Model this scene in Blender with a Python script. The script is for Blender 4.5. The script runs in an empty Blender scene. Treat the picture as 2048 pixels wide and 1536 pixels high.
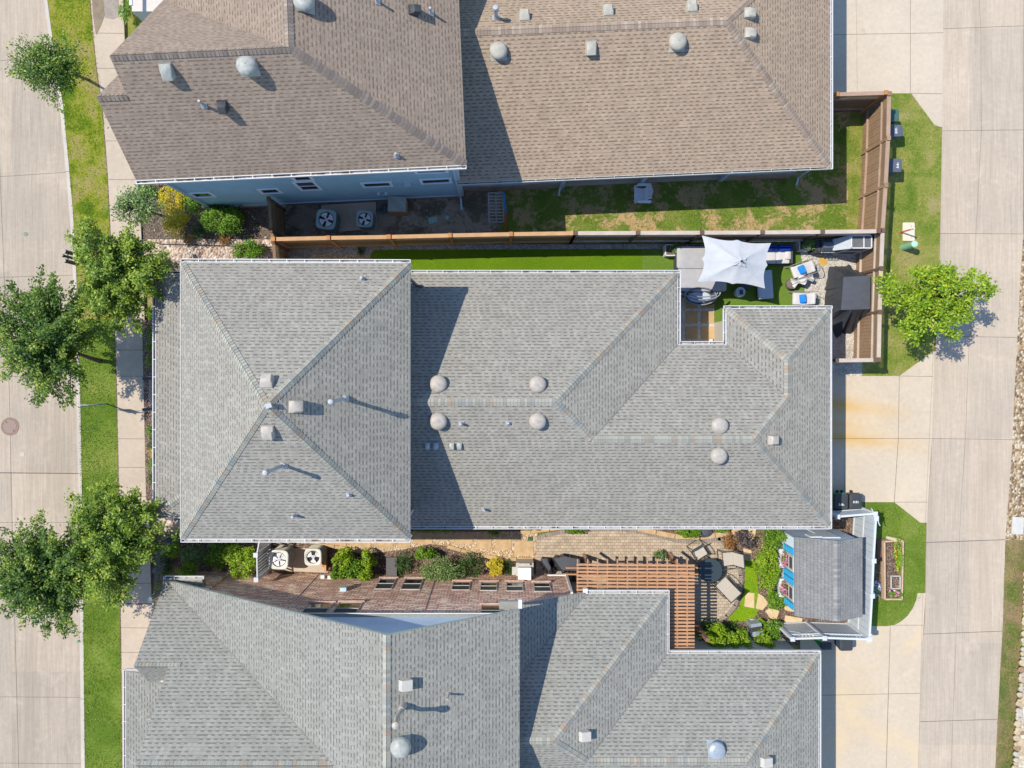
import bpy, math, random
import numpy as np
from mathutils import Vector, Matrix
R = random.Random(7)
NR = np.random.default_rng(7)
PI = math.pi
scene = bpy.context.scene
C = scene.collection

# ---------------------------------------------------------------- camera, sky, sun, exposure
H, F, NX, NY = 34.5, 1449.0, 1010.0, 738.0      # drone height (m), focal length (px), point under the drone
cam = bpy.data.cameras.new('drone_camera')
camo = bpy.data.objects.new('drone_camera', cam); C.objects.link(camo)
camo.location = (0, 0, H)
cam.sensor_width = 36.0; cam.lens = 36.0 * F / 2048.0
cam.shift_x = (1024 - NX) / 2048.0; cam.shift_y = -(768 - NY) / 2048.0
cam.clip_end = 2000
scene.camera = camo
SUNV = Vector((-0.65, 0.22, 1.0)).normalized()     # towards the sun
sun_el = math.asin(SUNV.z)
world = bpy.data.worlds.new('World'); scene.world = world; world.use_nodes = True
wn = world.node_tree; bg = wn.nodes['Background']
sky = wn.nodes.new('ShaderNodeTexSky'); sky.sky_type = 'NISHITA'; sky.sun_disc = False
sky.sun_elevation = sun_el; sky.sun_rotation = math.atan2(SUNV.x, SUNV.y)
sky.air_density = 1.0; sky.dust_density = 0.1; sky.ozone_density = 3.0
wn.links.new(sky.outputs[0], bg.inputs[0]); bg.inputs[1].default_value = 0.15
sl = bpy.data.lights.new('sun', 'SUN'); sl.energy = 3.5; sl.angle = math.radians(0.5); sl.color = (1, 0.93, 0.80)
so = bpy.data.objects.new('sun', sl); C.objects.link(so)
so.rotation_euler = SUNV.to_track_quat('Z', 'Y').to_euler()
so.location = (0, 0, 60)
scene.view_settings.view_transform = 'Standard'; scene.view_settings.look = 'None'
scene.view_settings.gamma = 1; scene.view_settings.exposure = 0.82
try: scene.cycles.max_bounces = 6; scene.cycles.transparent_max_bounces = 6
except Exception: pass

def W(px, py, z=0.0):
    k = (H - z) / F
    return Vector(((px - NX) * k, (NY - py) * k, z))
def WP(pts, z=0.0): return [W(p[0], p[1], z) for p in pts]

# ---------------------------------------------------------------- mesh builder
class MB:
    def __init__(s): s.v = []; s.f = []; s.m = []; s.uv = []
    def face(s, pts, m=0, uv=None):
        n = len(s.v); s.v += [tuple(p) for p in pts]; s.f.append(tuple(range(n, n + len(pts)))); s.m.append(m)
        s.uv.append(uv if uv else [(p[0], p[1]) for p in pts]); return s
    def quadv(s, vs, fs, m=0, uvs=None):
        n = len(s.v); s.v += [tuple(p) for p in vs]
        for i, f in enumerate(fs):
            s.f.append(tuple(n + a for a in f)); s.m.append(m)
            s.uv.append(uvs[i] if uvs else [(vs[a][0] + vs[a][1], vs[a][2]) for a in f])
        return s
    def box(s, c, d, rz=0.0, m=0, rx=0.0, ry=0.0, taper=1.0):
        M = Matrix.Rotation(rz, 3, 'Z') @ Matrix.Rotation(ry, 3, 'Y') @ Matrix.Rotation(rx, 3, 'X')
        c = Vector(c); vs = []
        for z in (-1, 1):
            t = taper if z == 1 else 1
            for x, y in ((-1, -1), (1, -1), (1, 1), (-1, 1)):
                vs.append(c + M @ Vector((x * d[0] / 2 * t, y * d[1] / 2 * t, z * d[2] / 2)))
        return s.quadv(vs, [(3, 2, 1, 0), (4, 5, 6, 7), (0, 1, 5, 4), (1, 2, 6, 5), (2, 3, 7, 6), (3, 0, 4, 7)], m)
    def bar(s, p0, p1, w, h, m=0, up=(0, 0, 1)):
        p0 = Vector(p0); p1 = Vector(p1); d = (p1 - p0)
        if d.length < 1e-6: return s
        d.normalize(); up = Vector(up)
        if abs(d.dot(up)) > .99: up = Vector((1, 0, 0))
        a = d.cross(up).normalized(); b = a.cross(d).normalized(); vs = []
        for p in (p0, p1):
            for x, y in ((-1, -1), (1, -1), (1, 1), (-1, 1)): vs.append(p + a * x * w / 2 + b * y * h / 2)
        L = (p1 - p0).length
        return s.quadv(vs, [(3, 2, 1, 0), (4, 5, 6, 7), (0, 1, 5, 4), (1, 2, 6, 5), (2, 3, 7, 6), (3, 0, 4, 7)], m,
                       [[(0, 0), (w, 0), (w, h), (0, h)]] * 2 + [[(0, 0), (0, w), (L, w), (L, 0)]] * 4)
    def cyl(s, p0, p1, r0, r1=None, n=12, m=0, cap=True):
        r1 = r0 if r1 is None else r1
        p0 = Vector(p0); p1 = Vector(p1); d = (p1 - p0).normalized()
        a = d.orthogonal().normalized(); b = d.cross(a); vs = []
        for p, r in ((p0, r0), (p1, r1)):
            for i in range(n):
                t = 2 * PI * i / n; vs.append(p + (a * math.cos(t) + b * math.sin(t)) * r)
        fs = [(i, (i + 1) % n, n + (i + 1) % n, n + i) for i in range(n)]
        if cap: fs += [tuple(range(n - 1, -1, -1)), tuple(range(n, 2 * n))]
        return s.quadv(vs, fs, m)
    def tube(s, pts, r, n=8, m=0):
        pts = [Vector(p) for p in pts]
        for i in range(len(pts) - 1):
            rr = r if not isinstance(r, (list, tuple)) else r[i]
            r2 = r if not isinstance(r, (list, tuple)) else r[i + 1]
            s.cyl(pts[i], pts[i + 1], rr, r2, n, m)
        return s
    def lathe(s, prof, c=(0, 0, 0), n=20, m=0, sx=1, sy=1):
        c = Vector(c); vs = []; fs = []
        for r, z in prof:
            for i in range(n):
                t = 2 * PI * i / n; vs.append(c + Vector((r * math.cos(t) * sx, r * math.sin(t) * sy, z)))
        k = len(prof)
        for j in range(k - 1):
            for i in range(n): fs.append((j * n + i, j * n + (i + 1) % n, (j + 1) * n + (i + 1) % n, (j + 1) * n + i))
        fs.append(tuple(range((k - 1) * n, k * n))); fs.append(tuple(range(n - 1, -1, -1)))
        return s.quadv(vs, fs, m)
    def rbox(s, c, d, r, rz=0.0, m=0, n=4, dome=0.0, bev=0.03, top=1.0):
        """box with rounded plan corners and a softened top edge"""
        c = Vector(c); M = Matrix.Rotation(rz, 3, 'Z'); hx, hy = d[0] / 2, d[1] / 2
        def ring(ix, z, sc=1.0):
            out = []
            for k, (sx, sy) in enumerate(((1, 1), (-1, 1), (-1, -1), (1, -1))):
                for i in range(n + 1):
                    t = PI / 2 * k + PI / 2 * i / n
                    out.append(c + M @ Vector(((sx * (hx - r) + r * math.cos(t)) * sc - sx * ix, (sy * (hy - r) + r * math.sin(t)) * sc - sy * ix, z)))
            return out
        z0, z1 = -d[2] / 2, d[2] / 2
        rings = [ring(0, z0), ring(0, z1 - bev, top), ring(bev * .3, z1 - bev * .3, top), ring(bev, z1, top)]
        if dome: rings.append(ring(min(hx, hy) * .5, z1 + dome, top))
        K = len(rings[0]); vs = [p for rg in rings for p in rg]; fs = []
        for j in range(len(rings) - 1):
            for i in range(K): fs.append((j * K + i, j * K + (i + 1) % K, (j + 1) * K + (i + 1) % K, (j + 1) * K + i))
        fs.append(tuple(range((len(rings) - 1) * K, len(rings) * K))); fs.append(tuple(range(K - 1, -1, -1)))
        return s.quadv(vs, fs, m)
    def prism(s, pts, z0, z1, m=0, mtop=None):
        pts = [Vector((p[0], p[1], 0)) for p in pts]
        A = sum(pts[i].x * pts[(i + 1) % len(pts)].y - pts[(i + 1) % len(pts)].x * pts[i].y for i in range(len(pts)))
        if A < 0: pts = pts[::-1]
        n = len(pts)
        s.face([(p.x, p.y, z1) for p in pts], m if mtop is None else mtop)
        s.face([(p.x, p.y, z0) for p in pts[::-1]], m)
        run = 0
        for i in range(n):
            a, b = pts[i], pts[(i + 1) % n]; L = (b - a).length
            s.face([(a.x, a.y, z0), (b.x, b.y, z0), (b.x, b.y, z1), (a.x, a.y, z1)], m, [(run, z0), (run + L, z0), (run + L, z1), (run, z1)])
            run += L
        return s
    def build(s, name, mats, parent=None, smooth=False, world=True, link=True):
        me = bpy.data.meshes.new(name)
        off = Vector((0, 0, 0))
        if parent is not None and world:
            p = parent
            while p is not None: off += p.location; p = p.parent
        if off.length: vv = [(a[0] - off.x, a[1] - off.y, a[2] - off.z) for a in s.v]
        else: vv = s.v
        me.from_pydata(vv, [], s.f)
        if not isinstance(mats, (list, tuple)): mats = [mats]
        for mm in mats: me.materials.append(mm)
        me.polygons.foreach_set('material_index', s.m)
        uvl = me.uv_layers.new(name='UVMap')
        flat = [c for f in s.uv for uv in f for c in uv]
        uvl.data.foreach_set('uv', flat)
        if smooth:
            me.polygons.foreach_set('use_smooth', [True] * len(s.f))
            try: me.set_sharp_from_angle(angle=math.radians(38))
            except Exception: pass
        me.update()
        o = bpy.data.objects.new(name, me); C.objects.link(o)
        if parent is not None: o.parent = parent
        return o

def tag(o, label=None, cat=None, group=None, kind=None):
    if label: o['label'] = label
    if cat: o['category'] = cat
    if group: o['group'] = group
    if kind: o['kind'] = kind
    return o
def thing(name, loc, label, cat, group=None, rz=0.0):
    o = bpy.data.objects.new(name, None); C.objects.link(o); o.empty_display_size = .3
    o.location = loc; o.rotation_euler = (0, 0, rz); return tag(o, label, cat, group)
def copy_tree(o, parent=None):
    c = o.copy(); C.objects.link(c)
    if parent is not None: c.parent = parent
    for ch in [x for x in o.children]: copy_tree(ch, c)
    return c
def clone(proto, loc, rz, label, sc=None):
    c = copy_tree(proto); c.location = loc; c.rotation_euler = (0, 0, rz); c['label'] = label
    if sc: c.scale = (sc, sc, sc)
    return c

# ---------------------------------------------------------------- materials
def L(h):
    h = h.lstrip('#'); out = []
    for i in (0, 2, 4):
        v = int(h[i:i + 2], 16) / 255; out.append(v / 12.92 if v <= .04045 else ((v + .055) / 1.055) ** 2.4)
    return (*out, 1)
class NT:
    def __init__(s, name):
        s.mat = bpy.data.materials.new(name); s.mat.use_nodes = True; s.t = s.mat.node_tree
        s.b = s.t.nodes['Principled BSDF']; s.b.inputs['Specular IOR Level'].default_value = .3
    def n(s, typ, **kw):
        nd = s.t.nodes.new('ShaderNode' + typ)
        for k, v in kw.items(): setattr(nd, k, v)
        return nd
    def put(s, sock, v):
        if hasattr(v, 'links') or isinstance(v, bpy.types.NodeSocket): s.t.links.new(v, sock)
        else: sock.default_value = v
    def math(s, op, a, b=None, c=None, clamp=False):
        nd = s.n('Math', operation=op, use_clamp=clamp); s.put(nd.inputs[0], a)
        if b is not None: s.put(nd.inputs[1], b)
        if c is not None: s.put(nd.inputs[2], c)
        return nd.outputs[0]
    def mix(s, fac, a, b, blend='MIX'):
        nd = s.n('Mix', data_type='RGBA', blend_type=blend); s.put(nd.inputs[0], fac); s.put(nd.inputs[6], a); s.put(nd.inputs[7], b)
        return nd.outputs[2]
    def pos(s):
        g = s.n('NewGeometry'); return g.outputs['Position']
    def obj(s): return s.n('TexCoord').outputs['Object']
    def uv(s): return s.n('TexCoord').outputs['UV']
    def scl(s, vec, sc, loc=(0, 0, 0), rot=0):
        m = s.n('Mapping'); s.put(m.inputs[0], vec); m.inputs['Scale'].default_value = sc; m.inputs['Location'].default_value = loc
        m.inputs['Rotation'].default_value = (0, 0, rot); return m.outputs[0]
    def noise(s, vec, scale, detail=4, rough=.6, dist=0.0, out=0):
        nd = s.n('TexNoise'); s.put(nd.inputs['Vector'], vec); nd.inputs['Scale'].default_value = scale
        nd.inputs['Detail'].default_value = detail; nd.inputs['Roughness'].default_value = rough; nd.inputs['Distortion'].default_value = dist
        return nd.outputs[out]
    def vor(s, vec, scale, feature='F1', out=0, rnd=1.0):
        nd = s.n('TexVoronoi', feature=feature); s.put(nd.inputs['Vector'], vec); nd.inputs['Scale'].default_value = scale
        nd.inputs['Randomness'].default_value = rnd
        return nd.outputs[out]
    def wn(s, vec, dim='3D', out=0):
        nd = s.n('TexWhiteNoise', noise_dimensions=dim)
        if dim == '1D': s.put(nd.inputs['W'], vec)
        else: s.put(nd.inputs['Vector'], vec)
        return nd.outputs[out]
    def xyz(s, x, y, z=0.0):
        nd = s.n('CombineXYZ'); s.put(nd.inputs[0], x); s.put(nd.inputs[1], y); s.put(nd.inputs[2], z); return nd.outputs[0]
    def sep(s, v):
        nd = s.n('SeparateXYZ'); s.put(nd.inputs[0], v); return nd.outputs
    def ramp(s, fac, stops, interp='LINEAR'):
        nd = s.n('ValToRGB'); s.put(nd.inputs[0], fac); cr = nd.color_ramp; cr.interpolation = interp
        while len(cr.elements) < len(stops): cr.elements.new(.5)
        for e, (p, c) in zip(cr.elements, stops): e.position = p; e.color = c if len(c) == 4 else (*c, 1)
        return nd.outputs[0]
    def rng(s, v, a, b, c=0.0, d=1.0):
        nd = s.n('MapRange'); s.put(nd.inputs[0], v)
        for i, x in enumerate((a, b, c, d)): nd.inputs[1 + i].default_value = x
        return nd.outputs[0]
    def bump(s, h, dist=.01, st=1.0, normal=None):
        nd = s.n('Bump'); s.put(nd.inputs['Height'], h); nd.inputs['Distance'].default_value = dist; nd.inputs['Strength'].default_value = st
        if normal: s.put(nd.inputs['Normal'], normal)
        s.put(s.b.inputs['Normal'], nd.outputs[0]); return nd.outputs[0]
    def col(s, c): s.put(s.b.inputs['Base Color'], c); return s
    def rough(s, r): s.put(s.b.inputs['Roughness'], r); return s

def mul(c, k): return (c[0] * k, c[1] * k, c[2] * k, 1)
def simple(name, col, rough=.6, var=.18, scale=6.0, metal=0.0, bump=0.0, bscale=60, spec=None):
    t = NT(name); c = L(col) if isinstance(col, str) else col
    p = t.obj(); n = t.noise(p, scale, 5)
    t.col(t.mix(t.rng(n, .3, .7), mul(c, 1 - var), mul(c, 1 + var))); t.rough(rough)
    t.b.inputs['Metallic'].default_value = metal
    if spec is not None: t.b.inputs['Specular IOR Level'].default_value = spec
    if bump: t.bump(t.noise(p, bscale, 3), bump)
    return t.mat

def shingles(name, c0, c1, tint, dark=.42):
    t = NT(name); s = t.sep(t.uv()); u, v = s[0], s[1]
    e = .145; vr = t.math('DIVIDE', v, e); r = t.math('FLOOR', vr); f = t.math('FRACT', vr)
    off = t.wn(r, '1D'); off7 = t.math('MULTIPLY', off, 7.3)
    wob = t.math('MULTIPLY', t.math('SINE', t.math('MULTIPLY', u, 5.3)), .10)
    cu = t.math('ADD', t.math('ADD', t.math('DIVIDE', u, .135), off7), wob); cell = t.math('FLOOR', cu)
    w = t.wn(t.xyz(cell, r), '2D'); par = t.math('ABSOLUTE', t.math('MODULO', cell, 2.0)); alt = t.math('MULTIPLY', par, t.math('GREATER_THAN', w, .14)); tab = t.math('MAXIMUM', alt, t.math('GREATER_THAN', w, .93))
    big = t.wn(t.xyz(t.math('FLOOR', t.math('ADD', t.math('DIVIDE', u, .32), t.math('MULTIPLY', off, 3.1))), r, 3.0), '3D')
    p = t.pos(); slow = t.noise(p, .35, 3); mid = t.noise(p, 2.2, 4); gr = t.noise(p, 70, 2)
    base = t.mix(t.math('MULTIPLY', w, .6), c0, c1)
    base = t.mix(t.rng(big, .0, 1, 0, .5), base, tint)
    base = t.mix(t.rng(slow, .42, .62, 0, .22), base, mul(tint, .82))
    base = t.mix(1.0, base, t.ramp(mid, [(.3, (.88, .88, .88)), (.7, (1.1, 1.1, 1.1))]), 'MULTIPLY')
    base = t.mix(1.0, base, t.ramp(gr, [(.3, (.84, .84, .84)), (.7, (1.16, 1.16, 1.16))]), 'MULTIPLY')
    band = t.math('MULTIPLY', t.math('LESS_THAN', f, .36), tab)        # darker granule band and the thick tabs' edge shadow, painted into the colour
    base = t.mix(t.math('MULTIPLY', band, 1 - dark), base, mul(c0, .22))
    line = t.math('LESS_THAN', f, .12)  # shadow line under each course's butt edge, painted into the colour
    base = t.mix(t.math('MULTIPLY', line, .22), base, mul(c0, .25))
    t.col(base); t.rough(.92)
    h = t.math('ADD', t.math('MULTIPLY', t.math('SUBTRACT', 1.0, f), 1.0), t.math('MULTIPLY', tab, .45))
    t.bump(h, .034, 1.0)
    return t.mat
def capmat(name, stops):
    t = NT(name); s = t.sep(t.uv()); c = t.math('FLOOR', t.math('DIVIDE', s[0], .135)); f = t.math('FRACT', t.math('DIVIDE', s[0], .135))
    w = t.wn(c, '1D'); col = t.ramp(w, stops, 'CONSTANT')
    col = t.mix(t.math('MULTIPLY', t.math('LESS_THAN', f, .14), .28), col, mul(stops[0][1], .4))
    g = t.noise(t.pos(), 60, 2)
    t.col(t.mix(1.0, col, t.ramp(g, [(.3, (.88, .88, .88)), (.7, (1.1, 1.1, 1.1))]), 'MULTIPLY')).rough(.9)
    t.bump(t.math('SUBTRACT', 1.0, f), .012); return t.mat
def brick(name, c1, c2, mort, bw=.215, bh=.075, ms=.012, soldier=False, wild=None):
    t = NT(name); uv = t.uv()
    if soldier: uv = t.scl(uv, (1, 1, 1), rot=PI / 2)
    b = t.n('TexBrick'); t.put(b.inputs['Vector'], uv); b.inputs['Scale'].default_value = 1
    b.inputs['Color1'].default_value = c1; b.inputs['Color2'].default_value = c2; b.inputs['Mortar'].default_value = mort
    b.inputs['Mortar Size'].default_value = ms; b.inputs['Brick Width'].default_value = bw; b.inputs['Row Height'].default_value = bh
    b.inputs['Mortar Smooth'].default_value = .2
    col = b.outputs[0]
    if wild:
        s = t.sep(uv); r = t.math('FLOOR', t.math('DIVIDE', s[1], bh))
        cc = t.math('FLOOR', t.math('DIVIDE', t.math('ADD', s[0], t.math('MULTIPLY', t.math('MODULO', r, 2.0), bw / 2)), bw))
        w = t.wn(t.xyz(cc, r), '2D'); col = t.mix(t.math('MULTIPLY', t.math('GREATER_THAN', w, .74), t.math('SUBTRACT', 1.0, b.outputs[1])), col, wild)
    t.col(t.mix(1.0, col, t.ramp(t.noise(t.pos(), 3, 4), [(.3, (.8, .8, .8)), (.7, (1.15, 1.15, 1.15))]), 'MULTIPLY')).rough(.9)
    t.bump(t.math('SUBTRACT', 1.0, b.outputs[1]), .008); return t.mat
def siding(name, c, e=.17):
    t = NT(name); s = t.sep(t.uv()); f = t.math('FRACT', t.math('DIVIDE', s[1], e))
    n = t.noise(t.pos(), 1.5, 4)
    col = t.mix(t.rng(n, .3, .7), mul(c, .93), mul(c, 1.07)); t.col(col).rough(.6)
    t.bump(t.math('SUBTRACT', 1.0, f), .02); return t.mat
def concrete(name, c0, c1, streak=0.0, stain=None, slab=None):
    t = NT(name); p = t.pos()
    n1 = t.noise(p, .45, 5, .6, .3); n2 = t.noise(p, 5, 5, .65); n3 = t.noise(p, 45, 3)
    col = t.mix(t.rng(n1, .35, .65), c0, c1)
    col = t.mix(1.0, col, t.ramp(n2, [(.3, (.93, .93, .93)), (.7, (1.06, 1.06, 1.06))]), 'MULTIPLY')
    col = t.mix(1.0, col, t.ramp(n3, [(.3, (.94, .94, .94)), (.7, (1.05, 1.05, 1.05))]), 'MULTIPLY')
    if streak:
        ns = t.noise(t.scl(p, (1, .03, 1)), 16, 5, .7)
        col = t.mix(t.rng(ns, .42, .75, 0, streak), col, mul(c0, .45))
        ns2 = t.noise(t.scl(p, (1, .08, 1)), .9, 4, .6)
        col = t.mix(t.rng(ns2, .5, .75, 0, streak * 1.3), col, mul(c0, .62))
    sp = t.vor(p, 2.3, out=0)
    col = t.mix(t.rng(sp, .0, .035, .5, 0), col, mul(c0, .35))
    if slab:
        s_ = t.sep(p); cy = t.math('FLOOR', t.math('DIVIDE', t.math('SUBTRACT', s_[1], slab[0]), slab[1])); cx_ = t.math('GREATER_THAN', s_[0], slab[2])
        w = t.wn(t.xyz(cx_, cy, 5.0), '3D'); col = t.mix(1.0, col, t.ramp(w, [(0, (.91, .92, .93)), (1, (1.06, 1.05, 1.03))]), 'MULTIPLY')
        n4 = t.noise(t.scl(p, (1, .05, 1)), 2.6, 5, .65, .2); wide = t.noise(t.scl(p, (.6, .12, 1)), .7, 3)
        m = t.math('MULTIPLY', t.rng(n4, .55, .72), t.rng(wide, .45, .62)); col = t.mix(t.math('MULTIPLY', m, .30), col, mul(c0, .4))
    oil = t.noise(p, 1.1, 6, .7, .8); col = t.mix(t.rng(oil, .64, .74, 0, .28), col, mul(c0, .42))
    lite = t.noise(p, .8, 5, .6, 1.2); col = t.mix(t.rng(lite, .58, .72, 0, .25), col, mul(c0, 1.3))
    if stain: col = stain(t, p, col)
    t.col(col).rough(.88); t.bump(n3, .003); return t.mat
def grassmat(name, cols, patch=.5, scale=1.0, dirt=None, dirt_th=.5, dirt_sc=.9):
    t = NT(name); p = t.pos()
    f1 = t.noise(p, 55 * scale, 3, .7); f2 = t.noise(p, 9 * scale, 4, .65); f3 = t.noise(p, patch, 4, .6, .4)
    col = t.ramp(t.math('ADD', t.math('MULTIPLY', f3, .55), t.math('ADD', t.math('MULTIPLY', f2, .25), t.math('MULTIPLY', f1, .25))), cols)
    if dirt:
        d = t.noise(p, dirt_sc, 6, .7, .5); d2 = t.noise(p, 6, 4)
        m = t.rng(t.math('ADD', t.math('MULTIPLY', d, .75), t.math('MULTIPLY', d2, .25)), dirt_th, dirt_th + .07)
        col = t.mix(m, col, dirt)
    col = t.mix(1.0, col, t.ramp(f1, [(.3, (.62, .62, .62)), (.7, (1.35, 1.35, 1.35))]), 'MULTIPLY')
    t.col(col).rough(.95); t.b.inputs['Specular IOR Level'].default_value = .1
    t.bump(t.math('ADD', f1, t.math('MULTIPLY', f2, .6)), .05); return t.mat
def gravel(name, stops, sc=28, bump=.03):
    t = NT(name); p = t.pos(); v = t.n('TexVoronoi'); t.put(v.inputs['Vector'], p); v.inputs['Scale'].default_value = sc
    w = t.sep(v.outputs['Color'])[0]; col = t.ramp(w, stops)
    d = t.rng(v.outputs['Distance'], .25, .65, 1, .35)
    n = t.noise(p, 1.2, 4)
    col = t.mix(1.0, col, t.ramp(n, [(.3, (.8, .8, .8)), (.7, (1.1, 1.1, 1.1))]), 'MULTIPLY')
    t.col(col).rough(.9)
    t.bump(t.rng(v.outputs['Distance'], 0, .8, 1, 0), bump); return t.mat
def woodmat(name, c, var=.3, grain=(1, 1, 1), rough=.8):
    t = NT(name); uv = t.uv(); g = t.noise(t.scl(uv, (2.5, 60, 1)), 1.0, 4, .6); p = t.pos(); n = t.noise(p, 2.2, 4); n2 = t.wn(t.math('FLOOR', t.math('MULTIPLY', t.sep(p)[0], 7.1)), '1D')
    col = t.mix(t.rng(g, .3, .7), mul(c, 1 - var), mul(c, 1 + var)); col = t.mix(t.rng(n, .35, .65, 0, .5), col, mul(c, .72))
    t.col(col).rough(rough); t.bump(g, .003); return t.mat
def leafmat(name, stops, tr=.35, rough=.5):
    t = NT(name); s = t.sep(t.uv()); col = t.ramp(s[0], stops)
    t.col(col).rough(rough); t.b.inputs['Specular IOR Level'].default_value = .35
    tb = t.n('BsdfTranslucent'); t.put(tb.inputs[0], t.mix(.5, col, (.25, .42, .02, 1)))
    ms = t.n('MixShader'); ms.inputs[0].default_value = tr
    out = t.t.nodes['Material Output']; t.t.links.new(t.b.outputs[0], ms.inputs[1]); t.t.links.new(tb.outputs[0], ms.inputs[2]); t.t.links.new(ms.outputs[0], out.inputs[0])
    return t.mat
def glassmat(name, c=(.02, .03, .035, 1)):
    t = NT(name); t.col(c).rough(.08); t.b.inputs['Specular IOR Level'].default_value = .8; return t.mat

M = {}
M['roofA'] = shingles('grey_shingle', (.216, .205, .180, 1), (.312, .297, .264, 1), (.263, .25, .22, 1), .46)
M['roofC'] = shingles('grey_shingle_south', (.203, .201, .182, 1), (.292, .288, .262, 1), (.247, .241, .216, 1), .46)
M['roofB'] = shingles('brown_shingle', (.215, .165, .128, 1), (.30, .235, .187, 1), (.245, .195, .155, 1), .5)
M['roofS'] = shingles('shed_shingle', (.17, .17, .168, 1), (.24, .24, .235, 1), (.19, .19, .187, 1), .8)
M['capA'] = capmat('grey_ridge_cap', [(0, (.28, .275, .24)), (.3, (.235, .23, .205)), (.52, (.30, .295, .255)), (.7, (.29, .23, .175)), (.8, (.215, .23, .225)), (.9, (.26, .255, .225))])
M['capB'] = capmat('brown_ridge_cap', [(0, (.235, .19, .16)), (.35, (.19, .155, .135)), (.6, (.28, .23, .19)), (.8, (.21, .17, .145))])
M['white'] = simple('white_paint', (.56, .56, .56, 1), .5, .05)
M['offwhite'] = simple('aged_white', (.40, .385, .35, 1), .55, .1)
M['blueside'] = siding('blue_lap_siding', (.27, .46, .56, 1))
M['whiteside'] = siding('white_lap_siding', (.37, .45, .56, 1), .15)  # white siding; the blue of the overhang's shade is put into its colour
M['beigewall'] = siding('beige_siding', (.42, .38, .33, 1))
M['brickC'] = brick('mottled_brick', (.66, .25, .15, 1), (.34, .105, .07, 1), (.80, .70, .58, 1), bw=.27, bh=.115, ms=.02, wild=(.85, .60, .42, 1))
M['brickB'] = brick('tan_brick', (.33, .25, .2, 1), (.22, .16, .13, 1), (.42, .38, .34, 1))
M['brickP'] = brick('red_porch_brick', (.3, .1, .07, 1), (.2, .07, .055, 1), (.5, .45, .42, 1))
M['soldier'] = brick('soldier_brick', (.50, .24, .16, 1), (.36, .15, .10, 1), (.6, .5, .42, 1), soldier=True)
M['glass'] = glassmat('window_glass', (.012, .018, .02, 1))
M['dark'] = simple('dark_metal', (.035, .036, .04, 1), .45, .2, spec=.5)
M['black'] = simple('black_plastic', (.018, .019, .021, 1), .4, .2)
M['screen'] = simple('window_screen', (.05, .052, .06, 1), .6, .2)
M['ventc'] = simple('vent_cream_metal', (.33, .30, .265, 1), .5, .16, 7)
M['ventg'] = simple('vent_grey_metal', (.29, .30, .28, 1), .5, .22, 7)
M['ventk'] = simple('vent_dark_plastic', (.045, .05, .055, 1), .5, .2)
M['galv'] = simple('galvanised_metal', (.34, .38, .42, 1), .35, .15, 12, metal=.3)
M['lead'] = simple('lead_flashing', (.33, .345, .365, 1), .5, .2, 14)
# ---------------------------------------------------------------- ground and paving
def lerp_x(line, y):
    for (x0, y0), (x1, y1) in zip(line, line[1:]):
        if y0 <= y <= y1: return x0 + (x1 - x0) * (y - y0) / (y1 - y0)
    return line[0][0] if y < line[0][1] else line[-1][0]
def sheet(name, polys, mat, z, th=.0, joints=(), jm=None, kind='structure', jw=.018):
    b = MB()
    for pts in polys:
        w = WP(pts, 0)
        b.prism(w, z - .06 - th, z)
    for j in joints:
        wd = jw
        if len(j) == 5: wd = j[4]; j = j[:4]
        a = W(j[0], j[1]); c = W(j[2], j[3]); d = (c - a).normalized(); n = Vector((-d.y, d.x, 0)) * wd / 2
        up = Vector((0, 0, z + .003))
        pts = [a - n + up, c - n + up, c + n + up, a + n + up]
        if (pts[1] - pts[0]).cross(pts[2] - pts[0]).z < 0: pts = pts[::-1]
        b.face(pts, 1)
    return tag(b.build(name, [mat, jm or M['joint']]), kind=kind)
def arc(cx, cy, rx, ry, a0, a1, n=14):
    return [(cx + rx * math.cos(math.radians(a0 + (a1 - a0) * i / n)), cy + ry * math.sin(math.radians(a0 + (a1 - a0) * i / n))) for i in range(n + 1)]

M['joint'] = simple('joint_sealant', (.11, .10, .085, 1), .9, .3, 9)
M['crack'] = M['joint']
M['street'] = concrete('street_concrete', (.395, .328, .26, 1), (.348, .292, .232, 1), streak=.5, slab=(9.38, 4.76, -23.5))
M['curb'] = concrete('curb_concrete', (.44, .40, .35, 1), (.37, .335, .295, 1))
M['walk'] = concrete('sidewalk_concrete', (.43, .355, .28, 1), (.38, .312, .245, 1))
M['alley'] = concrete('alley_concrete', (.435, .362, .284, 1), (.392, .328, .26, 1), streak=.4, slab=(11.33, 4.87, 22.1))
def rust(t, p, col):
    s = t.sep(p); x, y = s[0], s[1]
    # two rust run-offs spreading from the garage apron towards the joint, sinking to the right
    def streak(y0, k, wd, xe, am):
        n = t.math('MULTIPLY', t.math('SUBTRACT', t.noise(t.scl(p, (.5, 2.2, 1)), 1.3, 4), .5), .55)
        d = t.math('SUBTRACT', t.math('ADD', y, t.math('MULTIPLY', t.math('SUBTRACT', x, 15.9), k)), y0)
        d = t.math('ABSOLUTE', t.math('ADD', d, n))
        m = t.rng(d, 0, wd, 1, 0); fx = t.rng(x, 15.7, xe, 1, 0)
        return t.math('MULTIPLY', t.math('MULTIPLY', m, m), t.math('MULTIPLY', fx, am))
    m = t.math('ADD', streak(-1.75, .12, 1.0, 19.6, 1.15), t.math('ADD', streak(-3.25, .10, .8, 20.6, 1.25), streak(-2.6, .10, .6, 18.6, .7)), clamp=True)
    col = t.mix(m, col, (.48, .30, .10, 1))
    return t.mix(t.math('MULTIPLY', t.rng(t.noise(p, .5, 3), .5, .7), .35), col, (.50, .42, .30, 1))
M['drive'] = concrete('driveway_concrete', (.468, .392, .30, 1), (.43, .36, .276, 1), stain=rust)
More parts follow.
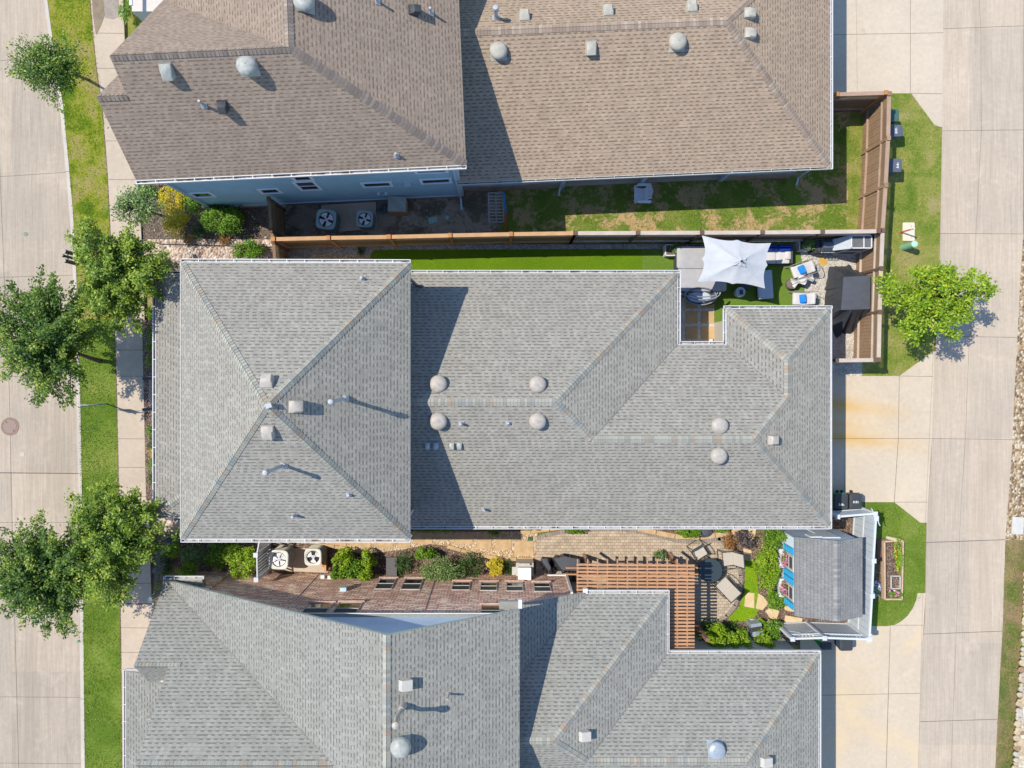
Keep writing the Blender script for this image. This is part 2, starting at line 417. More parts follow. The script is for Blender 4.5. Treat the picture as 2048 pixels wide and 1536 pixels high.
def tanst(t, p, col): return t.mix(t.math('MULTIPLY', t.rng(t.noise(p, .38, 4, .6, .6), .46, .62), .6), col, (.50, .39, .25, 1))
M['drive2'] = concrete('tan_driveway_concrete', (.468, .392, .30, 1), (.43, .36, .276, 1), stain=tanst)
G = lambda *a: [(p, (*c, 1)) for p, c in a]
M['lawn'] = grassmat('lush_lawn', G((.3, (.06, .12, .014)), (.48, (.12, .195, .022)), (.6, (.19, .255, .042)), (.72, (.28, .29, .08))), .6)
M['lawnT'] = grassmat('patchy_lawn', G((.36, (.035, .10, .008)), (.46, (.12, .18, .012)), (.52, (.25, .27, .025)), (.6, (.33, .27, .10))), .75)
M['lawnE'] = grassmat('dry_lawn', G((.34, (.07, .14, .015)), (.46, (.15, .215, .03)), (.54, (.26, .27, .06)), (.64, (.36, .30, .13))), .8)
M['yardB'] = grassmat('thin_grass', G((.3, (.07, .14, .02)), (.5, (.14, .21, .03)), (.7, (.25, .26, .07))), .9, dirt=(.48, .33, .17, 1), dirt_th=.485, dirt_sc=.8)
M['verge'] = grassmat('verge_grass', G((.34, (.07, .11, .02)), (.46, (.14, .16, .045)), (.54, (.26, .19, .10)), (.66, (.36, .25, .14))), .9)
M['turf'] = grassmat('artificial_turf', G((.3, (.08, .16, .006)), (.6, (.135, .235, .01)), (.8, (.19, .29, .02))), .4)
M['turf2'] = grassmat('lighter_artificial_turf', G((.3, (.10, .18, .025)), (.6, (.15, .245, .035)), (.8, (.20, .29, .05))), .4)
M['dirt'] = gravel('mulched_soil', G((0, (.06, .045, .035)), (.5, (.12, .09, .07)), (1, (.24, .18, .14))), 22)
M['mulch'] = gravel('brown_mulch', G((0, (.07, .045, .032)), (.5, (.145, .095, .07)), (.85, (.22, .155, .115)), (1, (.36, .28, .22))), 24)
M['gravelT'] = gravel('tan_pea_gravel', G((0, (.28, .16, .07)), (.4, (.45, .30, .15)), (.8, (.52, .42, .30)), (1, (.65, .6, .52))), 20)
M['gravelW'] = gravel('white_pebble', G((0, (.32, .29, .25)), (.4, (.46, .42, .37)), (1, (.62, .58, .52))), 24)
M['gravelG'] = gravel('grey_gravel', G((0, (.18, .17, .16)), (.5, (.34, .32, .3)), (1, (.5, .48, .45))), 24)
M['river'] = gravel('pink_river_stone', G((0, (.22, .15, .12)), (.4, (.40, .28, .22)), (.8, (.52, .42, .34)), (1, (.6, .55, .5))), 9, .06)
M['rocks'] = gravel('limestone_rubble', G((0, (.16, .10, .055)), (.35, (.30, .21, .12)), (.7, (.40, .31, .20)), (1, (.52, .45, .35))), 8, .08)
M['flag'] = simple('tan_flagstone', (.42, .29, .16, 1), .85, .2, 3, bump=.01, bscale=12)
M['flagP'] = simple('pale_flagstone', (.52, .39, .23, 1), .85, .14, 3, bump=.01, bscale=12)
M['slab'] = simple('tan_paver_slab', (.42, .29, .15, 1), .85, .1, 3)
M['edge'] = simple('steel_edging', (.03, .04, .035, 1), .6, .2)
M['paver'] = brick('concrete_paver', (.44, .35, .26, 1), (.33, .265, .20, 1), (.26, .21, .155, 1), .19, .14, .008)
M['paverD'] = brick('grey_paver_border', (.27, .23, .185, 1), (.22, .19, .155, 1), (.16, .13, .11, 1), .12, .6, .01)
M['patch'] = simple('dried_spill', (.44, .27, .07, 1), .8, .12)
M['puddle'] = simple('wet_mud', (.12, .085, .045, 1), .5, .35, 3)

base = MB(); base.face([(-90, -80, -.06), (90, -80, -.06), (90, 80, -.06), (-90, 80, -.06)])
tag(base.build('ground', M['lawnE']), kind='structure')
BIG = 2600
curb = [(78, -BIG), (90, 0), (98, 60), (108, 130), (122, 215), (133, 330), (141, 420), (147, 520), (151, 640), (155, 760), (158, 900), (160, 1040), (162, 1200), (163, 1360), (165, 1536), (165, 1536 + BIG)]
gl = [(x + 7, y) for x, y in curb]
gr = [(170, -BIG), (183, 0), (195, 130), (208, 220), (218, 350), (223, 450), (232, 640), (236, 770), (240, 950), (243, 1150), (245, 1300), (247, 1536), (247, 1536 + BIG)]
wr = [(255, -BIG), (248, 0), (252, 100), (262, 200), (276, 360), (284, 460), (291, 640), (293, 780), (294, 950), (300, 1000), (303, 1150), (307, 1300), (310, 1536), (310, 1536 + BIG)]
def strips(l, r):
    ys = sorted(set([p[1] for p in l] + [p[1] for p in r])); out = []
    for a, b in zip(ys, ys[1:]):
        out.append([(lerp_x(l, a), a), (lerp_x(r, a), a), (lerp_x(r, b), b), (lerp_x(l, b), b)])
    return out
def outline(l, r): return [list(l) + list(r)[::-1]]
sheet('street', outline([(-700, -BIG), (-700, 1536 + BIG)], curb), M['street'], -.02, joints=[
    (-700, 400, 137, 344), (-700, 575, 150, 550), (-700, 940, 158, 947, .045), (-700, 1046, 160, 1045), (-700, 1218, 162, 1221), (-700, 1390, 163, 1395), (-700, 1520, 164, 1528),
    (-700, 180, 108, 112), (-700, -60, 90, -70), (-700, 760, 155, 752),
    (0, 360, 8, 560), (8, 560, 18, 780), (18, 780, 25, 1100), (25, 1100, 37, 1536), (37, 1536, 60, 2400), (-8, 0, 0, 360), (-20, -900, -8, 0)])
sheet('curb', strips(curb, gl), M['curb'], .10, joints=[(133, 344, 141, 344, .02), (158, 947, 166, 947, .02), (162, 1221, 170, 1221, .02), (163, 1396, 171, 1396, .02)])
sheet('grass_verge', strips(gl, [p for p in gr if p[1] <= 640] + [(232, 640.5)]) if 0 else [[(x, y) for x, y in gl if y <= 640] + [(x, y) for x, y in gr[::-1] if y <= 640]], M['lawnT'], .085)
sheet('grass_verge', [[(lerp_x(gl, 640), 640)] + [(x, y) for x, y in gl if y > 640] + [(x, y) for x, y in gr[::-1] if y > 640] + [(lerp_x(gr, 640), 640)]], M['lawn'], .085)
wj = []
for y in (68, 138, 212, 283, 360, 430, 500, 642, 700, 752, 821, 877, 934, 992, 1050, 1108, 1165, 1206, 1254, 1303):
    wj.append((lerp_x(gr, y), y, lerp_x(wr, y), y + .5, .02 if y != 1206 else .05))
sheet('sidewalk', outline(gr, wr), M['walk'], .095, joints=wj)
sheet('soil_edge', strips([(x - 2.2, y) for x, y in gr], gr), M['mulch'], .09)
b = MB()                                                            # wet muddy corner of the walk at the top edge
pts = [(184, -40), (228, -40), (216, 24), (210, 38), (203, 56), (195, 72), (192, 60), (188, 30)]
for q in [pts]: b.prism(WP(q), .0, .102)
tag(b.build('mud_puddle', M['puddle']), kind='structure')
b = MB(); b.prism(WP([(209, -40), (237, -40), (240, 34), (229, 40), (213, 38), (210, 10)]), .0, .106)
tag(b.build('wet_pavement', simple('wet_concrete', (.2, .17, .14, 1), .25, .3, 4)), kind='structure')

# alley and driveways
al = [(1890, -BIG), (1886, 0), (1884, 255), (1880, 470), (1877, 600), (1866, 760), (1862, 920), (1853, 1050), (1850, 1230), (1843, 1310), (1836, 1536), (1815, 1536 + BIG)]
ar = [(2050, -BIG), (2047, 0), (2046, 470), (2040, 560), (2036, 640), (2029, 770), (2022, 920), (2010, 1080), (2005, 1250), (1995, 1430), (1990, 1536), (1950, 1536 + BIG)]
aj = [(al[1][0], 58, 2047, 52), (1884, 262, 2046, 260), (1880, 467, 2044, 468), (1866, 672, 2034, 675), (1862, 877, 2024, 879), (1851, 1085, 2010, 1079, .03), (1846, 1268, 2003, 1262, .025), (1840, 1443, 1994, 1438, .025)]
cx = [(1958, -800), (1958, 0), (1961, 60), (1962, 262), (1951, 470), (1946, 600), (1937, 700), (1930, 880), (1922, 1000), (1918, 1085), (1912, 1262), (1905, 1440), (1902, 1536), (1880, 2300)]
aj += [(x0, y0, x1, y1, .012) for (x0, y0), (x1, y1) in zip(cx, cx[1:])]
sheet('alley', outline(al, ar), M['alley'], .02, joints=aj)
def aly(y): return lerp_x(al, y)
sheet('driveway', [[(1600, -900), (aly(-900), -900), (aly(0), 0), (aly(254), 254), (1880, 254), (1869, 251), (1822, 187), (1600, 187)]], concrete('north_driveway_concrete', (.46, .39, .308, 1), (.425, .362, .285, 1)), .024,
      joints=[(1820, -500, 1820, 187), (1600, 71, 1886, 66), (1822, 187, 1884, 188), (1706, -500, 1714, 184, .008), (1600, -80, 1887, -82)])
sheet('driveway', [[(1600, 752), (1798, 752), (1866, 703), (aly(720), 704), (aly(877), 877), (aly(1045), 1045), (1840, 1045), (1788, 1004), (1600, 1004)]], M['drive'], .024,
      joints=[(1798, 752, 1796, 877), (1796, 877, 1788, 1004, .022), (1600, 877, 1862, 877), (1798, 752, 1866, 753), (1788, 1004, 1854, 1004), (1866, 704, 1850, 1045, .01), (1692, 752, 1688, 1004, .012)])
curvd = [(1835, 1186), (1832, 1200), (1825, 1217), (1815, 1231), (1803, 1242), (1790, 1249), (1775, 1252)]
sheet('driveway', [[(1600, 1252)] + curvd[::-1] + [(aly(1186), 1186), (aly(1310), 1310), (aly(1536), 1536), (aly(2600), 2600), (1600, 2600)]], M['drive2'], .024,
      joints=[(1780, 1252, 1776, 1390, .022), (1776, 1390, 1772, 1536, .025), (1772, 1536, 1765, 2400), (1600, 1391, 1840, 1386), (1780, 1250, 1846, 1250), (1845, 1186, 1836, 1536, .01), (1600, 1650, 1836, 1648)])
# lawns beside the alley
sheet('lawn', [[(1700, 187), (1822, 187), (1869, 251), (1880, 254), (aly(254) - .3, 255), (aly(470) - .3, 470), (aly(600) - .3, 600), (1866, 703), (1798, 752), (1721, 752), (1721, 735), (1690, 700)]], M['lawnE'], .012)
sheet('lawn', [[(1735, 1004), (1788, 1004), (1840, 1045), (1852.5, 1045), (1850, 1110), (1848, 1186)] + curvd + [(1735, 1252)]], M['lawn'], .012)
sheet('gravel_bed', [[(1600, 690), (1724, 690), (1724, 752), (1600, 752)]], M['gravelW'], .014)
# east side of the alley: rubble, verge, stone wall
sheet('rubble_bed', [[(x, y) for x, y in ar if 400 < y < 1081] + [(2700, 1081), (2700, 470)]], M['rocks'], .01)
sheet('grass_verge', [[(x, y) for x, y in ar if y > 1079] + [(2035, 1536 + BIG), (2033, 1536), (2038, 1300), (2052, 1120), (2200, 1080)]], M['verge'], .012)
sheet('alley_far_side', [[(x, y) for x, y in ar if y < 480] + [(2700, 470), (2700, -BIG)]], M['verge'], .008)

# north yard (between the brown roofed house and the fence)
sheet('lawn', [[(1000, 340), (1735, 330), (1735, 478), (1000, 488)], ], M['yardB'], .01)
sheet('lawn', [[(1600, 187), (1735, 187), (1735, 330), (1600, 335)]], M['yardB'], .0085)
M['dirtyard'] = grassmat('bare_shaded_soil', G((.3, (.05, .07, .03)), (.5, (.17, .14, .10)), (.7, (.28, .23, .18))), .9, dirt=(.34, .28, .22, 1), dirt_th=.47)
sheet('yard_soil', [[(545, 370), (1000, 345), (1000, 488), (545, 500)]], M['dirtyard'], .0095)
sheet('planting_bed', [[(288, 340), (545, 340), (545, 478), (284, 478)]], M['dirt'], .0092)
sheet('planting_bed', [[(284, 478.5), (560, 478.5), (560, 560), (286, 560)]], M['river'], .0093)
b = MB(); b.bar(W(322, 488, .04), W(548, 494, .04), .03, .1); b.bar(W(322, 488, .04), W(285, 480, .04), .03, .1)
tag(b.build('steel_edging', M['edge']), 'thin dark steel edging between mulch and pink river stones', 'edging')
# strip between the fence and the grey house
sheet('gravel_bed', [[(545, 490), (1400, 488), (1735, 486), (1735, 700), (1600, 700), (1600, 620), (1340, 620), (1340, 560), (545, 560)]], M['gravelG'], .0105)
sheet('gravel_bed', [[(1590, 484), (1735, 484), (1735, 700), (1560, 700), (1560, 620), (1612, 605), (1608, 560), (1600, 500)]], M['gravelW'], .0165)
sheet('gravel_bed', [[(625, 508), (742, 510), (742, 560), (600, 560)]], M['gravelT'], .0125)
tf = [(743, 505)] + [(743 + i * 12.2, 500 - .0035 * i * 12.2 + R.uniform(-1.2, 1.2)) for i in range(1, 50)] + [(1352, 498)]
sheet('artificial_turf', [tf + [(1286, 498), (1286, 560), (735, 560), (735, 530)]] if 0 else [[(743, 506), (750, 500), (1000, 499), (1286, 498), (1286, 570), (735, 570), (735, 530)]], M['turf'], .02)
sheet('artificial_turf', [[(1286.5, 498), (1352, 498), (1600, 500), (1606, 545), (1609, 590), (1611, 622), (1470, 640), (1470, 665), (1428, 665), (1428, 590), (1350, 585), (1350, 570), (1286.5, 570)]], M['turf2'], .0205)
# slab patio with white pebble joints in the light well
sheet('pebble_bed', [[(1340, 586), (1443, 586), (1443, 720), (1340, 720)], [(1426, 655), (1475, 660), (1475, 720), (1426, 720)]], gravel('bright_white_pebble', G((0, (.5, .48, .45)), (1, (.8, .78, .75))), 30), .019)
xs = [(1330, 1364), (1371, 1395), (1402, 1428)]; ys = [(584, 617), (623, 647), (653, 678), (684, 712)]
b = MB()
for x0, x1 in xs:
    for y0, y1 in ys: b.prism(WP([(x0, y0), (x1, y0), (x1, y1), (x0, y1)]), 0, .045)
tag(b.build('slab_patio', M['slab']), kind='structure')

# south side garden between the two grey houses
sheet('planting_bed', [[(300, 1060), (640, 1060), (1000, 1090), (1160, 1100), (1160, 1170), (1000, 1170), (300, 1165)]], M['mulch'], .0095)
sheet('planting_bed', [[(286, 900), (320, 900), (330, 1040), (370, 1040), (560, 1060), (560, 1064), (290, 1064)]], M['river'], .0098)
sheet('planting_bed', [[(1150, 1060), (1735, 1020), (1735, 1290), (1150, 1290)]], M['mulch'], .0090)
sheet('pebble_path', [[(420, 1040), (1075, 1040), (1075, 1122), (1010, 1120), (960, 1108), (900, 1092), (860, 1088), (800, 1100), (740, 1106), (700, 1098), (640, 1088), (420, 1080)]], M['gravelT'], .0125)
sheet('planting_bed', [[(820, 1040), (1052, 1040), (1052, 1063), (820, 1063)]], M['dirt'], .0165)
sheet('gravel_bed', [[(330, 1005), (1720, 1005), (1720, 1064), (330, 1064)]], M['dirt'], .0088)
fb = MB()
fl = [(700, 1082, 742, 1094), (752, 1083, 786, 1096), (796, 1084, 820, 1096), (828, 1066, 866, 1087), (871, 1067, 902, 1080), (908, 1066, 946, 1088), (953, 1067, 983, 1096), (991, 1074, 1024, 1101), (1030, 1083, 1068, 1111), (660, 1080, 692, 1090), (364, 1048, 392, 1066), (345, 1048, 361, 1066)]
for x0, y0, x1, y1 in fl:
    q = [(x0 + R.uniform(-1, 1), y0 + R.uniform(-1, 1)), ((x0 + x1) / 2, y0 + R.uniform(-1.5, 1)), (x1 + R.uniform(-1, 1), y0 + R.uniform(-1, 1)), (x1 + R.uniform(-1, 1), y1 + R.uniform(-1, 1)), ((x0 + x1) / 2, y1 + R.uniform(-1, 1.5)), (x0 + R.uniform(-1, 1), y1 + R.uniform(-1, 1))]
    fb.prism(WP(q), 0, .035)
tag(fb.build('flagstone_path', M['flag']), kind='structure')
pb = MB()
def edging(pts, w=.16, zz=.09, label=''):
    pb = MB()
    for (x0, y0), (x1, y1) in zip(pts, pts[1:]):
        n = max(1, int(math.hypot(x1 - x0, y1 - y0) / 26))
        for i in range(n):
            a = W(x0 + (x1 - x0) * i / n, y0 + (y1 - y0) * i / n); c = W(x0 + (x1 - x0) * (i + .96) / n, y0 + (y1 - y0) * (i + .96) / n)
            pb.bar((a.x, a.y, zz / 2), (c.x, c.y, zz / 2), w, zz)
    tag(pb.build('stone_edging', M['flag']), label, 'edging', 'stone edging round the garden beds')
edging([(640, 1089), (700, 1097), (730, 1106)], label='tan stone edging above the clipped bushes'); edging([(895, 1092), (950, 1108), (1000, 1117), (1068, 1118)], label='curved tan stone edging above the yellow round shrub'); edging([(1040, 1064), (1062, 1063), (1100, 1058), (1130, 1054)], label='short tan stone edging under the eave by the drain grate')
edging([(293, 860), (294, 930), (299, 985), (302, 1010)], .14, label='tan stone edging along the sidewalk below the porch steps'); edging([(294, 640), (296, 745)], .12, label='tan stone edging along the sidewalk above the porch steps')
edging([(1275, 1057), (1350, 1072), (1400, 1074), (1460, 1066), (1480, 1056)], .22, label='wide tan stone edging under the eave above the paved patio')
# paved patio: a bean shaped area with a grey soldier border
pat = [(1072, 1150), (1072, 1072), (1090, 1066), (1130, 1058), (1200, 1054), (1245, 1054), (1275, 1058), (1320, 1068), (1360, 1078), (1400, 1080), (1440, 1072), (1452, 1085), (1465, 1100), (1478, 1120), (1486, 1150), (1484, 1185), (1474, 1213), (1456, 1235), (1438, 1245), (1420, 1248), (1380, 1310), (1330, 1310), (1330, 1190), (1160, 1185), (1150, 1150)]
uvb = MB(); w = WP(pat)
uvb.prism(w, -.02, .028)
bd = MB(); inner = pat[1:20]; run = 0
for (x0, y0), (x1, y1) in zip(inner, inner[1:]):
    a, c = W(x0, y0), W(x1, y1); d = (c - a); Ld = d.length; d.normalize(); n = Vector((d.y, -d.x, 0)) * .2
    q = [a + n, c + n, c, a]
    for p in q: p.z = .034
    if (q[1] - q[0]).cross(q[2] - q[0]).z < 0: q = q[::-1]; uvq = [(run, 0), (run + Ld, 0), (run + Ld, .2), (run, .2)]
    else: uvq = [(run, .2), (run + Ld, .2), (run + Ld, 0), (run, 0)]
    bd.face(q, 0, uvq); run += Ld
tag(uvb.build('paved_patio', M['paver']), kind='structure')
tag(bd.build('paved_patio_border', M['paverD']), kind='structure')
M['clover'] = grassmat('bright_clover', G((.3, (.10, .20, .01)), (.5, (.19, .33, .01)), (.8, (.32, .42, .03))), 1.2)
sheet('ground_cover', [[(1488, 1118), (1500, 1112), (1512, 1130), (1516, 1180), (1520, 1215), (1505, 1240), (1470, 1244), (1455, 1238), (1478, 1214), (1488, 1185), (1490, 1150)]], M['clover'], .03)
sb = MB()
for q in ([(1494, 1184), (1508, 1186), (1508, 1216), (1488, 1212), (1490, 1192)], [(1516, 1186), (1526, 1192), (1536, 1206), (1524, 1220), (1511, 1216)], [(1544, 1212), (1558, 1222), (1552, 1238), (1540, 1236), (1530, 1222)], [(1570, 1230), (1604, 1236), (1602, 1248), (1568, 1244)], [(1566, 1212), (1590, 1208), (1590, 1224), (1570, 1220)], [(1486, 1096), (1502, 1100), (1504, 1122), (1488, 1120)], [(1480, 1062), (1512, 1056), (1508, 1078), (1490, 1082)], [(1536, 1238), (1550, 1242), (1546, 1248), (1532, 1246)]):
    sb.prism(WP(q), 0, .05)
tag(sb.build('stepping_stones', M['flagP']), kind='structure')
sheet('mulch_bed', [[(1751, 1077), (1768, 1077), (1770, 1198), (1748, 1200)]], M['mulch'], .0165)
for nm, q, mt in (('front_bed', [(286, 640), (314, 640), (314, 1000), (294, 1000)], M['mulch']), ('front_porch', [(300, 752), (340, 752), (340, 822), (300, 822)], M['walk'])):
    sheet(nm, [q], mt, .0985 if nm == 'front_bed' else .12)
# ---------------------------------------------------------------- houses
def roof_mesh(polys, mat, name, parent, th=.14, trim=None):
    b = MB()
    for poly in polys:
        P = [Vector(p) for p in poly]
        n = Vector((0, 0, 0))
        for i in range(len(P)): n += P[i].cross(P[(i + 1) % len(P)])
        if n.z < 0: P = P[::-1]; n = -n
        n.normalize()
        up = (Vector((0, 0, 1)) - n * n.z)
        up = up.normalized() if up.length > 1e-4 else Vector((0, 1, 0))
        h = up.cross(n)
        uv = [(p.dot(h), p.dot(up)) for p in P]
        b.face(P, 0, uv)
        Q = [p - Vector((0, 0, th)) for p in P]
        b.face(Q[::-1], 1)
        for i in range(len(P)):
            j = (i + 1) % len(P); b.face([Q[i], Q[j], P[j], P[i]], 1)
    return b.build(name, [mat, trim or M['offwhite']], parent)
def caps(lines, mat, parent, w=.15, name='ridge_cap'):
    """each line: (p0, p1, n_left, n_right) given as plane normals on the two sides"""
    run = 0
    for p0, p1, na, nb in lines:
        b = MB()
        p0, p1 = Vector(p0), Vector(p1); d = (p1 - p0); Ld = d.length; d.normalize()
        for nn in (na, nb):
            nn = Vector(nn).normalized(); s = nn.cross(d).normalized()
            if s.z > 0: s = -s
            if abs(s.z) < 1e-3: pass
            lift = nn * .018
            k = max(2, int(Ld / .135)); 
            for i in range(k):
                a = p0 + d * (Ld * i / k); c = p0 + d * (Ld * (i + 1.0) / k)
                l0, l1 = nn * .012, nn * .026
                q = [a + l0, c + l1, c + s * w + l1, a + s * w + l0]
                if (q[1] - q[0]).cross(q[2] - q[0]).dot(nn) < 0:
                    b.face(q[::-1], 0, [(run + i * .135 + .01, w), (run + i * .135 + .12, w), (run + i * .135 + .12, 0), (run + i * .135 + .01, 0)][::1])
                else: b.face(q, 0, [(run + i * .135 + .01, 0), (run + i * .135 + .12, 0), (run + i * .135 + .12, w), (run + i * .135 + .01, w)])
        run += Ld + 3.0
        b.build(name, mat, parent)
def planez(p, nrm):     # z on the plane through p with normal nrm
    return lambda x, y: p[2] - (nrm[0] * (x - p[0]) + nrm[1] * (y - p[1])) / nrm[2]
def normal(poly):
    P = [Vector(p) for p in poly]; n = Vector((0, 0, 0))
    for i in range(len(P)): n += P[i].cross(P[(i + 1) % len(P)])
    if n.z < 0: n = -n
    return n.normalized()
def gutter(parent, p0, p1, side, z=None, w=.125, hang=.72, spikes=True, m=None):
    """open white channel along an eave; side = outward plan direction"""
    p0, p1 = Vector(p0), Vector(p1); d = (p1 - p0); Ld = d.length; d.normalize(); s = Vector(side).normalized()
    b = MB(); dz = Vector((0, 0, 1))
    o = lambda a, k, z0: a + s * k + dz * z0
    b.bar(o(p0, .012, -.05), o(p1, .012, -.05), .022, .12)
    b.bar(o(p0, w, -.055), o(p1, w, -.055), .026, .13)
    b.bar(o(p0, w / 2, -.11), o(p1, w / 2, -.11), w - .026, .014, 1)
    for e in (0, Ld): b.bar(o(p0 + d * e, .0, -.05), o(p0 + d * e, w + .013, -.05), .02, .12)
    k = int(Ld / hang)
    for i in range(1, k + 1):
        q = p0 + d * (Ld * i / (k + 1)); b.bar(o(q, .0, .004), o(q, w, .004), .024, .014)
    return b.build('gutter', [m or M['white'], simple('gutter_inside', (.28, .275, .26, 1), .7, .3, 3) if 'gin' not in M else M['gin']], parent)
gt_ = NT('gutter_inside'); gp_ = gt_.pos(); gt_.col(gt_.mix(gt_.rng(gt_.noise(gp_, 1.6, 6, .75), .50, .60), (.34, .335, .32, 1), (.085, .06, .04, 1))).rough(.8); M['gin'] = gt_.mat

def mushroom_vent(parent, p, n, mat, r=.36, h=.3, name='roof_vent'):
    """domed round attic vent standing plumb on the slope"""
    p = Vector(p); b = MB(); prof = [(r * .62, -.25), (r * .62, h * .35), (r * .98, h * .35), (r, h * .42), (r * .97, h * .62), (r * .82, h * .86), (r * .5, h), (r * .12, h * 1.03), (r * .1, h * 1.07)]
    b.lathe(prof, p, 24); n = Vector(n).normalized(); a = n.orthogonal()
    h1 = Vector((0, 0, 1)).cross(n).normalized() if abs(n.z) < .999 else Vector((1, 0, 0)); h2 = n.cross(h1)
    q = [p + (h1 * x + h2 * y) * (r * .92) + n * .014 for x, y in ((-1, -1), (1, -1), (1, 1), (-1, 1))]
    b.face(q)
    return b.build(name, mat, parent, smooth=True)
def box_vent(parent, p, n, up, mat, w=.46, l=.5, h=.2, name='roof_vent'):
    """low slant-back vent: a hood that lies along the slope with a raised lower end"""
    p = Vector(p); n = Vector(n).normalized(); up = Vector(up); up = (up - n * up.dot(n)).normalized(); s = up.cross(n)
    b = MB(); P = lambda x, y, z: p + s * x * w + up * y * l + n * z
    b.face([P(-.54, -.54, .012), P(.54, -.54, .012), P(.54, .56, .012), P(-.54, .56, .012)] if (s.cross(up)).dot(n) > 0 else [P(-.54, .56, .012), P(.54, .56, .012), P(.54, -.54, .012), P(-.54, -.54, .012)])
    X = [(-.5, 0), (-.46, .8), (-.36, 1.0), (.36, 1.0), (.46, .8), (.5, 0)]
    Y = [(-.5, .98), (-.42, 1.0), (.2, .75), (.48, .18)]
    vs = []; fs = []
    for y, hh in Y:
        for x, kk in X: vs.append(P(x, y, .02 + h * hh * kk))
    m = len(X)
    for j in range(len(Y) - 1):
        for i in range(m - 1): fs.append((j * m + i, j * m + i + 1, (j + 1) * m + i + 1, (j + 1) * m + i))
    fs.append(tuple(range(m))[::-1]); fs.append(tuple(range((len(Y) - 1) * m, len(Y) * m)))
    b.quadv(vs, fs)
    return b.build(name, mat, parent, smooth=True)
def pipe_vent(parent, p, h, r, mat, cap=True, name='vent_pipe', n=(0, 0, 1), lean=(0, 0)):
    p = Vector(p); b = MB(); t = p + Vector((lean[0], lean[1], h))
    b.cyl(p - Vector((0, 0, .25)), t, r, r, 14); nn = Vector(n).normalized()
    h1 = Vector((0, 0, 1)).cross(nn); h1 = h1.normalized() if h1.length > 1e-3 else Vector((1, 0, 0)); h2 = nn.cross(h1)
    k = max(.11, r * 1.9)
    q = [p + (h1 * x + h2 * y) * k + nn * .016 for x, y in ((-1, -1), (1, -1), (1, 1), (-1, 1))]; b.face(q)
    b.cyl(p, p + Vector((0, 0, .1 + r)), r * 1.9, r * 1.05, 14)
    if cap:
        b.lathe([(r * 1.5, 0), (r * 1.55, .1), (r * 1.2, .15), (r * .3, .17)], t + Vector((0, 0, -.02)), 14)
        b.cyl(t - Vector((0, 0, .1)), t - Vector((0, 0, .05)), r * 1.45, None, 14)
    return b.build(name, mat, parent, smooth=True)
def on(poly, px, py):
    """world point where the picture ray through (px,py) meets the plane of poly"""
    n = normal(poly); p0 = Vector(poly[0]); o = Vector((0, 0, H)); d = W(px, py, 0) - o
    t = (p0 - o).dot(n) / d.dot(n); return o + d * t, n
def wall(name, pts, z0, z1, mat, parent):
    return MB().prism(pts, z0, z1).build(name, mat, parent)
def window(parent, c, w, h, axis, out, frame=.09, proud=.04, sill=True, mull=True, name='window', fm=None):
    """window in a wall: c = centre on the wall face, axis = along wall, out = outward normal"""
    c = Vector(c); a = Vector(axis).normalized(); o = Vector(out).normalized(); up = Vector((0, 0, 1))
    b = MB()
    for s in (-1, 1):
        b.bar(c + a * s * (w / 2 + frame / 2) - up * (h / 2 + frame) + o * proud / 2, c + a * s * (w / 2 + frame / 2) + up * (h / 2 + frame) + o * proud / 2, frame, proud, up=o)
        b.bar(c - a * w / 2 + up * s * (h / 2 + frame / 2) + o * proud / 2, c + a * w / 2 + up * s * (h / 2 + frame / 2) + o * proud / 2, proud, frame)
    if mull: b.bar(c - a * w / 2 + o * .025, c + a * w / 2 + o * .025, .03, .05)
    wnd = b.build(name, fm or M['offwhite'], parent)
    if mull:
        sc = MB(); q = [c - a * w / 2 + o * .016, c + a * w / 2 + o * .016, c + a * w / 2 + up * h / 2 + o * .016, c - a * w / 2 + up * h / 2 + o * .016]
        if (q[1] - q[0]).cross(q[2] - q[0]).dot(o) < 0: q = q[::-1]
        sc.face(q); sc.build('screen', M['screen'], wnd)
    g = MB(); q = [c - a * w / 2 - up * h / 2 + o * .012, c + a * w / 2 - up * h / 2 + o * .012, c + a * w / 2 + up * h / 2 + o * .012, c - a * w / 2 + up * h / 2 + o * .012]
    if (q[1] - q[0]).cross(q[2] - q[0]).dot(o) < 0: q = q[::-1]
    g.face(q); pn = g.build('pane', M['glass'], wnd)
    pn.location = (0, 0, 0)
    return wnd

# ======================= A : the grey-roofed house in the middle
ZE, ZU = 3.3, 6.8
hA = thing('house', (-2, -1, 0), 'grey roofed house in the middle with round cream vents on its long rear roof', 'house')
kU = (H - ZU) / F; kL = (H - ZE) / F
uW, uE, uN, uS = (362 - NX) * kU, (820.5 - NX) * kU, (NY - 524.5) * kU, (NY - 1077.5) * kU
AP = (-7.93, -1.22, 10.4)
cNW, cNE, cSE, cSW = (uW, uN, ZU), (uE, uN - .03, ZU), (uE, uS, ZU), (uW, uS, ZU)
A_n, A_e, A_s, A_w = [cNE, cNW, AP], [cSE, cNE, AP], [cSW, cSE, AP], [cNW, cSW, AP]
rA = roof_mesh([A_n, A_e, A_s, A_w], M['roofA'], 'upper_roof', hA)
nn = {k: normal(v) for k, v in dict(n=A_n, e=A_e, s=A_s, w=A_w).items()}
caps([(cNW, AP, nn['n'], nn['w']), (cNE, AP, nn['n'], nn['e']), (cSE, AP, nn['s'], nn['e']), (cSW, AP, nn['s'], nn['w'])], M['capA'], hA)
for p0, p1, s in ((cNW, cNE, (0, 1, 0)), (cSW, cSE, (0, -1, 0))): gutter(hA, p0, p1, s)
wall('upper_wall', [(uW + .4, uN - .4), (uE - .4, uN - .4), (uE - .4, uS + .4), (uW + .4, uS + .4)], -.05, ZU - .05, M['beigewall'], hA)
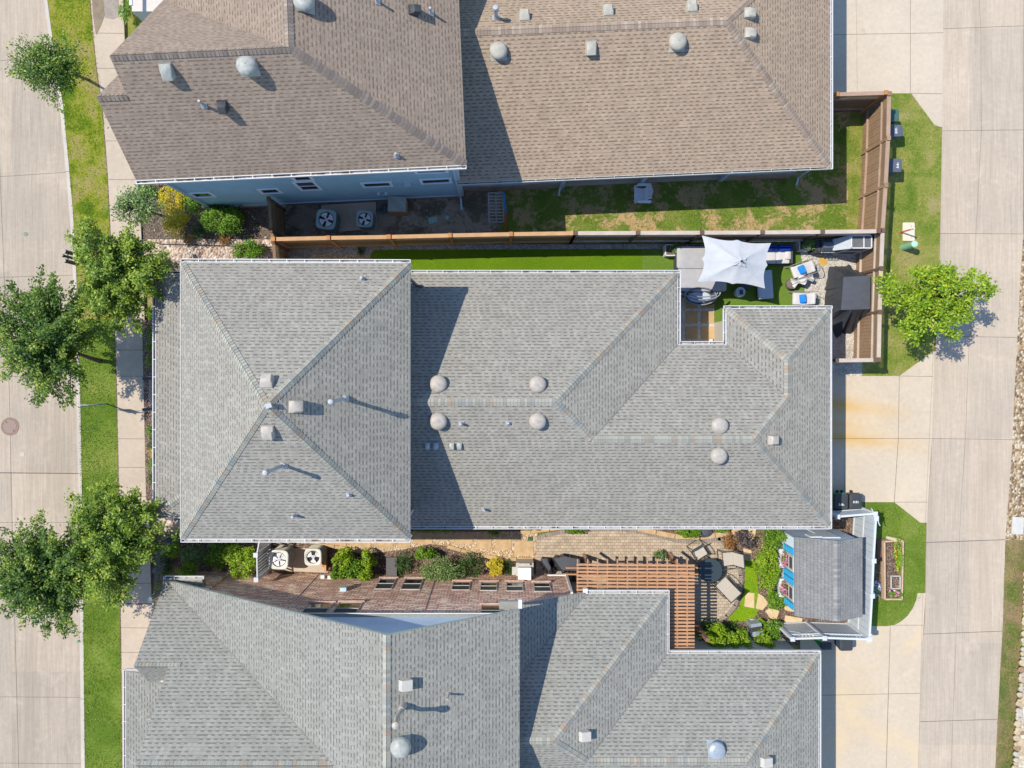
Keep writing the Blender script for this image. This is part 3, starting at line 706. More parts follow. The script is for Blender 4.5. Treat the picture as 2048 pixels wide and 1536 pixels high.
# lower roof
s_ = .48
xW = uE - .42; yN = (NY - 546.5) * kL; yS = (NY - 1052) * kL; x1 = (1355 - NX) * kL; x2 = (1453 - NX) * kL; x3 = (1660 - NX) * kL; yI = (NY - 689) * kL; yT = (NY - 617.5) * kL
h1 = (yN - yS) / 2; yr1 = (yN + yS) / 2; z1 = ZE + s_ * h1; R1 = (x1 - h1, yr1, z1)
h2 = (yI - yS) / 2; yr2 = (yI + yS) / 2; z2 = ZE + s_ * h2; V2 = (x1 + 0, yI, ZE); R2w = (x1 - h2, yr2, z2)
R2e = (x3 - h2, yr2, z2)
hw = (x3 - x2) / 2; xr3 = (x2 + x3) / 2; z3 = ZE + s_ * hw; R3n = (xr3, yT - hw, z3)
# ridge3 meets the main north slope where z equal: yI - y = hw
R3s = (xr3, yI - hw, z3)
L_n1 = [(x1, yN, ZE), (xW, yN, ZE), (xW, yr1, z1), R1]
L_e1 = [(x1, yN, ZE), R1, R2w, (x1, yI, ZE)]
L_s = [(xW, yS, ZE), (x3, yS, ZE), R2e, R2w, R1, (xW, yr1, z1)]
L_n2 = [(x1, yI, ZE), R2w, R2e, R3s, (x2, yI, ZE)]
L_w3 = [(x2, yI, ZE), R3s, R3n, (x2, yT, ZE)]
L_n3 = [(x2, yT, ZE), R3n, (x3, yT, ZE)]
L_e = [(x3, yT, ZE), R3n, R3s, R2e, (x3, yS, ZE)]
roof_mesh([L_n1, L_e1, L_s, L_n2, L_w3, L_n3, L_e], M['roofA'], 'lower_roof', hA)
N = normal
caps([((xW, yr1, z1), R1, N(L_n1), N(L_s)), ((x1, yN, ZE), R1, N(L_n1), N(L_e1)), (R1, R2w, N(L_e1), N(L_s)), (R2w, R2e, N(L_n2), N(L_s)), ((x3, yS, ZE), R2e, N(L_s), N(L_e)),
      (R2e, R3s, N(L_n2), N(L_e)), (R3s, R3n, N(L_w3), N(L_e)), ((x2, yT, ZE), R3n, N(L_w3), N(L_n3)), ((x3, yT, ZE), R3n, N(L_n3), N(L_e))], M['capA'], hA)
for p0, p1, s in (((xW, yN, ZE), (x1 + .12, yN, ZE), (0, 1, 0)), ((x1, yN, ZE), (x1, yI, ZE), (1, 0, 0)), ((x1 + .12, yI, ZE), (x2 - .12, yI, ZE), (0, 1, 0)), ((x2, yI, ZE), (x2, yT, ZE), (-1, 0, 0)),
                  ((x2 - .1, yT, ZE), (x3 + .1, yT, ZE), (0, 1, 0)), ((xW, yS, ZE), (x3, yS, ZE), (0, -1, 0))): gutter(hA, p0, p1, s)
gutter(hA, (x3, yS - .12, ZE), (x3, yT, ZE), (1, 0, 0), w=.07, hang=1.0)
wall('lower_wall', [(xW, yN - .4), (x1 - .4, yN - .4), (x1 - .4, yI - .4), (x2 + .4, yI - .4), (x2 + .4, yT - .4), (x3 - .4, yT - .4), (x3 - .4, yS + .4), (xW, yS + .4)], -.05, ZE - .04, M['beigewall'], hA)
# valley lines
def valley(parent, p0, p1, w=.05):
    p0, p1 = Vector(p0), Vector(p1); up = Vector((0, 0, .008)); return MB().bar(p0 + up, p1 + up, w, .012).build('valley_flashing', simple('valley_shadow_line', (.12, .12, .11, 1), .9, .2) if 'val' not in M else M['val'], parent)
M['val'] = simple('valley_metal', (.15, .15, .14, 1), .8, .2)
valley(hA, (x1, yI, ZE), R2w, .035); valley(hA, (x2, yI, ZE), R3s, .02)
# porch roof on the street side
zp = 3.3; kp = (H - zp) / F
pW, pN, pS = (312 - NX) * kp, (NY - 548) * kp, (NY - 1030) * kp
xt = uW + .45; rz = .33 * (xt - pW); inn = .67 * (xt - pW)
Pn0, Ps0, Pn1, Ps1 = (pW, pN, zp), (pW, pS, zp), (xt, pN - inn, zp + rz), (xt, pS + inn, zp + rz)
P_w = [Pn0, Ps0, Ps1, Pn1]; P_n = [(xt, pN, zp), Pn0, Pn1]; P_s = [Ps0, (xt, pS, zp), Ps1]
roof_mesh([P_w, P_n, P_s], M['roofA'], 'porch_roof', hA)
MB().bar((uW - .012, uN, ZU - .03), (uW - .012, uS, ZU - .03), .03, .10).build('drip_edge', M['offwhite'], hA)
caps([(Pn0, Pn1, N(P_n), N(P_w)), (Ps0, Ps1, N(P_s), N(P_w))], M['capA'], hA)
gutter(hA, (pW, pN + .12, zp), (pW, pS - .12, zp), (-1, 0, 0), w=.14, hang=.8); gutter(hA, (pW, pN, zp), (xt, pN, zp), (0, 1, 0)); gutter(hA, (pW, pS, zp), (xt, pS, zp), (0, -1, 0))
for yy in (pN - .4, pN - 3, pS + 3, pS + .4): MB().box((pW + .45, yy, 1.6), (.25, .25, 3.2)).build('porch_post', M['white'], hA)
wall('porch_floor', [(pW + .2, pN - .2), (xt, pN - .2), (xt, pS + .2), (pW + .2, pS + .2)], -.05, .3, M['brickP'], hA)
b = MB()
for i in range(3): b.prism(WP([(300 + i * 4, 755), (330, 755), (330, 820), (300 + i * 4, 820)]), -.02, .13 + .09 * i)
b.build('porch_steps', M['brickP'], hA)
for py_ in (818, 757): MB().box(W(306, py_, .5), (.5, .12, 1.0)).build('stair_railing', M['dark'], hA)
b = MB(); b.bar((uE - .1, uN - .55, ZU - .2), (uE - .1, uN - .55, 3.7), .09, .09, m=0); b.bar((uE - .1, uN - .55, 3.75), (uE + .1, uN - .55, 3.62), .09, .09); b.build('downspout', M['dark'], hA)
MB().bar((uE - .3, uS + .5, ZU - .2), (uE - .3, uS + .5, 3.5), .09, .09).build('downspout', M['white'], hA)
# vents
for poly, px, py, w_, kind in ((A_n, 535, 767, 0, 'b'), (A_s, 537, 860, 0, 'b'), (A_e, 588, 813, 0, 'b'), (L_n1, 877, 768, .36, 'm'), (L_s, 877, 842, .36, 'm'), (L_n1, 1075, 769, .35, 'm'), (L_s, 1075, 842, .35, 'm'), (L_n2, 1438, 851, .35, 'm'), (L_s, 1436, 911, .35, 'm'), (L_e, 1541, 880, 0, 'b')):
    p, n = on(poly, px, py)
    if kind == 'm': mushroom_vent(hA, p - Vector((0, 0, .02)), n, M['ventc'], w_, .30)
    else: box_vent(hA, p, n, (0, 0, 1), M['ventc'], .44 if px < 600 else .38, .42 if px < 600 else .36, .26)
for poly, px, py, h_, r_ in ((A_e, 691, 797, 1.45, .068), (A_s, 569, 930, 1.5, .068)):
    p, n = on(poly, px, py); pipe_vent(hA, p, h_, r_, M['lead'], True, 'flue_pipe', n, lean=(-.16, -.05))
for poly, px, py, h_ in ((A_n, 725, 557, .28), (A_s, 590, 1030, .4), (A_s, 698, 989, .2), (L_s, 922, 847, .35), (L_s, 1016, 846, .16), (L_s, 968, 1018, .35)):
    p, n = on(poly, px, py); pipe_vent(hA, p, h_, .05, M['lead'], False, 'plumbing_vent', n, lean=(0, 0))
for px, c in ((855, 0), (872, 0), (904, 1), (919, 1)):
    p, n = on(L_s, px, 890); box_vent(hA, p, n, (0, 0, 1), M['galv'] if c == 0 else M['ventg'], .2, .24, .14, 'exhaust_vent')
p = Vector(AP); b = MB(); b.box(p + Vector((.08, 0, .03)), (.2, .16, .07), .3); b.build('ridge_flashing', M['lead'], hA)

# ======================= B : brown-roofed house to the north
hB = thing('house', (-2, 12, 0), 'blue sided house along the top under brown shingle roofs', 'house')
rot = .0487       # the house is turned a little against the others
e0 = Vector((-14.11, 7.21)); e1 = Vector((-1.49, 7.80)); dB = (e1 - e0).normalized()
def eyB(x): return e0.y + (x - e0.x) * dB.y / dB.x
sS, zR = 1.24, 10.6
dy = (zR - ZU) / sS
def Bp(x, t, z): return (x, eyB(x) + t, z)       # t = distance north of the south eave
xG0, xG1, xRg = -14.1, -13.05, -7.12
tS = (9.5 - ZU) / sS
yTop = 16.0
peak = Bp(xRg, dy, zR); peakG = Bp(xG1, dy, zR); sm0 = Bp(xG0, tS, 9.5); sm1 = Bp(xG1, tS, 9.5)
B_s = [Bp(xG0, 0, ZU), Bp(-1.49, 0, ZU), peak, peakG, sm1, sm0]
B_e = [Bp(-1.49, 0, ZU), (-2.2, 24, ZU), (-7.6, 24, zR), peak]
vB = Bp(xG1, dy + 3.74, zR - 3.74)
B_nG = [peakG, peak, vB]
B_sm = [sm0, sm1, Bp(xG1, tS + 1.9, 9.5 - 2.0), Bp(xG0, tS + 1.9, 9.5 - 2.0)]
# west slope of the main body behind the gable, meeting its north slope in a valley
B_w = [peak, (-7.6, 24, zR), (xG1 - .45, 24, zR - 3.72), vB]
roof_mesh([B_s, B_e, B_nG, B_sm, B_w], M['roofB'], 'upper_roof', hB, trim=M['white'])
caps([(B_s[1], peak, N(B_s), N(B_e)), (peakG, peak, N(B_s), N(B_nG)), (peak, (-7.6, 24, zR), N(B_e), N(B_w)), (sm0, sm1, N(B_s), N(B_sm))], M['capB'], hB, .17)
gutter(hB, B_s[0], B_s[1], (.0487, -1, 0), w=.13, hang=.75)
nB = Vector((dB.y, -dB.x, 0))
wx0, wx1 = -13.9, -1.95
def wyB(x): return eyB(x) + .42
wall('upper_wall', [(wx0, wyB(wx0)), (wx1, wyB(wx1)), (-2.6, 23), (-12.85, 23), (-12.85, wyB(wx0) + 3.3), (wx0, wyB(wx0) + 3.3)], .42, ZU - .05, M['blueside'], hB)
wall('foundation_wall', [(wx0 - .02, wyB(wx0) - .03), (wx1, wyB(wx1) - .03), (-2.6, 23), (-13.4, 23)], -.05, .42, M['brickB'], hB)
b = MB(); b.bar((wx0, wyB(wx0) - .035, .46), (wx1, wyB(wx1) - .035, .46), .05, .08); b.bar((wx0 + .04, wyB(wx0) - .02, .5), (wx0 + .04, wyB(wx0) - .02, 6.7), .12, .12); b.bar((wx1 - .05, wyB(wx1) - .02, .5), (wx1 - .05, wyB(wx1) - .02, 6.7), .12, .12)
b.build('corner_trim', simple('blue_trim', (.36, .47, .54, 1), .6, .05), hB)
# gable wall facing the street
b = MB()
for xg, tt, zz in ((xG1 + .25, dy, zR),):
    yb = wyB(xg); b.quadv([(xg, yb, 6.7), (xg, yb + 6.2, 6.7), (xg, eyB(xg) + dy, zR - .3), (xg + .3, yb, 6.7), (xg + .3, yb + 6.2, 6.7), (xg + .3, eyB(xg) + dy, zR - .3)], [(0, 2, 1), (3, 4, 5), (0, 3, 5, 2), (1, 2, 5, 4)])
b.build('gable_wall', M['whiteside'], hB)
M['blueTrim'] = bpy.data.materials['blue_trim']; M['frameB'] = simple('pale_blue_frame', (.62, .72, .8, 1), .5, .03)
for px, py, w_, h_ in ((405, 389, .75, .6), (540, 381.5, .7, .6), (615, 371, .72, 1.25), (603, 354, .62, .8), (754, 368.5, 1.1, .55), (872, 361.5, 1.15, .55), (862, 340, 1.15, .55)):
    # where this sight line meets the south wall
    n = nB; p0 = Vector((wx0, wyB(wx0), 0)); o = Vector((0, 0, H)); d = W(px, py, 0) - o; t = (p0 - o).dot(n) / d.dot(n); c = o + d * t
    window(hB, c + n * .0, w_, h_, (dB.x, dB.y, 0), n, .12, .04, mull=(h_ > 1), fm=M['frameB'])
for px, py, s in ((815, 367, .26), (757, 385, .12), (772, 385, .12)):
    d = W(px, py, 0) - o; t = (p0 - o).dot(nB) / d.dot(nB); MB().box(o + d * t + nB * .06, (s, .12, s), rot).build('utility_box', M['blueTrim'], hB)
b = MB(); q = (-2.1, wyB(-2.1) - .08)
b.bar((q[0], q[1], 6.6), (q[0], q[1], .1), .09, .09); b.bar((q[0], q[1], .12), (q[0] + .05, q[1] - .55, .06), .09, .07); b.build('downspout', M['blueTrim'], hB)
# rear single storey roof
g0, g1 = Vector((-2.05, 8.03)), Vector((14.0, 8.72))
def eyR(x): return g0.y + (x - g0.x) * (g1.y - g0.y) / (g1.x - g0.x)
hR = 5.25; zr = 3.3 + .5 * hR; xe = 14.0; xw = -2.05
def Rp(x, t, z): return (x, eyR(x) + t, z)
RE = Rp(xe - hR, hR, zr)
R_s = [Rp(xw, 0, 3.3), Rp(xe, 0, 3.3), RE, Rp(xw, hR, zr)]
R_e = [Rp(xe, 0, 3.3), Rp(xe, 2 * hR, 3.3), RE]
R_n = [Rp(xw, hR, zr), RE, Rp(xe, 2 * hR, 3.3), Rp(xw, 2 * hR, 3.3)]
roof_mesh([R_s, R_e, R_n], M['roofB'] if 0 else shingles('warm_brown_shingle', (.26, .195, .14, 1), (.37, .285, .21, 1), (.295, .225, .168, 1)), 'rear_roof', hB, trim=M['white'])
caps([(Rp(xw, hR, zr), RE, N(R_s), N(R_n)), (Rp(xe, 0, 3.3), RE, N(R_s), N(R_e)), (RE, Rp(xe, 2 * hR, 3.3), N(R_e), N(R_n))], capmat('tan_ridge_cap', [(0, (.29, .225, .175)), (.4, (.24, .185, .145)), (.7, (.34, .28, .22)), (.85, (.27, .21, .165))]), hB, .16)
gutter(hB, (xw, eyR(xw), 3.3), (xe, eyR(xe), 3.3), (.043, -1, 0), w=.10, hang=.85, m=M['offwhite']); gutter(hB, (xe, eyR(xe) - .1, 3.3), (xe, eyR(xe) + 2 * hR, 3.3), (1, 0, 0), w=.11, hang=1.0)
def Rw(x, t): return (x, eyR(x) + t)
xa, xb, xc = (1122 - NX) / 42, (1440 - NX) / 42, (1596 - NX) / 42
wall('rear_wall', [Rw(xw, .42), Rw(xa, .42), Rw(xa, 2.6), Rw(xb, 2.6), Rw(xb, .42), Rw(xe - .5, .42), Rw(xe - .5, 9.8), Rw(xw, 9.8)], -.05, 3.2, M['blueside'], hB)
for u0, u1 in ((xw, xa), (xb, xe - .5)): MB().prism([Rw(u0, .38), Rw(u1, .38), Rw(u1, .5), Rw(u0, .5)], -.05, .9).build('brick_wainscot', M['brickB'], hB)
b = MB(); b.prism([Rw(xa, .45), Rw(xb, .45), Rw(xb, 2.6), Rw(xa, 2.6)], -.05, .1); b.build('covered_patio_floor', M['walk'], hB)
for x in (xa + .05, (1290 - NX) / 43.5, xb): MB().box((x, eyR(x) + .42, 1.6), (.16, .16, 3.2)).build('patio_post', M['blueTrim'], hB)
for x in (xa, xc): MB().tube([(x, eyR(x) + .3, 3.15), (x - .05, eyR(x) + .36, 2.8), (x - .05, eyR(x) + .36, .2), (x - .12, eyR(x) - .0, .08)], .05).build('downspout', M['blueTrim'], hB)
# vents of the brown roofs
M['ventb'] = simple('vent_weathered_tan', (.33, .315, .27, 1), .55, .15, 6)
for poly, px, py, k in ((B_s, 335, 140, 'b'), (B_s, 497, 134, 'm'), (B_e, 610, 6, 'm'), (R_s, 997, 104, 'm'), (R_s, 1354, 86, 'm'), (R_s, 1182, 96, 'b'), (R_n, 1049, 36, 'b'), (R_n, 1216, 26, 'b'), (R_n, 1383, 18, 'b'), (R_e, 1495, 28, 'b'), (R_e, 1496, 68, 'b')):
    p, n = on(poly, px, py); up = Vector((0, 0, 1))
    if k == 'm': mushroom_vent(hB, p, n, M['ventg'] if px < 900 else M['ventb'], .36, .34 if px < 900 else .3)
    else: box_vent(hB, p, n, up, M['ventg'] if px < 900 else M['ventb'], .42, .5 if px < 900 or px == 1182 else .4, .24)
for poly, px, py in ((B_s, 446, 210), (B_e, 826, 22)):
    p, n = on(poly, px, py); box_vent(hB, p, n, (0, 0, 1), M['ventk'], .34, .34, .3, 'exhaust_vent')
for poly, px, py, h_ in ((B_s, 408, 211, .45), (B_s, 793, 311, .28), (B_e, 862, 26, .4), (B_e, 755, 3, .4)):
    p, n = on(poly, px, py); pipe_vent(hB, p, h_, .045, M['lead'], False, 'plumbing_vent', n)
p, n = on(R_n, 992, 36); pipe_vent(hB, p, .75, .08, M['lead'], True, 'flue_pipe', n)
# upper storey wall of the fragment seen at the very top left (front porch siding)
M['deck'] = simple('cream_deck_boards', (.47, .42, .38, 1), .7, .05)
b = MB(); b.prism([(W(264, 0, 3.7).x, 15.2), (-12.9, 15.2), (-12.9, 24), (W(264, 0, 3.7).x, 24)], -.05, 3.6); b.build('porch_wall', M['deck'], hB)
for i in range(16): y_ = 15.2 + .55 * i; MB().box(((W(264, 0, 3.7).x - 12.8) / 2, y_ + .265, 3.66), (-12.8 - W(264, 0, 3.7).x, .53, .1)).build('deck_board', M['deck'], hB)
MB().bar((W(262, 0, 4.2).x, 15.2, 4.2), (W(262, 0, 4.2).x, 24, 4.2), .1, .1).build('handrail', M['white'], hB)

# ======================= C : grey-roofed brick house to the south
hC = thing('house', (-2, -15, 0), 'mottled brick house along the bottom under a grey shingle gable roof', 'house')
yC = -9.3; sC = .61; xC0, zC0 = -14.98, 2.57; xP = -4.14; zP = zC0 + sC * (xP - xC0); xCe = .57; zCe = 6.45
yEnd = -30.0
sN = 1.0; yRg = yC - (7.85 - zC0) / sN
def zW(x): return zC0 + sC * (x - xC0)
def xV(z): return xC0 + (z - zC0) / sC
C_e = [(xP, yC, zP), (xP, yEnd, zP), (xCe, yEnd, zCe), (xCe, yC, zCe)]
vTop = (xV(7.85), yRg, 7.85)
C_w = [(xP, yC, zP), (xC0, yC, zC0), vTop, (xV(7.85), yEnd, 7.85), (xP, yEnd, zP)]
xg, yg, zg = -13.6, -12.0, 5.27
C_n = [(xC0, yC, zC0), (xC0, yg, zg), (xg, yg, zg), (xg, yRg, 7.85), vTop]
C_s = [(xg, yRg, 7.85), vTop, (xV(7.85), yRg - 4.5, 3.4), (xg, yRg - 4.5, 3.4)]
C_gs = [(xC0, yg, zg), (xg, yg, zg), (xg, yg - .75, zg - .8), (xC0, yg - 1.25, zg - 1.35)]
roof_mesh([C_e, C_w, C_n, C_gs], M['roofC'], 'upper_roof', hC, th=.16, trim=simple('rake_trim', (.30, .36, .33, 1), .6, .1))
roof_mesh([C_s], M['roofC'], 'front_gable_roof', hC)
caps([((xP, yC, zP), (xP, yEnd, zP), N(C_e), N(C_w)), ((xg, yRg, 7.85), vTop, N(C_n), N(C_s)), ((xC0, yg, zg), (xg + .5, yg, zg), N(C_n), N(C_gs))], M['capA'], hC, .15)
valley(hC, (xC0, yC, zC0), vTop, .03)
# cornice return with gutter at the north west corner
ret = [(xC0, yC, zC0), (-13.35, yC, zC0), (-13.25, yC - .42, zC0 + .3), (xC0, yC - .1, zC0 + .08)]
MB().prism([(xC0 - .05, yC - .45), (-13.3, yC - .55), (-13.4, yC + .02), (xC0 - .05, yC + .02)], zC0 - .4, zC0 - .1).build('cornice_return', M['roofC'], hC)
gutter(hC, (xC0 - .05, yC + .02, zC0 - .05), (-13.3, yC + .02, zC0 - .05), (0, 1, 0), hang=.5); gutter(hC, (xC0 - .02, yC + .1, zC0 - .1), (xC0 - .02, yC - 1.1, zC0 - .1), (-1, 0, 0), w=.1)
MB().box((xCe - .35, yC + .1, zCe - .25), (.9, .3, .2)).build('cornice_return', M['roofC'], hC)
MB().box((xCe + .02, yC + .16, zCe - .22), (.14, .34, .26)).build('fascia_end', M['white'], hC)
# walls
yWl = -9.75
def extr(b, prof, y0, y1, m=0):
    n = len(prof); a = [(x, y0, z) for x, z in prof]; c = [(x, y1, z) for x, z in prof]
    b.face(a[::-1], m, [(x, z) for x, z in prof][::-1]); b.face(c, m, [(x, z) for x, z in prof])
    for i in range(n):
        j = (i + 1) % n; b.face([a[i], a[j], c[j], c[i]], m, [(0, 0), (.3, 0), (.3, .3), (0, .3)])
b = MB(); extr(b, [(-14.4, 0), (2.88, 0), (2.88, 3.2), (.2, 4.6), (.2, 6.1), (-8.9, 6.1), (-14.4, 2.72)], yWl, -14.0)
b.build('brick_wall', M['brickC'], hC)
b = MB(); b.prism([(-14.4, -14), (.2, -14), (.2, -29), (-13.2, -29), (-13.2, -14.2)], 0, 5.5); b.build('upper_wall', M['beigewall'], hC)
b = MB(); extr(b, [(-8.9, 6.1), (.22, 6.1), (.22, zCe - .1), (xP, zP - .17), (-8.95, zW(-8.95) - .2)], yWl - .02, yWl - .5); b.build('gable_siding', M['whiteside'], hC)
# fixed orientation: proud face towards north
b = MB(); extr(b, [(-8.9, 6.14), (.22, 6.14), (.22, zCe - .15), (xP, zP - .19), (-8.6, zW(-8.6) - .2)], yWl + .04, yWl - .02); b.build('gable_siding', M['whiteside'], hC)
b = MB(); b.bar((-9.1, yWl + .08, 6.08), (.25, yWl + .08, 6.08), .2, .12, 0); b.build('band_trim', simple('grey_band', (.2, .21, .2, 1), .6, .1), hC)
MB().bar((-9.0, yWl + .19, 6.15), (.25, yWl + .19, 6.15), .03, .03).build('band_trim', M['white'], hC)
b = MB(); b.bar((2.9, yWl + .02, .05), (2.9, yWl + .02, 3.1), .13, .1); b.bar((2.85, yWl + .03, .3), (2.0, yWl + .03, .3), .06, .1); b.build('corner_trim', M['white'], hC)
for x in (-8.85, -3.25):
    MB().bar((x, yWl + .003, .2), (x, yWl + .003, 6.0), .04, .008).build('expansion_joint', M['white'], hC)
def onC(px, py):
    o = Vector((0, 0, H)); d = W(px, py, 0) - o; t = (yWl - o.y) / d.y; return o + d * t
for x0, x1, y0, y1 in ((762, 792, 1158, 1178), (812, 846, 1158, 1179), (908, 940, 1164, 1180), (963, 993, 1165, 1181), (1014, 1044, 1165, 1182), (1068, 1098, 1166, 1183), (620, 666, 1207, 1229), (680, 724, 1206, 1230), (964, 1000, 1211, 1234)):
    a, c = onC(x0, y0), onC(x1, y1); z0, z1_ = min(a.z, c.z), max(a.z, c.z); xa_, xc_ = a.x, onC(x1, y0).x
    cc = Vector(((xa_ + xc_) / 2, yWl, (z0 + z1_) / 2)); ww = xc_ - xa_
    window(hC, cc, ww, z1_ - z0, (1, 0, 0), (0, 1, 0), .035, .03)
    sb = MB(); sb.face([(cc.x - ww / 2 - .08, yWl + .014, z0 - .30), (cc.x - ww / 2 - .08, yWl + .014, z0 - .07), (cc.x + ww / 2 + .08, yWl + .014, z0 - .07), (cc.x + ww / 2 + .08, yWl + .014, z0 - .30)], 0, [(0, 0), (0, .23), (ww + .16, .23), (ww + .16, 0)])
    sb.box((cc.x, yWl + .04, z0 - .09), (ww + .2, .09, .05)); sb.build('window_sill', M['soldier'], hC)
b = MB(); a = onC(688, 1180); b.box(a + Vector((0, .08, 0)), (.28, .16, .4)); b.build('utility_box', M['blueTrim'], hC)
for px, py in ((646, 1156), (660, 1157)): a = onC(px, py); MB().box(a + Vector((0, .08, 0)), (.18, .16, .22)).build('outlet_box', M['white'], hC)
# rear single storey roof of C
kq = (H - 3.3) / F
a_x0, a_x1, a_x2 = (1172 - NX) * kq, (1334 - NX) * kq, (1637 - NX) * kq
a_yN, a_yI = (NY - 1188) * kq, (NY - 1308) * kq
hh1 = 5.05; hh2 = 3.66; q_s = .5; zq = 3.3
Q1 = (a_x1 - hh1, a_yN - hh1, zq + q_s * hh1); Q2w = (a_x1 - hh2, a_yI - hh2, zq + q_s * hh2); Q2e = (a_x2 - hh2, a_yI - hh2, zq + q_s * hh2)
ySC = a_yN - 2 * hh1
xl = .18
zsh = lambda x: zq + .5 * (a_x0 - x)
yv = lambda x: a_yN - .12 - (zsh(x) - zq) / q_s
S_e = [(a_x0, a_yN - .12, zq), (xl, a_yN - .12, zsh(xl)), (xl, yv(xl), zsh(xl))]
S_e = [(a_x0, a_yN + .06, zq), (xl, a_yN + .06, zsh(xl)), (xl, a_yN - (zsh(xl) - zq) / q_s, zsh(xl)), (a_x0, a_yN, zq)]
S_n = [(a_x0, a_yN, zq), (xl, a_yN - (zsh(xl) - zq) / q_s, zsh(xl)), (xl, a_yN - hh1, Q1[2]), Q1, (a_x1, a_yN, zq)]
S_e1 = [(a_x1, a_yN, zq), Q1, Q2w, (a_x1, a_yI, zq)]
S_n2 = [(a_x1, a_yI, zq), Q2w, Q2e, (a_x2, a_yI, zq)]
S_e2 = [(a_x2, a_yI, zq), Q2e, (a_x2, ySC, zq)]
S_s = [(a_x2, ySC, zq), Q2e, Q2w, Q1, (xl, a_yN - hh1, Q1[2]), (xl, ySC, zq)]
roof_mesh([S_e, S_n, S_e1, S_n2, S_e2, S_s], M['roofC'], 'rear_roof', hC)
caps([((xl, a_yN - hh1, Q1[2]), Q1, N(S_n), N(S_s)), ((a_x1, a_yN, zq), Q1, N(S_n), N(S_e1)), (Q1, Q2w, N(S_e1), N(S_s)), (Q2w, Q2e, N(S_n2), N(S_s)), ((a_x2, a_yI, zq), Q2e, N(S_n2), N(S_e2))], M['capA'], hC)
valley(hC, (a_x1, a_yI, zq), Q2w, .035); valley(hC, S_e[3], S_e[2], .03)
gutter(hC, (a_x0 + .05, a_yN, zq), (a_x1 + .1, a_yN, zq), (0, 1, 0), w=.15, hang=.85); gutter(hC, (a_x1, a_yN, zq), (a_x1, a_yI, zq), (1, 0, 0), w=.09, hang=1.2); gutter(hC, (a_x1 + .1, a_yI, zq), (a_x2 + .1, a_yI, zq), (0, 1, 0), w=.13, hang=.85); gutter(hC, (a_x2, a_yI, zq), (a_x2, ySC, zq), (1, 0, 0), w=.10, hang=1.1)
wall('rear_wall', [(.2, a_yN - .45), (a_x1 - .4, a_yN - .45), (a_x1 - .4, a_yI - .4), (a_x2 - .4, a_yI - .4), (a_x2 - .4, ySC + .4), (.2, ySC + .4)], -.05, 3.2, M['beigewall'], hC)
b = MB(); b.box((a_x0 - .02, a_yN + .1, 3.2), (.2, .24, .2)); b.build('fascia_end', M['white'], hC)
# street side porch of C
kp3 = (H - 3.0) / F; px0 = (252 - NX) * kp3
P3 = [(px0, -13.15, 3.0), (-13.5, -13.15, 3.85), (-13.5, -22, 3.85), (px0, -22, 3.0)]
roof_mesh([P3], M['roofC'], 'porch_roof', hC); gutter(hC, (px0, -13.1, 3.0), (px0, -22, 3.0), (-1, 0, 0), w=.11, hang=.75)
gutter(hC, (px0, -13.13, 3.0), (px0 + 1.2, -13.13, 3.0), (0, 1, 0), w=.06, hang=2)
wall('porch_wall', [(px0 + .5, -13.5), (-13.2, -13.5), (-13.2, -22), (px0 + .5, -22)], -.05, 2.9, M['beigewall'], hC)
b = MB(); yb = yC - .35; xq = xC0 + .35
b.quadv([(xq, yb, 0), (xq, -13.6, 0), (xq, -13.6, 3.4), (xq, yg, zg - .25), (xq, yb, zC0 - .05), (xq + 1.6, yb, 0), (xq + 1.6, -13.6, 0), (xq + 1.6, -13.6, 3.4), (xq + 1.6, yg, zg - .25), (xq + 1.6, yb, zC0 - .05)], [(0, 4, 3, 2, 1), (5, 6, 7, 8, 9), (0, 5, 9, 4), (1, 2, 7, 6), (4, 9, 8, 3), (3, 8, 7, 2)])
b.build('front_wall', M['brickC'], hC)
# vents of C
for poly, px, py, k in ((C_e, 808, 1368, 'x'), (C_e, 803, 1489, 'm'), (S_e1, 1166, 1470, 'x'), (S_n2, 1431, 1498, 'm2'), (S_e2, 1528, 1522, 'x')):
    p, n = on(poly, px, py)
    if k == 'x':
        b = MB(); up = (Vector((0, 0, 1)) - n * n.z).normalized(); s = up.cross(n); w_, l_, h_ = .19, .2, .26
        P = lambda x, y, z: p + s * x * w_ + up * y * l_ + n * z
        b.quadv([P(-1, -1, 0), P(1, -1, 0), P(1, 1, 0), P(-1, 1, 0), P(-1, -1.1, h_), P(1, -1.1, h_), P(1, .7, h_ * .62), P(-1, .7, h_ * .62)], [(4, 5, 6, 7), (0, 1, 5, 4), (1, 2, 6, 5), (2, 3, 7, 6), (3, 0, 4, 7)][::1])
        b.build('roof_vent', M['offwhite'], hC)
    elif k == 'm': mushroom_vent(hC, p, n, M['ventg'], .37, .42)
    else: mushroom_vent(hC, p, n, M['galv'], .37, .3)
p, n = on(C_e, 806, 1412); b = MB()
t_ = p + Vector((-.12, -.04, .75)); b.cyl(p - Vector((0, 0, .2)), p + Vector((-.02, 0, .30)), .16, .1, 16); b.tube([p + Vector((-.02, 0, .3)), t_, p + Vector((-.05, -.0, 1.35))], .075, 12); b.lathe([(.12, 0), (.13, .12), (.08, .17), (.02, .18)], p + Vector((-.05, 0, 1.3)), 14)
b.build('flue_pipe', M['ventc'], hC, smooth=True)
p, n = on(C_e, 897, 1387); pipe_vent(hC, p, .5, .035, M['ventc'], False, 'plumbing_vent', n)
b = MB(); o_ = Vector((0, 0, .02))
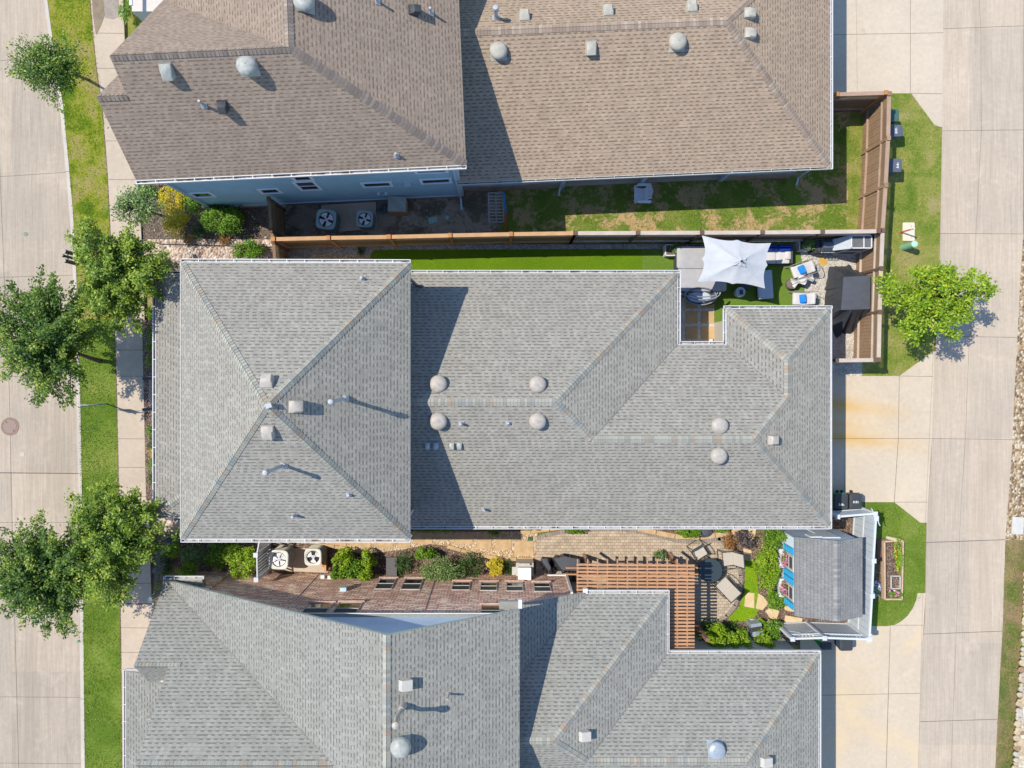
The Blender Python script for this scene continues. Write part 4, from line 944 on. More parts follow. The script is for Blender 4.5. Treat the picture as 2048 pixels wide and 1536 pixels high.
# ---------------------------------------------------------------- fences
M['cedar'] = woodmat('weathered_cedar', (.27, .175, .105, 1), .4)
M['cedarD'] = woodmat('dark_stained_cedar', (.20, .125, .07, 1), .35)
M['capO'] = woodmat('orange_cedar', (.45, .27, .14, 1), .2)
M['capG'] = woodmat('greyed_cedar', (.44, .37, .31, 1), .2)
M['capR'] = woodmat('reddish_cedar', (.34, .23, .165, 1), .25)
M['postO'] = woodmat('fresh_cedar_post', (.40, .18, .07, 1), .2)
M['postD'] = woodmat('dark_post', (.12, .075, .055, 1), .3)
M['iron'] = simple('blue_grey_iron', (.10, .155, .175, 1), .5, .2)
M['vinyl'] = simple('white_vinyl', (.48, .51, .54, 1), .5, .04)
M['vinyls'] = simple('vinyl_boards', (.42, .46, .50, 1), .5, .05)
def fence(label, posts, side, h=2.4, capm=None, postm=None, boardm=None, lat=True, w=.17, group=None, capw=.17, cols=None):
    """posts: plan points; side = direction (plan) on which the rails are nailed"""
    capm = capm or M['capR']; boardm = boardm or M['cedar']; postm = postm or M['cedarD']
    p0 = Vector((*posts[0], 0)); t = thing('wooden_fence', p0, label, 'fence', group)
    s = Vector((*side, 0)).normalized(); zt = h - .55 if lat else h - .06
    for i, p in enumerate(posts):
        b = MB(); b.box((p[0], p[1], h / 2 + .01), (.12, .12, h + .06)); b.box((p[0], p[1], h + .065), (.17, .19, .05))
        b.build('fence_post', postm if not cols else cols[i % len(cols)], t)
    for i in range(len(posts) - 1):
        a, c = Vector((*posts[i], 0)), Vector((*posts[i + 1], 0)); d = (c - a); Ld = d.length; d.normalize()
        b = MB(); n = int((Ld - .12) / .145); pitch = (Ld - .12) / n
        for k in range(n):
            m = a + d * (.06 + pitch * (k + .5)); dz = R.uniform(-.01, .01); ln = (.012 if k % 2 else -.012)
            b.bar(m - s * ln * .5 + Vector((0, 0, .04)), m - s * ln * .5 + Vector((0, 0, zt + dz)), .02, pitch - .012, up=tuple(d)) if 0 else b.box(m - s * (.035 + ln * .3) + Vector((0, 0, zt / 2 + .02)), (pitch - .010, .02, zt), math.atan2(d.y, d.x))
        b.build('fence_panel', boardm, t)
        for z in (.55, zt): MB().bar(a + d * .06 + s * .02 + Vector((0, 0, z)), c - d * .06 + s * .02 + Vector((0, 0, z)), .09, .05).build('rail', capm, t)
        b = MB(); b.bar(a + d * .08 + Vector((0, 0, h)), c - d * .08 + Vector((0, 0, h)), capw, .045); b.build('top_cap', capm if not isinstance(capm, list) else capm[0], t)
        if lat:
            b = MB(); hh = h - zt - .05; k = 0; x = .06 - hh
            while x < Ld - .06:
                for sg in (1, -1):
                    x0, x1 = (x, x + hh) if sg == 1 else (x + hh, x)
                    def cl(xx, zz, xo, zo):
                        lo, hi = .06, Ld - .06
                        if xx < lo: r = (lo - xx) / (xo - xx); return lo, zz + (zo - zz) * r
                        if xx > hi: r = (hi - xx) / (xo - xx); return hi, zz + (zo - zz) * r
                        return xx, zz
                    A, B = cl(x0, zt + .03, x1, zt + hh), cl(x1, zt + hh, x0, zt + .03)
                    if abs(A[0] - B[0]) > .01: b.bar(a + d * A[0] + Vector((0, 0, A[1])) + s * .008 * sg, a + d * B[0] + Vector((0, 0, B[1])) + s * .008 * sg, .035, .008, up=tuple(s))
                x += .13
            b.build('lattice_panel', boardm if boardm is not M['cedarD'] else M['cedarD'], t)
    return t
def top(px, py, z): w = W(px, py, z); return (w.x, w.y)
h1_ = 2.45
xsF = [547, 657, 778, 900, 1022, 1150, 1275, 1403, 1524, 1644, 1756]
def yF(x): return lerp_x([(478.5, 545), (476, 657), (474, 778), (471, 900), (468, 1022), (466, 1150), (465.5, 1275), (465, 1403), (464.5, 1524), (463.5, 1644), (462, 1760)], 0) if 0 else [478.5, 476, 474, 471, 468.5, 466.5, 466, 465.5, 465, 464, 462.5][xsF.index(x)]
PF = [top(x, yF(x), h1_) for x in xsF]
fence('long cedar fence with orange top boards and posts between the blue wall and the turf', PF[:6], (0, -1), h1_, M['capO'], M['postO'], M['cedarD'], True, group=None)
fence('greyed cedar fence with pale top boards running behind the white parasol', PF[5:], (0, -1), h1_ + .002, M['capG'], M['postD'], M['cedarD'], True)
PE = [top(x, y, 2.4) for x, y in ((1778, 188), (1776, 277), (1771, 371), (1765, 461), (1762, 537), (1759, 624), (1757, 719))]
fence('brown cedar fence with lattice top beside the alley lawn, next to the brown roof', PE[:4], (-1, 0), 2.4, M['capR'], M['cedar'], M['cedar'])
fence('grey brown cedar fence with lattice top behind the covered patio furniture', PE[3:], (-1, 0), 2.402, M['capG'], M['postD'], M['cedar'])
fence('short dark cedar fence closing the brown roofed yard from the north driveway', [top(1673, 189, 2.4), top(1771, 186, 2.4)], (0, -1), 2.398, M['capR'], M['postO'], M['cedarD'])
fence('short cedar fence beside the rust stained driveway', [top(1672, 721, 2.4), top(1750, 720, 2.4)], (0, 1), 2.398, M['capG'], M['postD'], M['cedar'])
fence('low dark cedar side gate fence crossing beside the air conditioners', [top(538, 398, 2.3), top(542, 462, 2.3), top(547, 484, 2.3), top(550, 523, 2.3)], (1, 0), 2.3, M['cedarD'], M['postD'], M['cedarD'], True, capw=.14)
MB().box((0, 0, 0), (.1, .1, .1))

def picket(label, posts, h, mat, pm=None, gap=.11, bw=.03, post_w=.12, name='picket_fence', cat='fence', rails=(.2, 1), lean=0):
    t = thing(name, (*posts[0], 0), label, cat); pm = pm or mat
    for p in posts:
        b = MB(); b.box((p[0], p[1], h / 2 + .05), (post_w, post_w, h + .1)); b.box((p[0], p[1], h + .12), (post_w * 1.35, post_w * 1.35, .05)); b.build('fence_post', pm, t)
    for i in range(len(posts) - 1):
        a, c = Vector((*posts[i], 0)), Vector((*posts[i + 1], 0)); d = c - a; Ld = d.length; d.normalize(); b = MB(); k = int(Ld / gap)
        for j in range(1, k): b.box(a + d * (Ld * j / k) + Vector((0, 0, h / 2)), (bw, bw, h - .06), math.atan2(d.y, d.x))
        b.build('picket_panel', mat, t)
        for r_ in rails: MB().bar(a + Vector((0, 0, h * r_)), c + Vector((0, 0, h * r_)), .05, .06).build('rail', mat, t)
    return t
picket('blue grey iron picket fence between the street trees and the garden shrubs', [top(313, 1088, 1.6), top(311, 1140, 1.6), top(304, 1196, 1.6)], 1.6, M['iron'], gap=.14, rails=(.15, .9))
picket('low white picket fence along the sidewalk beside the brick house', [top(303, 1200, 1.0), top(304, 1265, 1.0)], 1.0, M['vinyl'], gap=.13, bw=.05, rails=(.2, .85))
picket('white slatted screen fence beside the air conditioner and the round green bush', [top(519, 1078, 1.8), top(513, 1109, 1.8), top(514, 1158, 1.8)], 1.8, M['vinyl'], gap=.13, bw=.055, post_w=.15, rails=(.12, .97))
# white vinyl fence around the shed yard
def vinyl(label, posts, h, side, open_top=False, cat='fence'):
    t = thing('vinyl_fence', (*posts[0], 0), label, cat)
    for p in posts: b = MB(); b.box((p[0], p[1], h / 2 + .03), (.13, .13, h + .06)); b.box((p[0], p[1], h + .08), (.2, .2, .05), m=0); b.box((p[0], p[1], h + .12), (.12, .12, .05)); b.build('fence_post', M['vinyl'], t)
    s = Vector((*side, 0))
    for i in range(len(posts) - 1):
        a, c = Vector((*posts[i], 0)), Vector((*posts[i + 1], 0)); d = c - a; Ld = d.length; d.normalize(); b = MB(); k = max(2, int(Ld / .3)); zt = h - .45 if open_top else h - .1
        for j in range(k): b.box(a + d * (Ld * (j + .5) / k) + Vector((0, 0, zt / 2)), (Ld / k - .014, .04, zt), math.atan2(d.y, d.x))
        b.build('fence_panel', M['vinyls'], t)
        for z in ((.1, zt, h) if open_top else (.1, h * .5, h)): MB().bar(a + d * .06 + Vector((0, 0, z)), c - d * .06 + Vector((0, 0, z)), .09, .1).build('rail', M['vinyl'], t)
        if open_top:
            b = MB(); k = int(Ld / .15)
            for j in range(1, k): b.box(a + d * (Ld * j / k) + Vector((0, 0, (zt + h) / 2)), (.04, .03, h - zt), math.atan2(d.y, d.x))
            b.build('picket_panel', M['vinyl'], t)
    return t
vinyl('tall white vinyl fence between the garden shed and the alley lawn', [top(1751, 1036, 2), top(1746, 1121, 2), top(1743, 1191, 2), top(1738, 1277, 2)], 2.0, (-1, 0))
vinyl('short white vinyl fence behind the two bins on the driveway', [top(1674, 1033, 1.9), top(1749, 1027, 1.9)], 1.9, (0, 1))
tv = vinyl('white vinyl fence with open picket top below the shed, next to the tan driveway', [top(1584, 1277, 1.98), top(1648, 1275, 1.98), top(1735, 1278, 1.98)], 1.98, (0, 1), True)
b = MB(); a = Vector((*top(1600, 1262, 1.2), 1.2)); 
p_, q_ = Vector((*top(1584, 1277, 1.9), 1.9)), Vector((*top(1648, 1275, 1.9), 1.9))
b.bar(p_ + Vector((0, .04, 0)), q_ + Vector((0, .04, -.9)), .06, .04, up=(0, 1, 0)); b.bar(p_ + Vector((0, .04, -.9)), q_ + Vector((0, .04, 0)), .06, .04, up=(0, 1, 0)); b.build('cross_brace', M['vinyl'], tv)
# curly white post ornament beside the bins
b = MB(); o1 = W(1748, 1022, 2.0); b.tube([o1 + Vector((-.15 + .06 * i + .03 * math.sin(i * 1.7), .12 - .11 * i, .05 * math.cos(i))) for i in range(8)], .022, 6)
tag(b.build('iron_scroll_ornament', M['vinyl']), 'curly white scroll ornament on the corner of the vinyl fence', 'ornament')

# ---------------------------------------------------------------- pergola
M['redwood'] = woodmat('red_stained_wood', (.42, .225, .12, 1), .32)
M['redwood2'] = woodmat('brown_beam', (.21, .115, .075, 1), .25)
pg = thing('pergola', W(1300, 1200), 'L shaped red stained wooden pergola over the paved patio', 'pergola')
zt = 2.75
def T(px, py, z=zt): return W(px, py, z)
slats = MB(); n = 0
y0, y1 = 1129.5, 1188.5
ysl = [1129 + 7.2 * i for i in range(9)]
for y in ysl: MB().bar(T(1153, y), T(1389, y + 2), .09, .045).build('slat', M['redwood'], pg)
yy = 1194.5
while yy < 1302:
    MB().bar(T(1336.5, yy), T(1389, yy), .09, .045).build('slat', M['redwood'], pg); yy += 7.2
for i in range(12):
    x = 1155 + 19.9 * i; ye = 1190 if x < 1340 else 1301
    if x > 1388: x = 1386
    MB().bar(W(x, 1117.5 + (1.3 if 0 else 0), zt - .1), W(x, ye, zt - .1), .045, .15).build('rafter', M['redwood'], pg)
for y in (1135, 1148): MB().bar(W(1131, y, zt - .26), W(1395, y, zt - .26), .05, .18).build('beam', M['redwood'], pg)
MB().bar(W(1376, 1130, zt - .26), W(1376, 1300, zt - .26), .05, .18).build('beam', M['redwood'], pg)
for px, py in ((1169, 1106), (1336, 1104), (1385, 1240)):
    q = W(px, py, 0); q.y -= .0
    MB().bar((q.x, W(px, 1140, 2.5).y if py < 1200 else q.y, .0), (q.x, W(px, 1140, 2.5).y if py < 1200 else q.y, zt - .2), .15, .15).build('post', M['redwood2'], pg)
for px, py in ((1167, 1108), (1338, 1106)):
    a = W(px, py, 1.5); b_ = MB(); b_.bar(a, Vector((a.x + .32, W(px, 1140, 2.5).y, 2.45)), .11, .09); b_.build('knee_brace', M['redwood2'], pg)

# ---------------------------------------------------------------- garden shed
sh = thing('garden_shed', W(1660, 1160), 'small pale blue garden shed with bright blue shutters and a grey shingle roof', 'shed')
zs = 2.25; k = (H - zs) / F
sx0, sx1 = (1589 - NX) * k, (1723 - NX) * k; sy0, sy1 = (NY - 1232) * k, (NY - 1074) * k
zrid = 2.95; xr = (1675 - NX) * (H - zrid) / F
def so_(x, y, z): return (x, y, z)
SW_ = [(sx0, sy0, zs), (xr, sy0, zrid), (xr, sy1, zrid), (sx0, sy1, zs)]; SE_ = [(sx1, sy0, zs + .1), (xr, sy0, zrid), (xr, sy1, zrid), (sx1, sy1, zs + .1)]
roof_mesh([SW_, SE_], M['roofS'], 'roof', sh, th=.07, trim=simple('shed_fascia', (.10, .16, .24, 1), .6, .1))
caps([((xr, sy0, zrid), (xr, sy1, zrid), N(SW_), N(SE_))], capmat('shed_cap', [(0, (.2, .2, .2)), (.4, (.235, .235, .23)), (.7, (.17, .17, .17))]), sh, .16)
M['shedw'] = siding('pale_blue_boards', (.55, .63, .70, 1), .2)
M['shut'] = simple('bright_blue_shutter', (.02, .27, .52, 1), .5, .08)
wx = sx0 + .12; ex = sx1 - .12
b = MB(); extr(b, [(wx, 0), (ex, 0), (ex, zs - .02), (xr, zrid - .1), (wx, zs - .05)], sy0 + .45, sy1 - .12); b.build('wall', M['shedw'], sh)
for yc in (1122, 1182):
    a = W(1575, yc, 1.35); cy_ = a.y
    window(sh, (wx, cy_, 1.35), .52, .9, (0, 1, 0), (-1, 0, 0), .09, .05)
    for s_g in (-1, 1): 
        b = MB(); b.box((wx - .03, cy_ + s_g * .55, 1.35), (.05, .3, 1.05)); 
        for q in range(5): b.box((wx - .058, cy_ + s_g * .55, .95 + q * .2), (.012, .22, .12), 0, 1)
        b.build('shutter', [M['shut'], simple('shutter_slat', (.05, .36, .62, 1), .5, .05)], sh)
    b = MB(); b.box((wx - .16, cy_, .78), (.24, .85, .2)); b.build('window_box', M['vinyl'], sh)
b = MB(); b.box(((xr + .2), sy1 - .10, 1.0), (.8, .05, 1.9)); b.box((xr - .45, sy1 - .1, 1.55), (.55, .06, .6)); b.build('door', M['vinyl'], sh)
tsg = thing('wall_plaque', W(1745, 1165, 1.6), 'brown wooden plaque hung on the shed wall facing the alley fence', 'plaque')
b = MB(); b.box((ex + .06, (NY - 1160) * .0232, 1.5), (.06, 1.1, .35)); b.build('board', M['capO'], tsg)
b = MB(); b.box((ex + .1, (NY - 1175) * .0232, 1.6), (.05, .4, .12)); b.build('strap', M['redwood'], tsg)

# ---------------------------------------------------------------- air conditioners
def ac_unit(label, loc, rz, s, h, body, topm, group, fan):
    t = thing('air_conditioner', loc, label, 'air conditioner', group, rz)
    b = MB(); n = 28; vs = []; zz_ = .0; prof_ = []
    while zz_ < h - .07: prof_ += [(.97, zz_), (.97, zz_ + .04), (1.0, zz_ + .045), (1.0, zz_ + .058)]; zz_ += .06
    for sc_, z in prof_:
        for i in range(n):
            a = 2 * PI * i / n; ca, sa = math.cos(a), math.sin(a); q = s / 2 * sc_ / (abs(ca) ** 4.5 + abs(sa) ** 4.5) ** (1 / 4.5); vs.append((q * ca, q * sa, z))
    b.quadv(vs, [(j * n + i, j * n + (i + 1) % n, (j + 1) * n + (i + 1) % n, (j + 1) * n + i) for j in range(len(prof_) - 1) for i in range(n)])
    b.build('cabinet', body, t, world=False)
    b = MB(); n = 32; vs = []; rr = s * .385
    for z, fr in ((h - .05, 0), (h, 0), (h + .02, .5), (h - .02, 1.0), (h - .12, 1.03)):
        for i in range(n):
            a = 2 * PI * i / n; ca, sa = math.cos(a), math.sin(a)
            e = .23; sq = s / 2 / max(1e-6, (abs(ca) ** 4.5 + abs(sa) ** 4.5) ** (1 / 4.5))
            r_ = sq if fr == 0 else sq * (1 - fr) * 1.0 + rr * fr if fr < 1 else rr * (1 if fr == 1 else .98)
            if fr == .5: r_ = sq * .9
            vs.append((r_ * ca, r_ * sa, z))
    fs = [(j * n + i, j * n + (i + 1) % n, (j + 1) * n + (i + 1) % n, (j + 1) * n + i) for j in range(4) for i in range(n)]
    b.quadv(vs, fs); b.build('top_cover', topm, t, smooth=True, world=False)
    b = MB(); b.cyl((0, 0, h - .14), (0, 0, h - .13), rr * .99, None, 28); b.build('fan_well', M['black'], t, world=False)
    b = MB()
    for q in range(fan):
        a0 = 2 * PI * q / fan + .5; m = 6; vs = []
        for i in range(m + 1):
            a = a0 + (i / m - .5) * 1.15
            vs.append((.05 * math.cos(a0), .05 * math.sin(a0), h - .07)); vs.append((rr * .9 * math.cos(a), rr * .9 * math.sin(a), h - .10 + .06 * i / m))
        b.quadv(vs, [(2 * i, 2 * i + 1, 2 * i + 3, 2 * i + 2) for i in range(m)])
    b.cyl((0, 0, h - .12), (0, 0, h - .05), .08, None, 14); b.build('fan_blades', simple('fan_blade_metal', (.45, .45, .45, 1), .4, .1) if 'fanb' not in M else M['fanb'], t, world=False)
    b = MB()
    for q in range(8): a = 2 * PI * q / 8; b.bar((0, 0, h + .0), (rr * math.cos(a), rr * math.sin(a), h - .015), .004, .004)
    for r2 in (.5,): 
        pts = [(rr * r2 * math.cos(2 * PI * i / 24), rr * r2 * math.sin(2 * PI * i / 24), h - .004) for i in range(25)]; b.tube(pts, .003, 4)
    b.build('fan_guard', M['dark'], t, world=False)
    return t
M['fanb'] = simple('fan_blade', (.62, .62, .64, 1), .5, .08)
M['acT'] = simple('teal_grey_enamel', (.25, .33, .34, 1), .5, .08); M['acTd'] = simple('dark_teal_louvre', (.12, .16, .165, 1), .6, .1)
M['acB'] = simple('cream_enamel', (.56, .55, .49, 1), .5, .06); M['acBd'] = simple('beige_louvre', (.33, .32, .26, 1), .6, .1)
g_ = 'air conditioners on a pad beside the blue house'
def L0(px, py, z): v = W(px, py, z); return (v.x, v.y, .06)
ac_unit('teal grey air conditioner on the left half of the concrete pad beside the blue wall', L0(652.5, 439, .9), -.1, .92, .9, M['acTd'], M['acT'], g_, 4)
ac_unit('smaller teal grey air conditioner nearer the wooden box beside the blue wall', L0(729.5, 438, .75), -.06, .78, .75, M['acTd'], M['acT'], g_, 4)
g_ = 'air conditioners beside the brick house'
ac_unit('cream air conditioner half shaded by the roof, next to the white slatted screen', L0(558, 1119, 1.05), -.04, .88, 1.05, M['acBd'], M['acB'], g_, 5)
ac_unit('cream sunlit air conditioner with a three blade fan next to the brick wall', L0(626.5, 1114, .9), .02, .78, .9, M['acBd'], M['acB'], g_, 3)
b = MB(); b.prism(WP([(643, 411), (752, 404), (754, 458), (645, 466)]), -.05, .07); tag(b.build('concrete_pad', M['walk']), 'concrete pad under the two teal air conditioners', 'slab')
b = MB(); b.prism(WP([(536, 1096), (653, 1096), (656, 1145), (536, 1140)]), -.05, .05); tag(b.build('concrete_pad', M['walk']), 'beige concrete pad under the two cream air conditioners', 'slab')
b = MB(); b.prism(WP([(652, 1094), (655, 1094), (656, 1140), (652, 1140)]), 0, .35); tag(b.build('wooden_divider', M['capO']), 'low wooden divider board right of the cream air conditioners', 'board')
for px, py, lb in ((648, 1130, 'upper of two terracotta pots beside the cream air conditioner'), (657, 1137, 'lower of two terracotta pots beside the cream air conditioner')): b = MB(); q = W(px, py, .1); b.lathe([(.12, 0), (.1, .12), (.02, .2)], (q.x, q.y, .04), 8, sx=1.2); tag(b.build('clay_pot', simple('terracotta', (.5, .17, .07, 1), .8, .1)), lb, 'flower pot')

# ---------------------------------------------------------------- things in the north yard
t = thing('wooden_box', W(800, 410), 'weathered wooden storage box standing against the blue house', 'box')
a = W(794, 409, .9); MB().box((a.x, a.y, .45), (.78, .66, .86), -.03).build('box_body', M['capO'], t); MB().box((a.x, a.y + .02, .91), (.84, .7, .05), -.03).build('lid', woodmat('grey_lid', (.30, .31, .28, 1), .25), t)
b = MB(); a = W(765, 416, .2)
for i in range(4): b.tube([(a.x + (.25 - .03 * i) * math.cos(j * PI / 8), a.y + (.25 - .03 * i) * math.sin(j * PI / 8), .05 + .05 * i) for j in range(17)], .022, 6)
tag(b.build('garden_hose', M['iron'], smooth=True), 'coiled dark garden hose next to the wooden box', 'hose')
def utility_lid(name, pts, z, mat, label, cat='utility cover'):
    b = MB(); b.prism(pts, -.02, z); return tag(b.build(name, mat), label, cat)
cgreen = simple('faded_green_plastic', (.22, .36, .30, 1), .6, .12)
utility_lid('valve_box_lid', WP([(856, 436), (873, 433), (876, 444), (858, 449)]), .05, cgreen, 'pale green rectangular valve box lid in the shaded soil')
b = MB(); b.cyl(W(894, 435, -.02), W(894, 435, .05), .1); tag(b.build('valve_box_lid', cgreen), 'small round pale green valve cap in the shaded soil', 'utility cover')
# ladder like wooden trellis leaning near the fence with a blue and red pole
t = thing('wooden_trellis', W(990, 440), 'grey wooden trellis frame leaning beside the fence in the shaded yard', 'trellis')
A0, A1, B0, B1 = W(977, 386, .9), W(1006, 386, .9), W(978, 444, .25), W(1008, 444, .25)
b = MB(); b.bar(A0, B0, .07, .06); b.bar(A1, B1, .07, .06); b.bar(A0, A1, .06, .06); b.bar(B0, B1, .06, .06); b.bar((A0 + A1) / 2, (B0 + B1) / 2, .05, .04); b.build('frame', simple('grey_wood', (.24, .25, .26, 1), .8, .2), t)
for i in range(1, 9):
    r_ = i / 9; MB().bar(A0.lerp(B0, r_), A1.lerp(B1, r_), .04, .03).build('slat', M['capG'], t)
t = thing('folding_pole', W(1010, 430), 'pole with a blue upper half and red lower half leaning by the trellis', 'pole')
MB().cyl(W(1006, 383, 1.2), W(1012, 424, .6), .05, None, 8).build('blue_half', simple('blue_plastic', (.03, .16, .45, 1), .4, .1), t); MB().cyl(W(1012, 424, .6), W(1011, 460, .1), .04, None, 8).build('red_half', simple('red_plastic', (.42, .06, .04, 1), .4, .1), t)
b = MB()
for i in range(9): b.bar(W(968 + i * 6, 462, .05), W(974 + i * 6, 466, .3), .03, .02); b.bar(W(974 + i * 6, 462, .05), W(968 + i * 6, 466, .3), .03, .02)
tag(b.build('orange_netting', simple('orange_plastic', (.55, .14, .05, 1), .6, .1)), 'strip of orange plastic netting at the foot of the fence', 'netting')
# adirondack chair
t = thing('adirondack_chair', W(1283, 388), 'white adirondack chair alone on the shaded grass of the north yard', 'chair')
Ms = simple('white_slat_paint', (.62, .66, .72, 1), .5, .05); ax, ay = W(1284, 388, .4).x, W(1284, 388, .4).y
# the chair faces left (west): seat front at low x, fan back to the right
for i in range(5):
    y = ay + (i - 2) * .115; ln = (.0, .06, .1, .06, .0)[i]
    MB().bar((ax - .30, y, .40), (ax + .12, y, .27), .105, .025).build('seat_slat', Ms, t)
    MB().bar((ax + .10, y, .26), (ax + .36 + ln * .4, y * 1.0 + (y - ay) * .12, .86 + ln), .105, .022, up=(1, 0, 0) if 0 else (0, 0, 1)).build('back_slat', Ms, t)
for s in (-1, 1):
    b = MB(); b.rbox((ax + .08, ay + s * .40, .56), (.66, .13, .03), .06, bev=.005); b.build('armrest', Ms, t)
    MB().bar((ax - .26, ay + s * .36, 0), (ax - .26, ay + s * .36, .55), .03, .09).build('leg', Ms, t)
    MB().bar((ax - .38, ay + s * .30, .36), (ax + .45, ay + s * .30, .02), .03, .12).build('leg', Ms, t)
MB().bar((ax - .33, ay - .42, .36), (ax - .33, ay + .42, .36), .05, .07).build('front_rail', Ms, t)
MB().bar((ax + .2, ay - .36, .52), (ax + .2, ay + .36, .52), .05, .05).build('back_rail', Ms, t)

# ---------------------------------------------------------------- wheeled bins
def bin_(label, px, py, h, rz, mat, lidm, group=None, ring=False, w=.58, d=.66):
    v = W(px, py, h); t = thing('wheeled_bin', (v.x, v.y, 0), label, 'bin', group, rz)
    b = MB(); n = 4
    vs = []
    for z, sc in ((.06, .78), (h - .09, 1.0), (h - .05, 1.04)):
        for x, y in ((-1, -1), (1, -1), (1, 1), (-1, 1)): vs.append((x * w / 2 * sc, y * d / 2 * sc, z))
    b.quadv(vs, [(3, 2, 1, 0)] + [(j * 4 + i, j * 4 + (i + 1) % 4, (j + 1) * 4 + (i + 1) % 4, (j + 1) * 4 + i) for j in range(2) for i in range(4)] + [(8, 9, 10, 11)])
    b.build('body', mat, t, world=False)
    b = MB(); b.rbox((0, 0, h), (w * 1.08, d * 1.08, .09), .09, dome=.015, bev=.03); b.box((0, 0, h + .05), (w * .6, d * .5, .03), taper=.92); ld = b.build('lid', lidm, t, smooth=True, world=False)
    if ring:
        b = MB()
        for i, x in enumerate((-.11, -.045, .02, .085)): b.box((x, -.12 if ring == 1 else 0, h + .072), (.035, .085, .008)) if i % 2 == 0 else b.box((x, -.12 if ring == 1 else 0, h + .072), (.045, .028, .008))
        b.bar((-.15, -.17 if ring == 1 else -.05, h + .072), (.13, -.17 if ring == 1 else -.05, h + .072), .012, .008)
        b.build('lid_lettering', simple('pale_print', (.6, .62, .65, 1), .5, .05) if 'print' not in M else M['print'], ld, world=False)
    b = MB(); b.bar((-w * .4, d * .58, h - .04), (w * .4, d * .58, h - .04), .035, .035); b.build('handle', mat, t, world=False)
    for s in (-1, 1): MB().cyl((s * w * .36, d * .40, .12), (s * w * .46, d * .40, .12), .12, None, 14).build('wheel', M['black'], t, world=False)
    return t
M['print'] = simple('pale_print', (.6, .62, .65, 1), .5, .05)
cb = simple('blue_grey_bin', (.085, .10, .13, 1), .45, .15, 3); cbd = simple('charcoal_bin', (.04, .045, .05, 1), .45, .15, 3); gb = simple('green_bin', (.0, .20, .07, 1), .5, .1)
bin_('blue grey wheeled bin with white lettering standing alone against the alley fence', 1788, 331, 1.0, PI / 2, cb, cb, ring=1)
bin_('tilted blue grey wheeled bin against the upper end of the alley fence', 1790, 262, .95, PI / 2 + .04, cb, cb, ring=2, w=.5)
bin_('dark green wheeled bin half hidden behind the top cap of the alley fence', 1782, 231, 1.0, PI / 2, simple('dark_green_bin', (.03, .08, .06, 1), .5, .2), simple('dark_green_lid', (.05, .11, .09, 1), .5, .2), w=.55)
bin_('green wheeled bin with a charcoal lid on the rust stained driveway beside the roof edge', 1682, 1003, 1.02, .0, gb, cbd, ring=1)
bin_('charcoal wheeled bin with a round white mark beside the green bin', 1711, 1003, 1.02, .0, cbd, cbd, ring=2, w=.52)
bin_('green wheeled bin below the white picket topped fence', 1655, 1284, 1.0, .02, gb, cbd, w=.56)
bin_('blue grey wheeled bin right of the green bin on the tan driveway', 1692, 1286, .98, .02, simple('navy_bin', (.04, .06, .12, 1), .5, .1), cbd, w=.56)

# ---------------------------------------------------------------- street furniture
t = thing('street_lamp', W(206, 512), 'dark street lamp with two cylindrical heads leaning over the street beside the leafy tree', 'street lamp')
bx, by = W(127, 512, 3.65).x, W(127, 512, 3.6).y; LZ = 3.6
MB().cyl((bx, by, 0), (bx, by, LZ), .08, .055, 12).build('pole', M['dark'], t, smooth=True); MB().lathe([(.16, 0), (.15, .25), (.09, .35)], (bx, by, .05), 16).build('base', M['dark'], t, smooth=True)
MB().cyl((bx, by - .2, LZ - .25), (bx, by + .2, LZ - .25), .03).build('cross_arm', M['dark'], t)
for s in (-1, 1):
    b = MB(); b.cyl((bx, by + s * .2, LZ), (bx, by + s * .2, LZ - .95), .085, None, 16); b.cyl((bx, by + s * .2, LZ), (bx, by + s * .2, LZ + .05), .095, None, 16); b.build('lamp_head', simple('charcoal_enamel', (.05, .06, .06, 1), .4, .1), t, smooth=True)
b = MB(); b.lathe([(.06, 0), (.07, .06), (.03, .12)], (bx, by, LZ), 12); b.build('finial', M['black'], t)
t = thing('street_sign', W(206, 812), 'white street sign on a thin post in the grass verge, seen from above', 'sign')
sx = W(166, 812, 2.0)
MB().cyl((sx.x, sx.y, 0), (sx.x, sx.y, 2.25), .03, None, 8).build('post', simple('teal_post', (.18, .4, .42, 1), .5, .1), t); MB().box((sx.x, sx.y + .035, 1.72), (.62, .012, .7)).build('sign_panel', M['white'], t); MB().box((sx.x + .0, sx.y + .05, 2.2), (.75, .012, .16)).build('name_blade', M['white'], t)
t = thing('manhole_cover', W(19, 853), 'large rusty round manhole cover in the concrete street', 'manhole cover')
mr = simple('rusty_iron', (.21, .14, .11, 1), .75, .2, 8, bump=.01)
q = W(19.5, 853, 0); MB().cyl((q.x, q.y, -.05), (q.x, q.y, -.008), .43, None, 32).build('ring', mr, t)
b = MB(); b.cyl((q.x, q.y, -.05), (q.x, q.y, -.002), .31, None, 32); b.build('cover', simple('rusty_iron_cover', (.26, .19, .155, 1), .75, .2, 25, bump=.02), t); b = MB(); b.box((q.x - .16, q.y + .2, 0), (.04, .1, .006), .6); b.box((q.x + .18, q.y - .2, 0), (.04, .1, .006), .6); b.build('pick_hole', M['black'], t)
q = W(51, 468); tag(MB().cyl((q.x, q.y, -.05), (q.x, q.y, -.008), .105, None, 20).build('street_valve_cover', simple('dull_green_iron', (.17, .2, .15, 1), .8, .1)), 'small round grey green valve cap in the street', 'utility cover')
q = W(44, 909); b = MB(); b.prism([(q.x + .1 * math.cos(a / 8 * 2 * PI) * (1 + .3 * math.sin(a * 2)), q.y + .12 * math.sin(a / 8 * 2 * PI)) for a in range(8)], -.03, -.012); tag(b.build('paint_patch', simple('cream_patch', (.41, .365, .31, 1), .8, .05)), kind='structure')
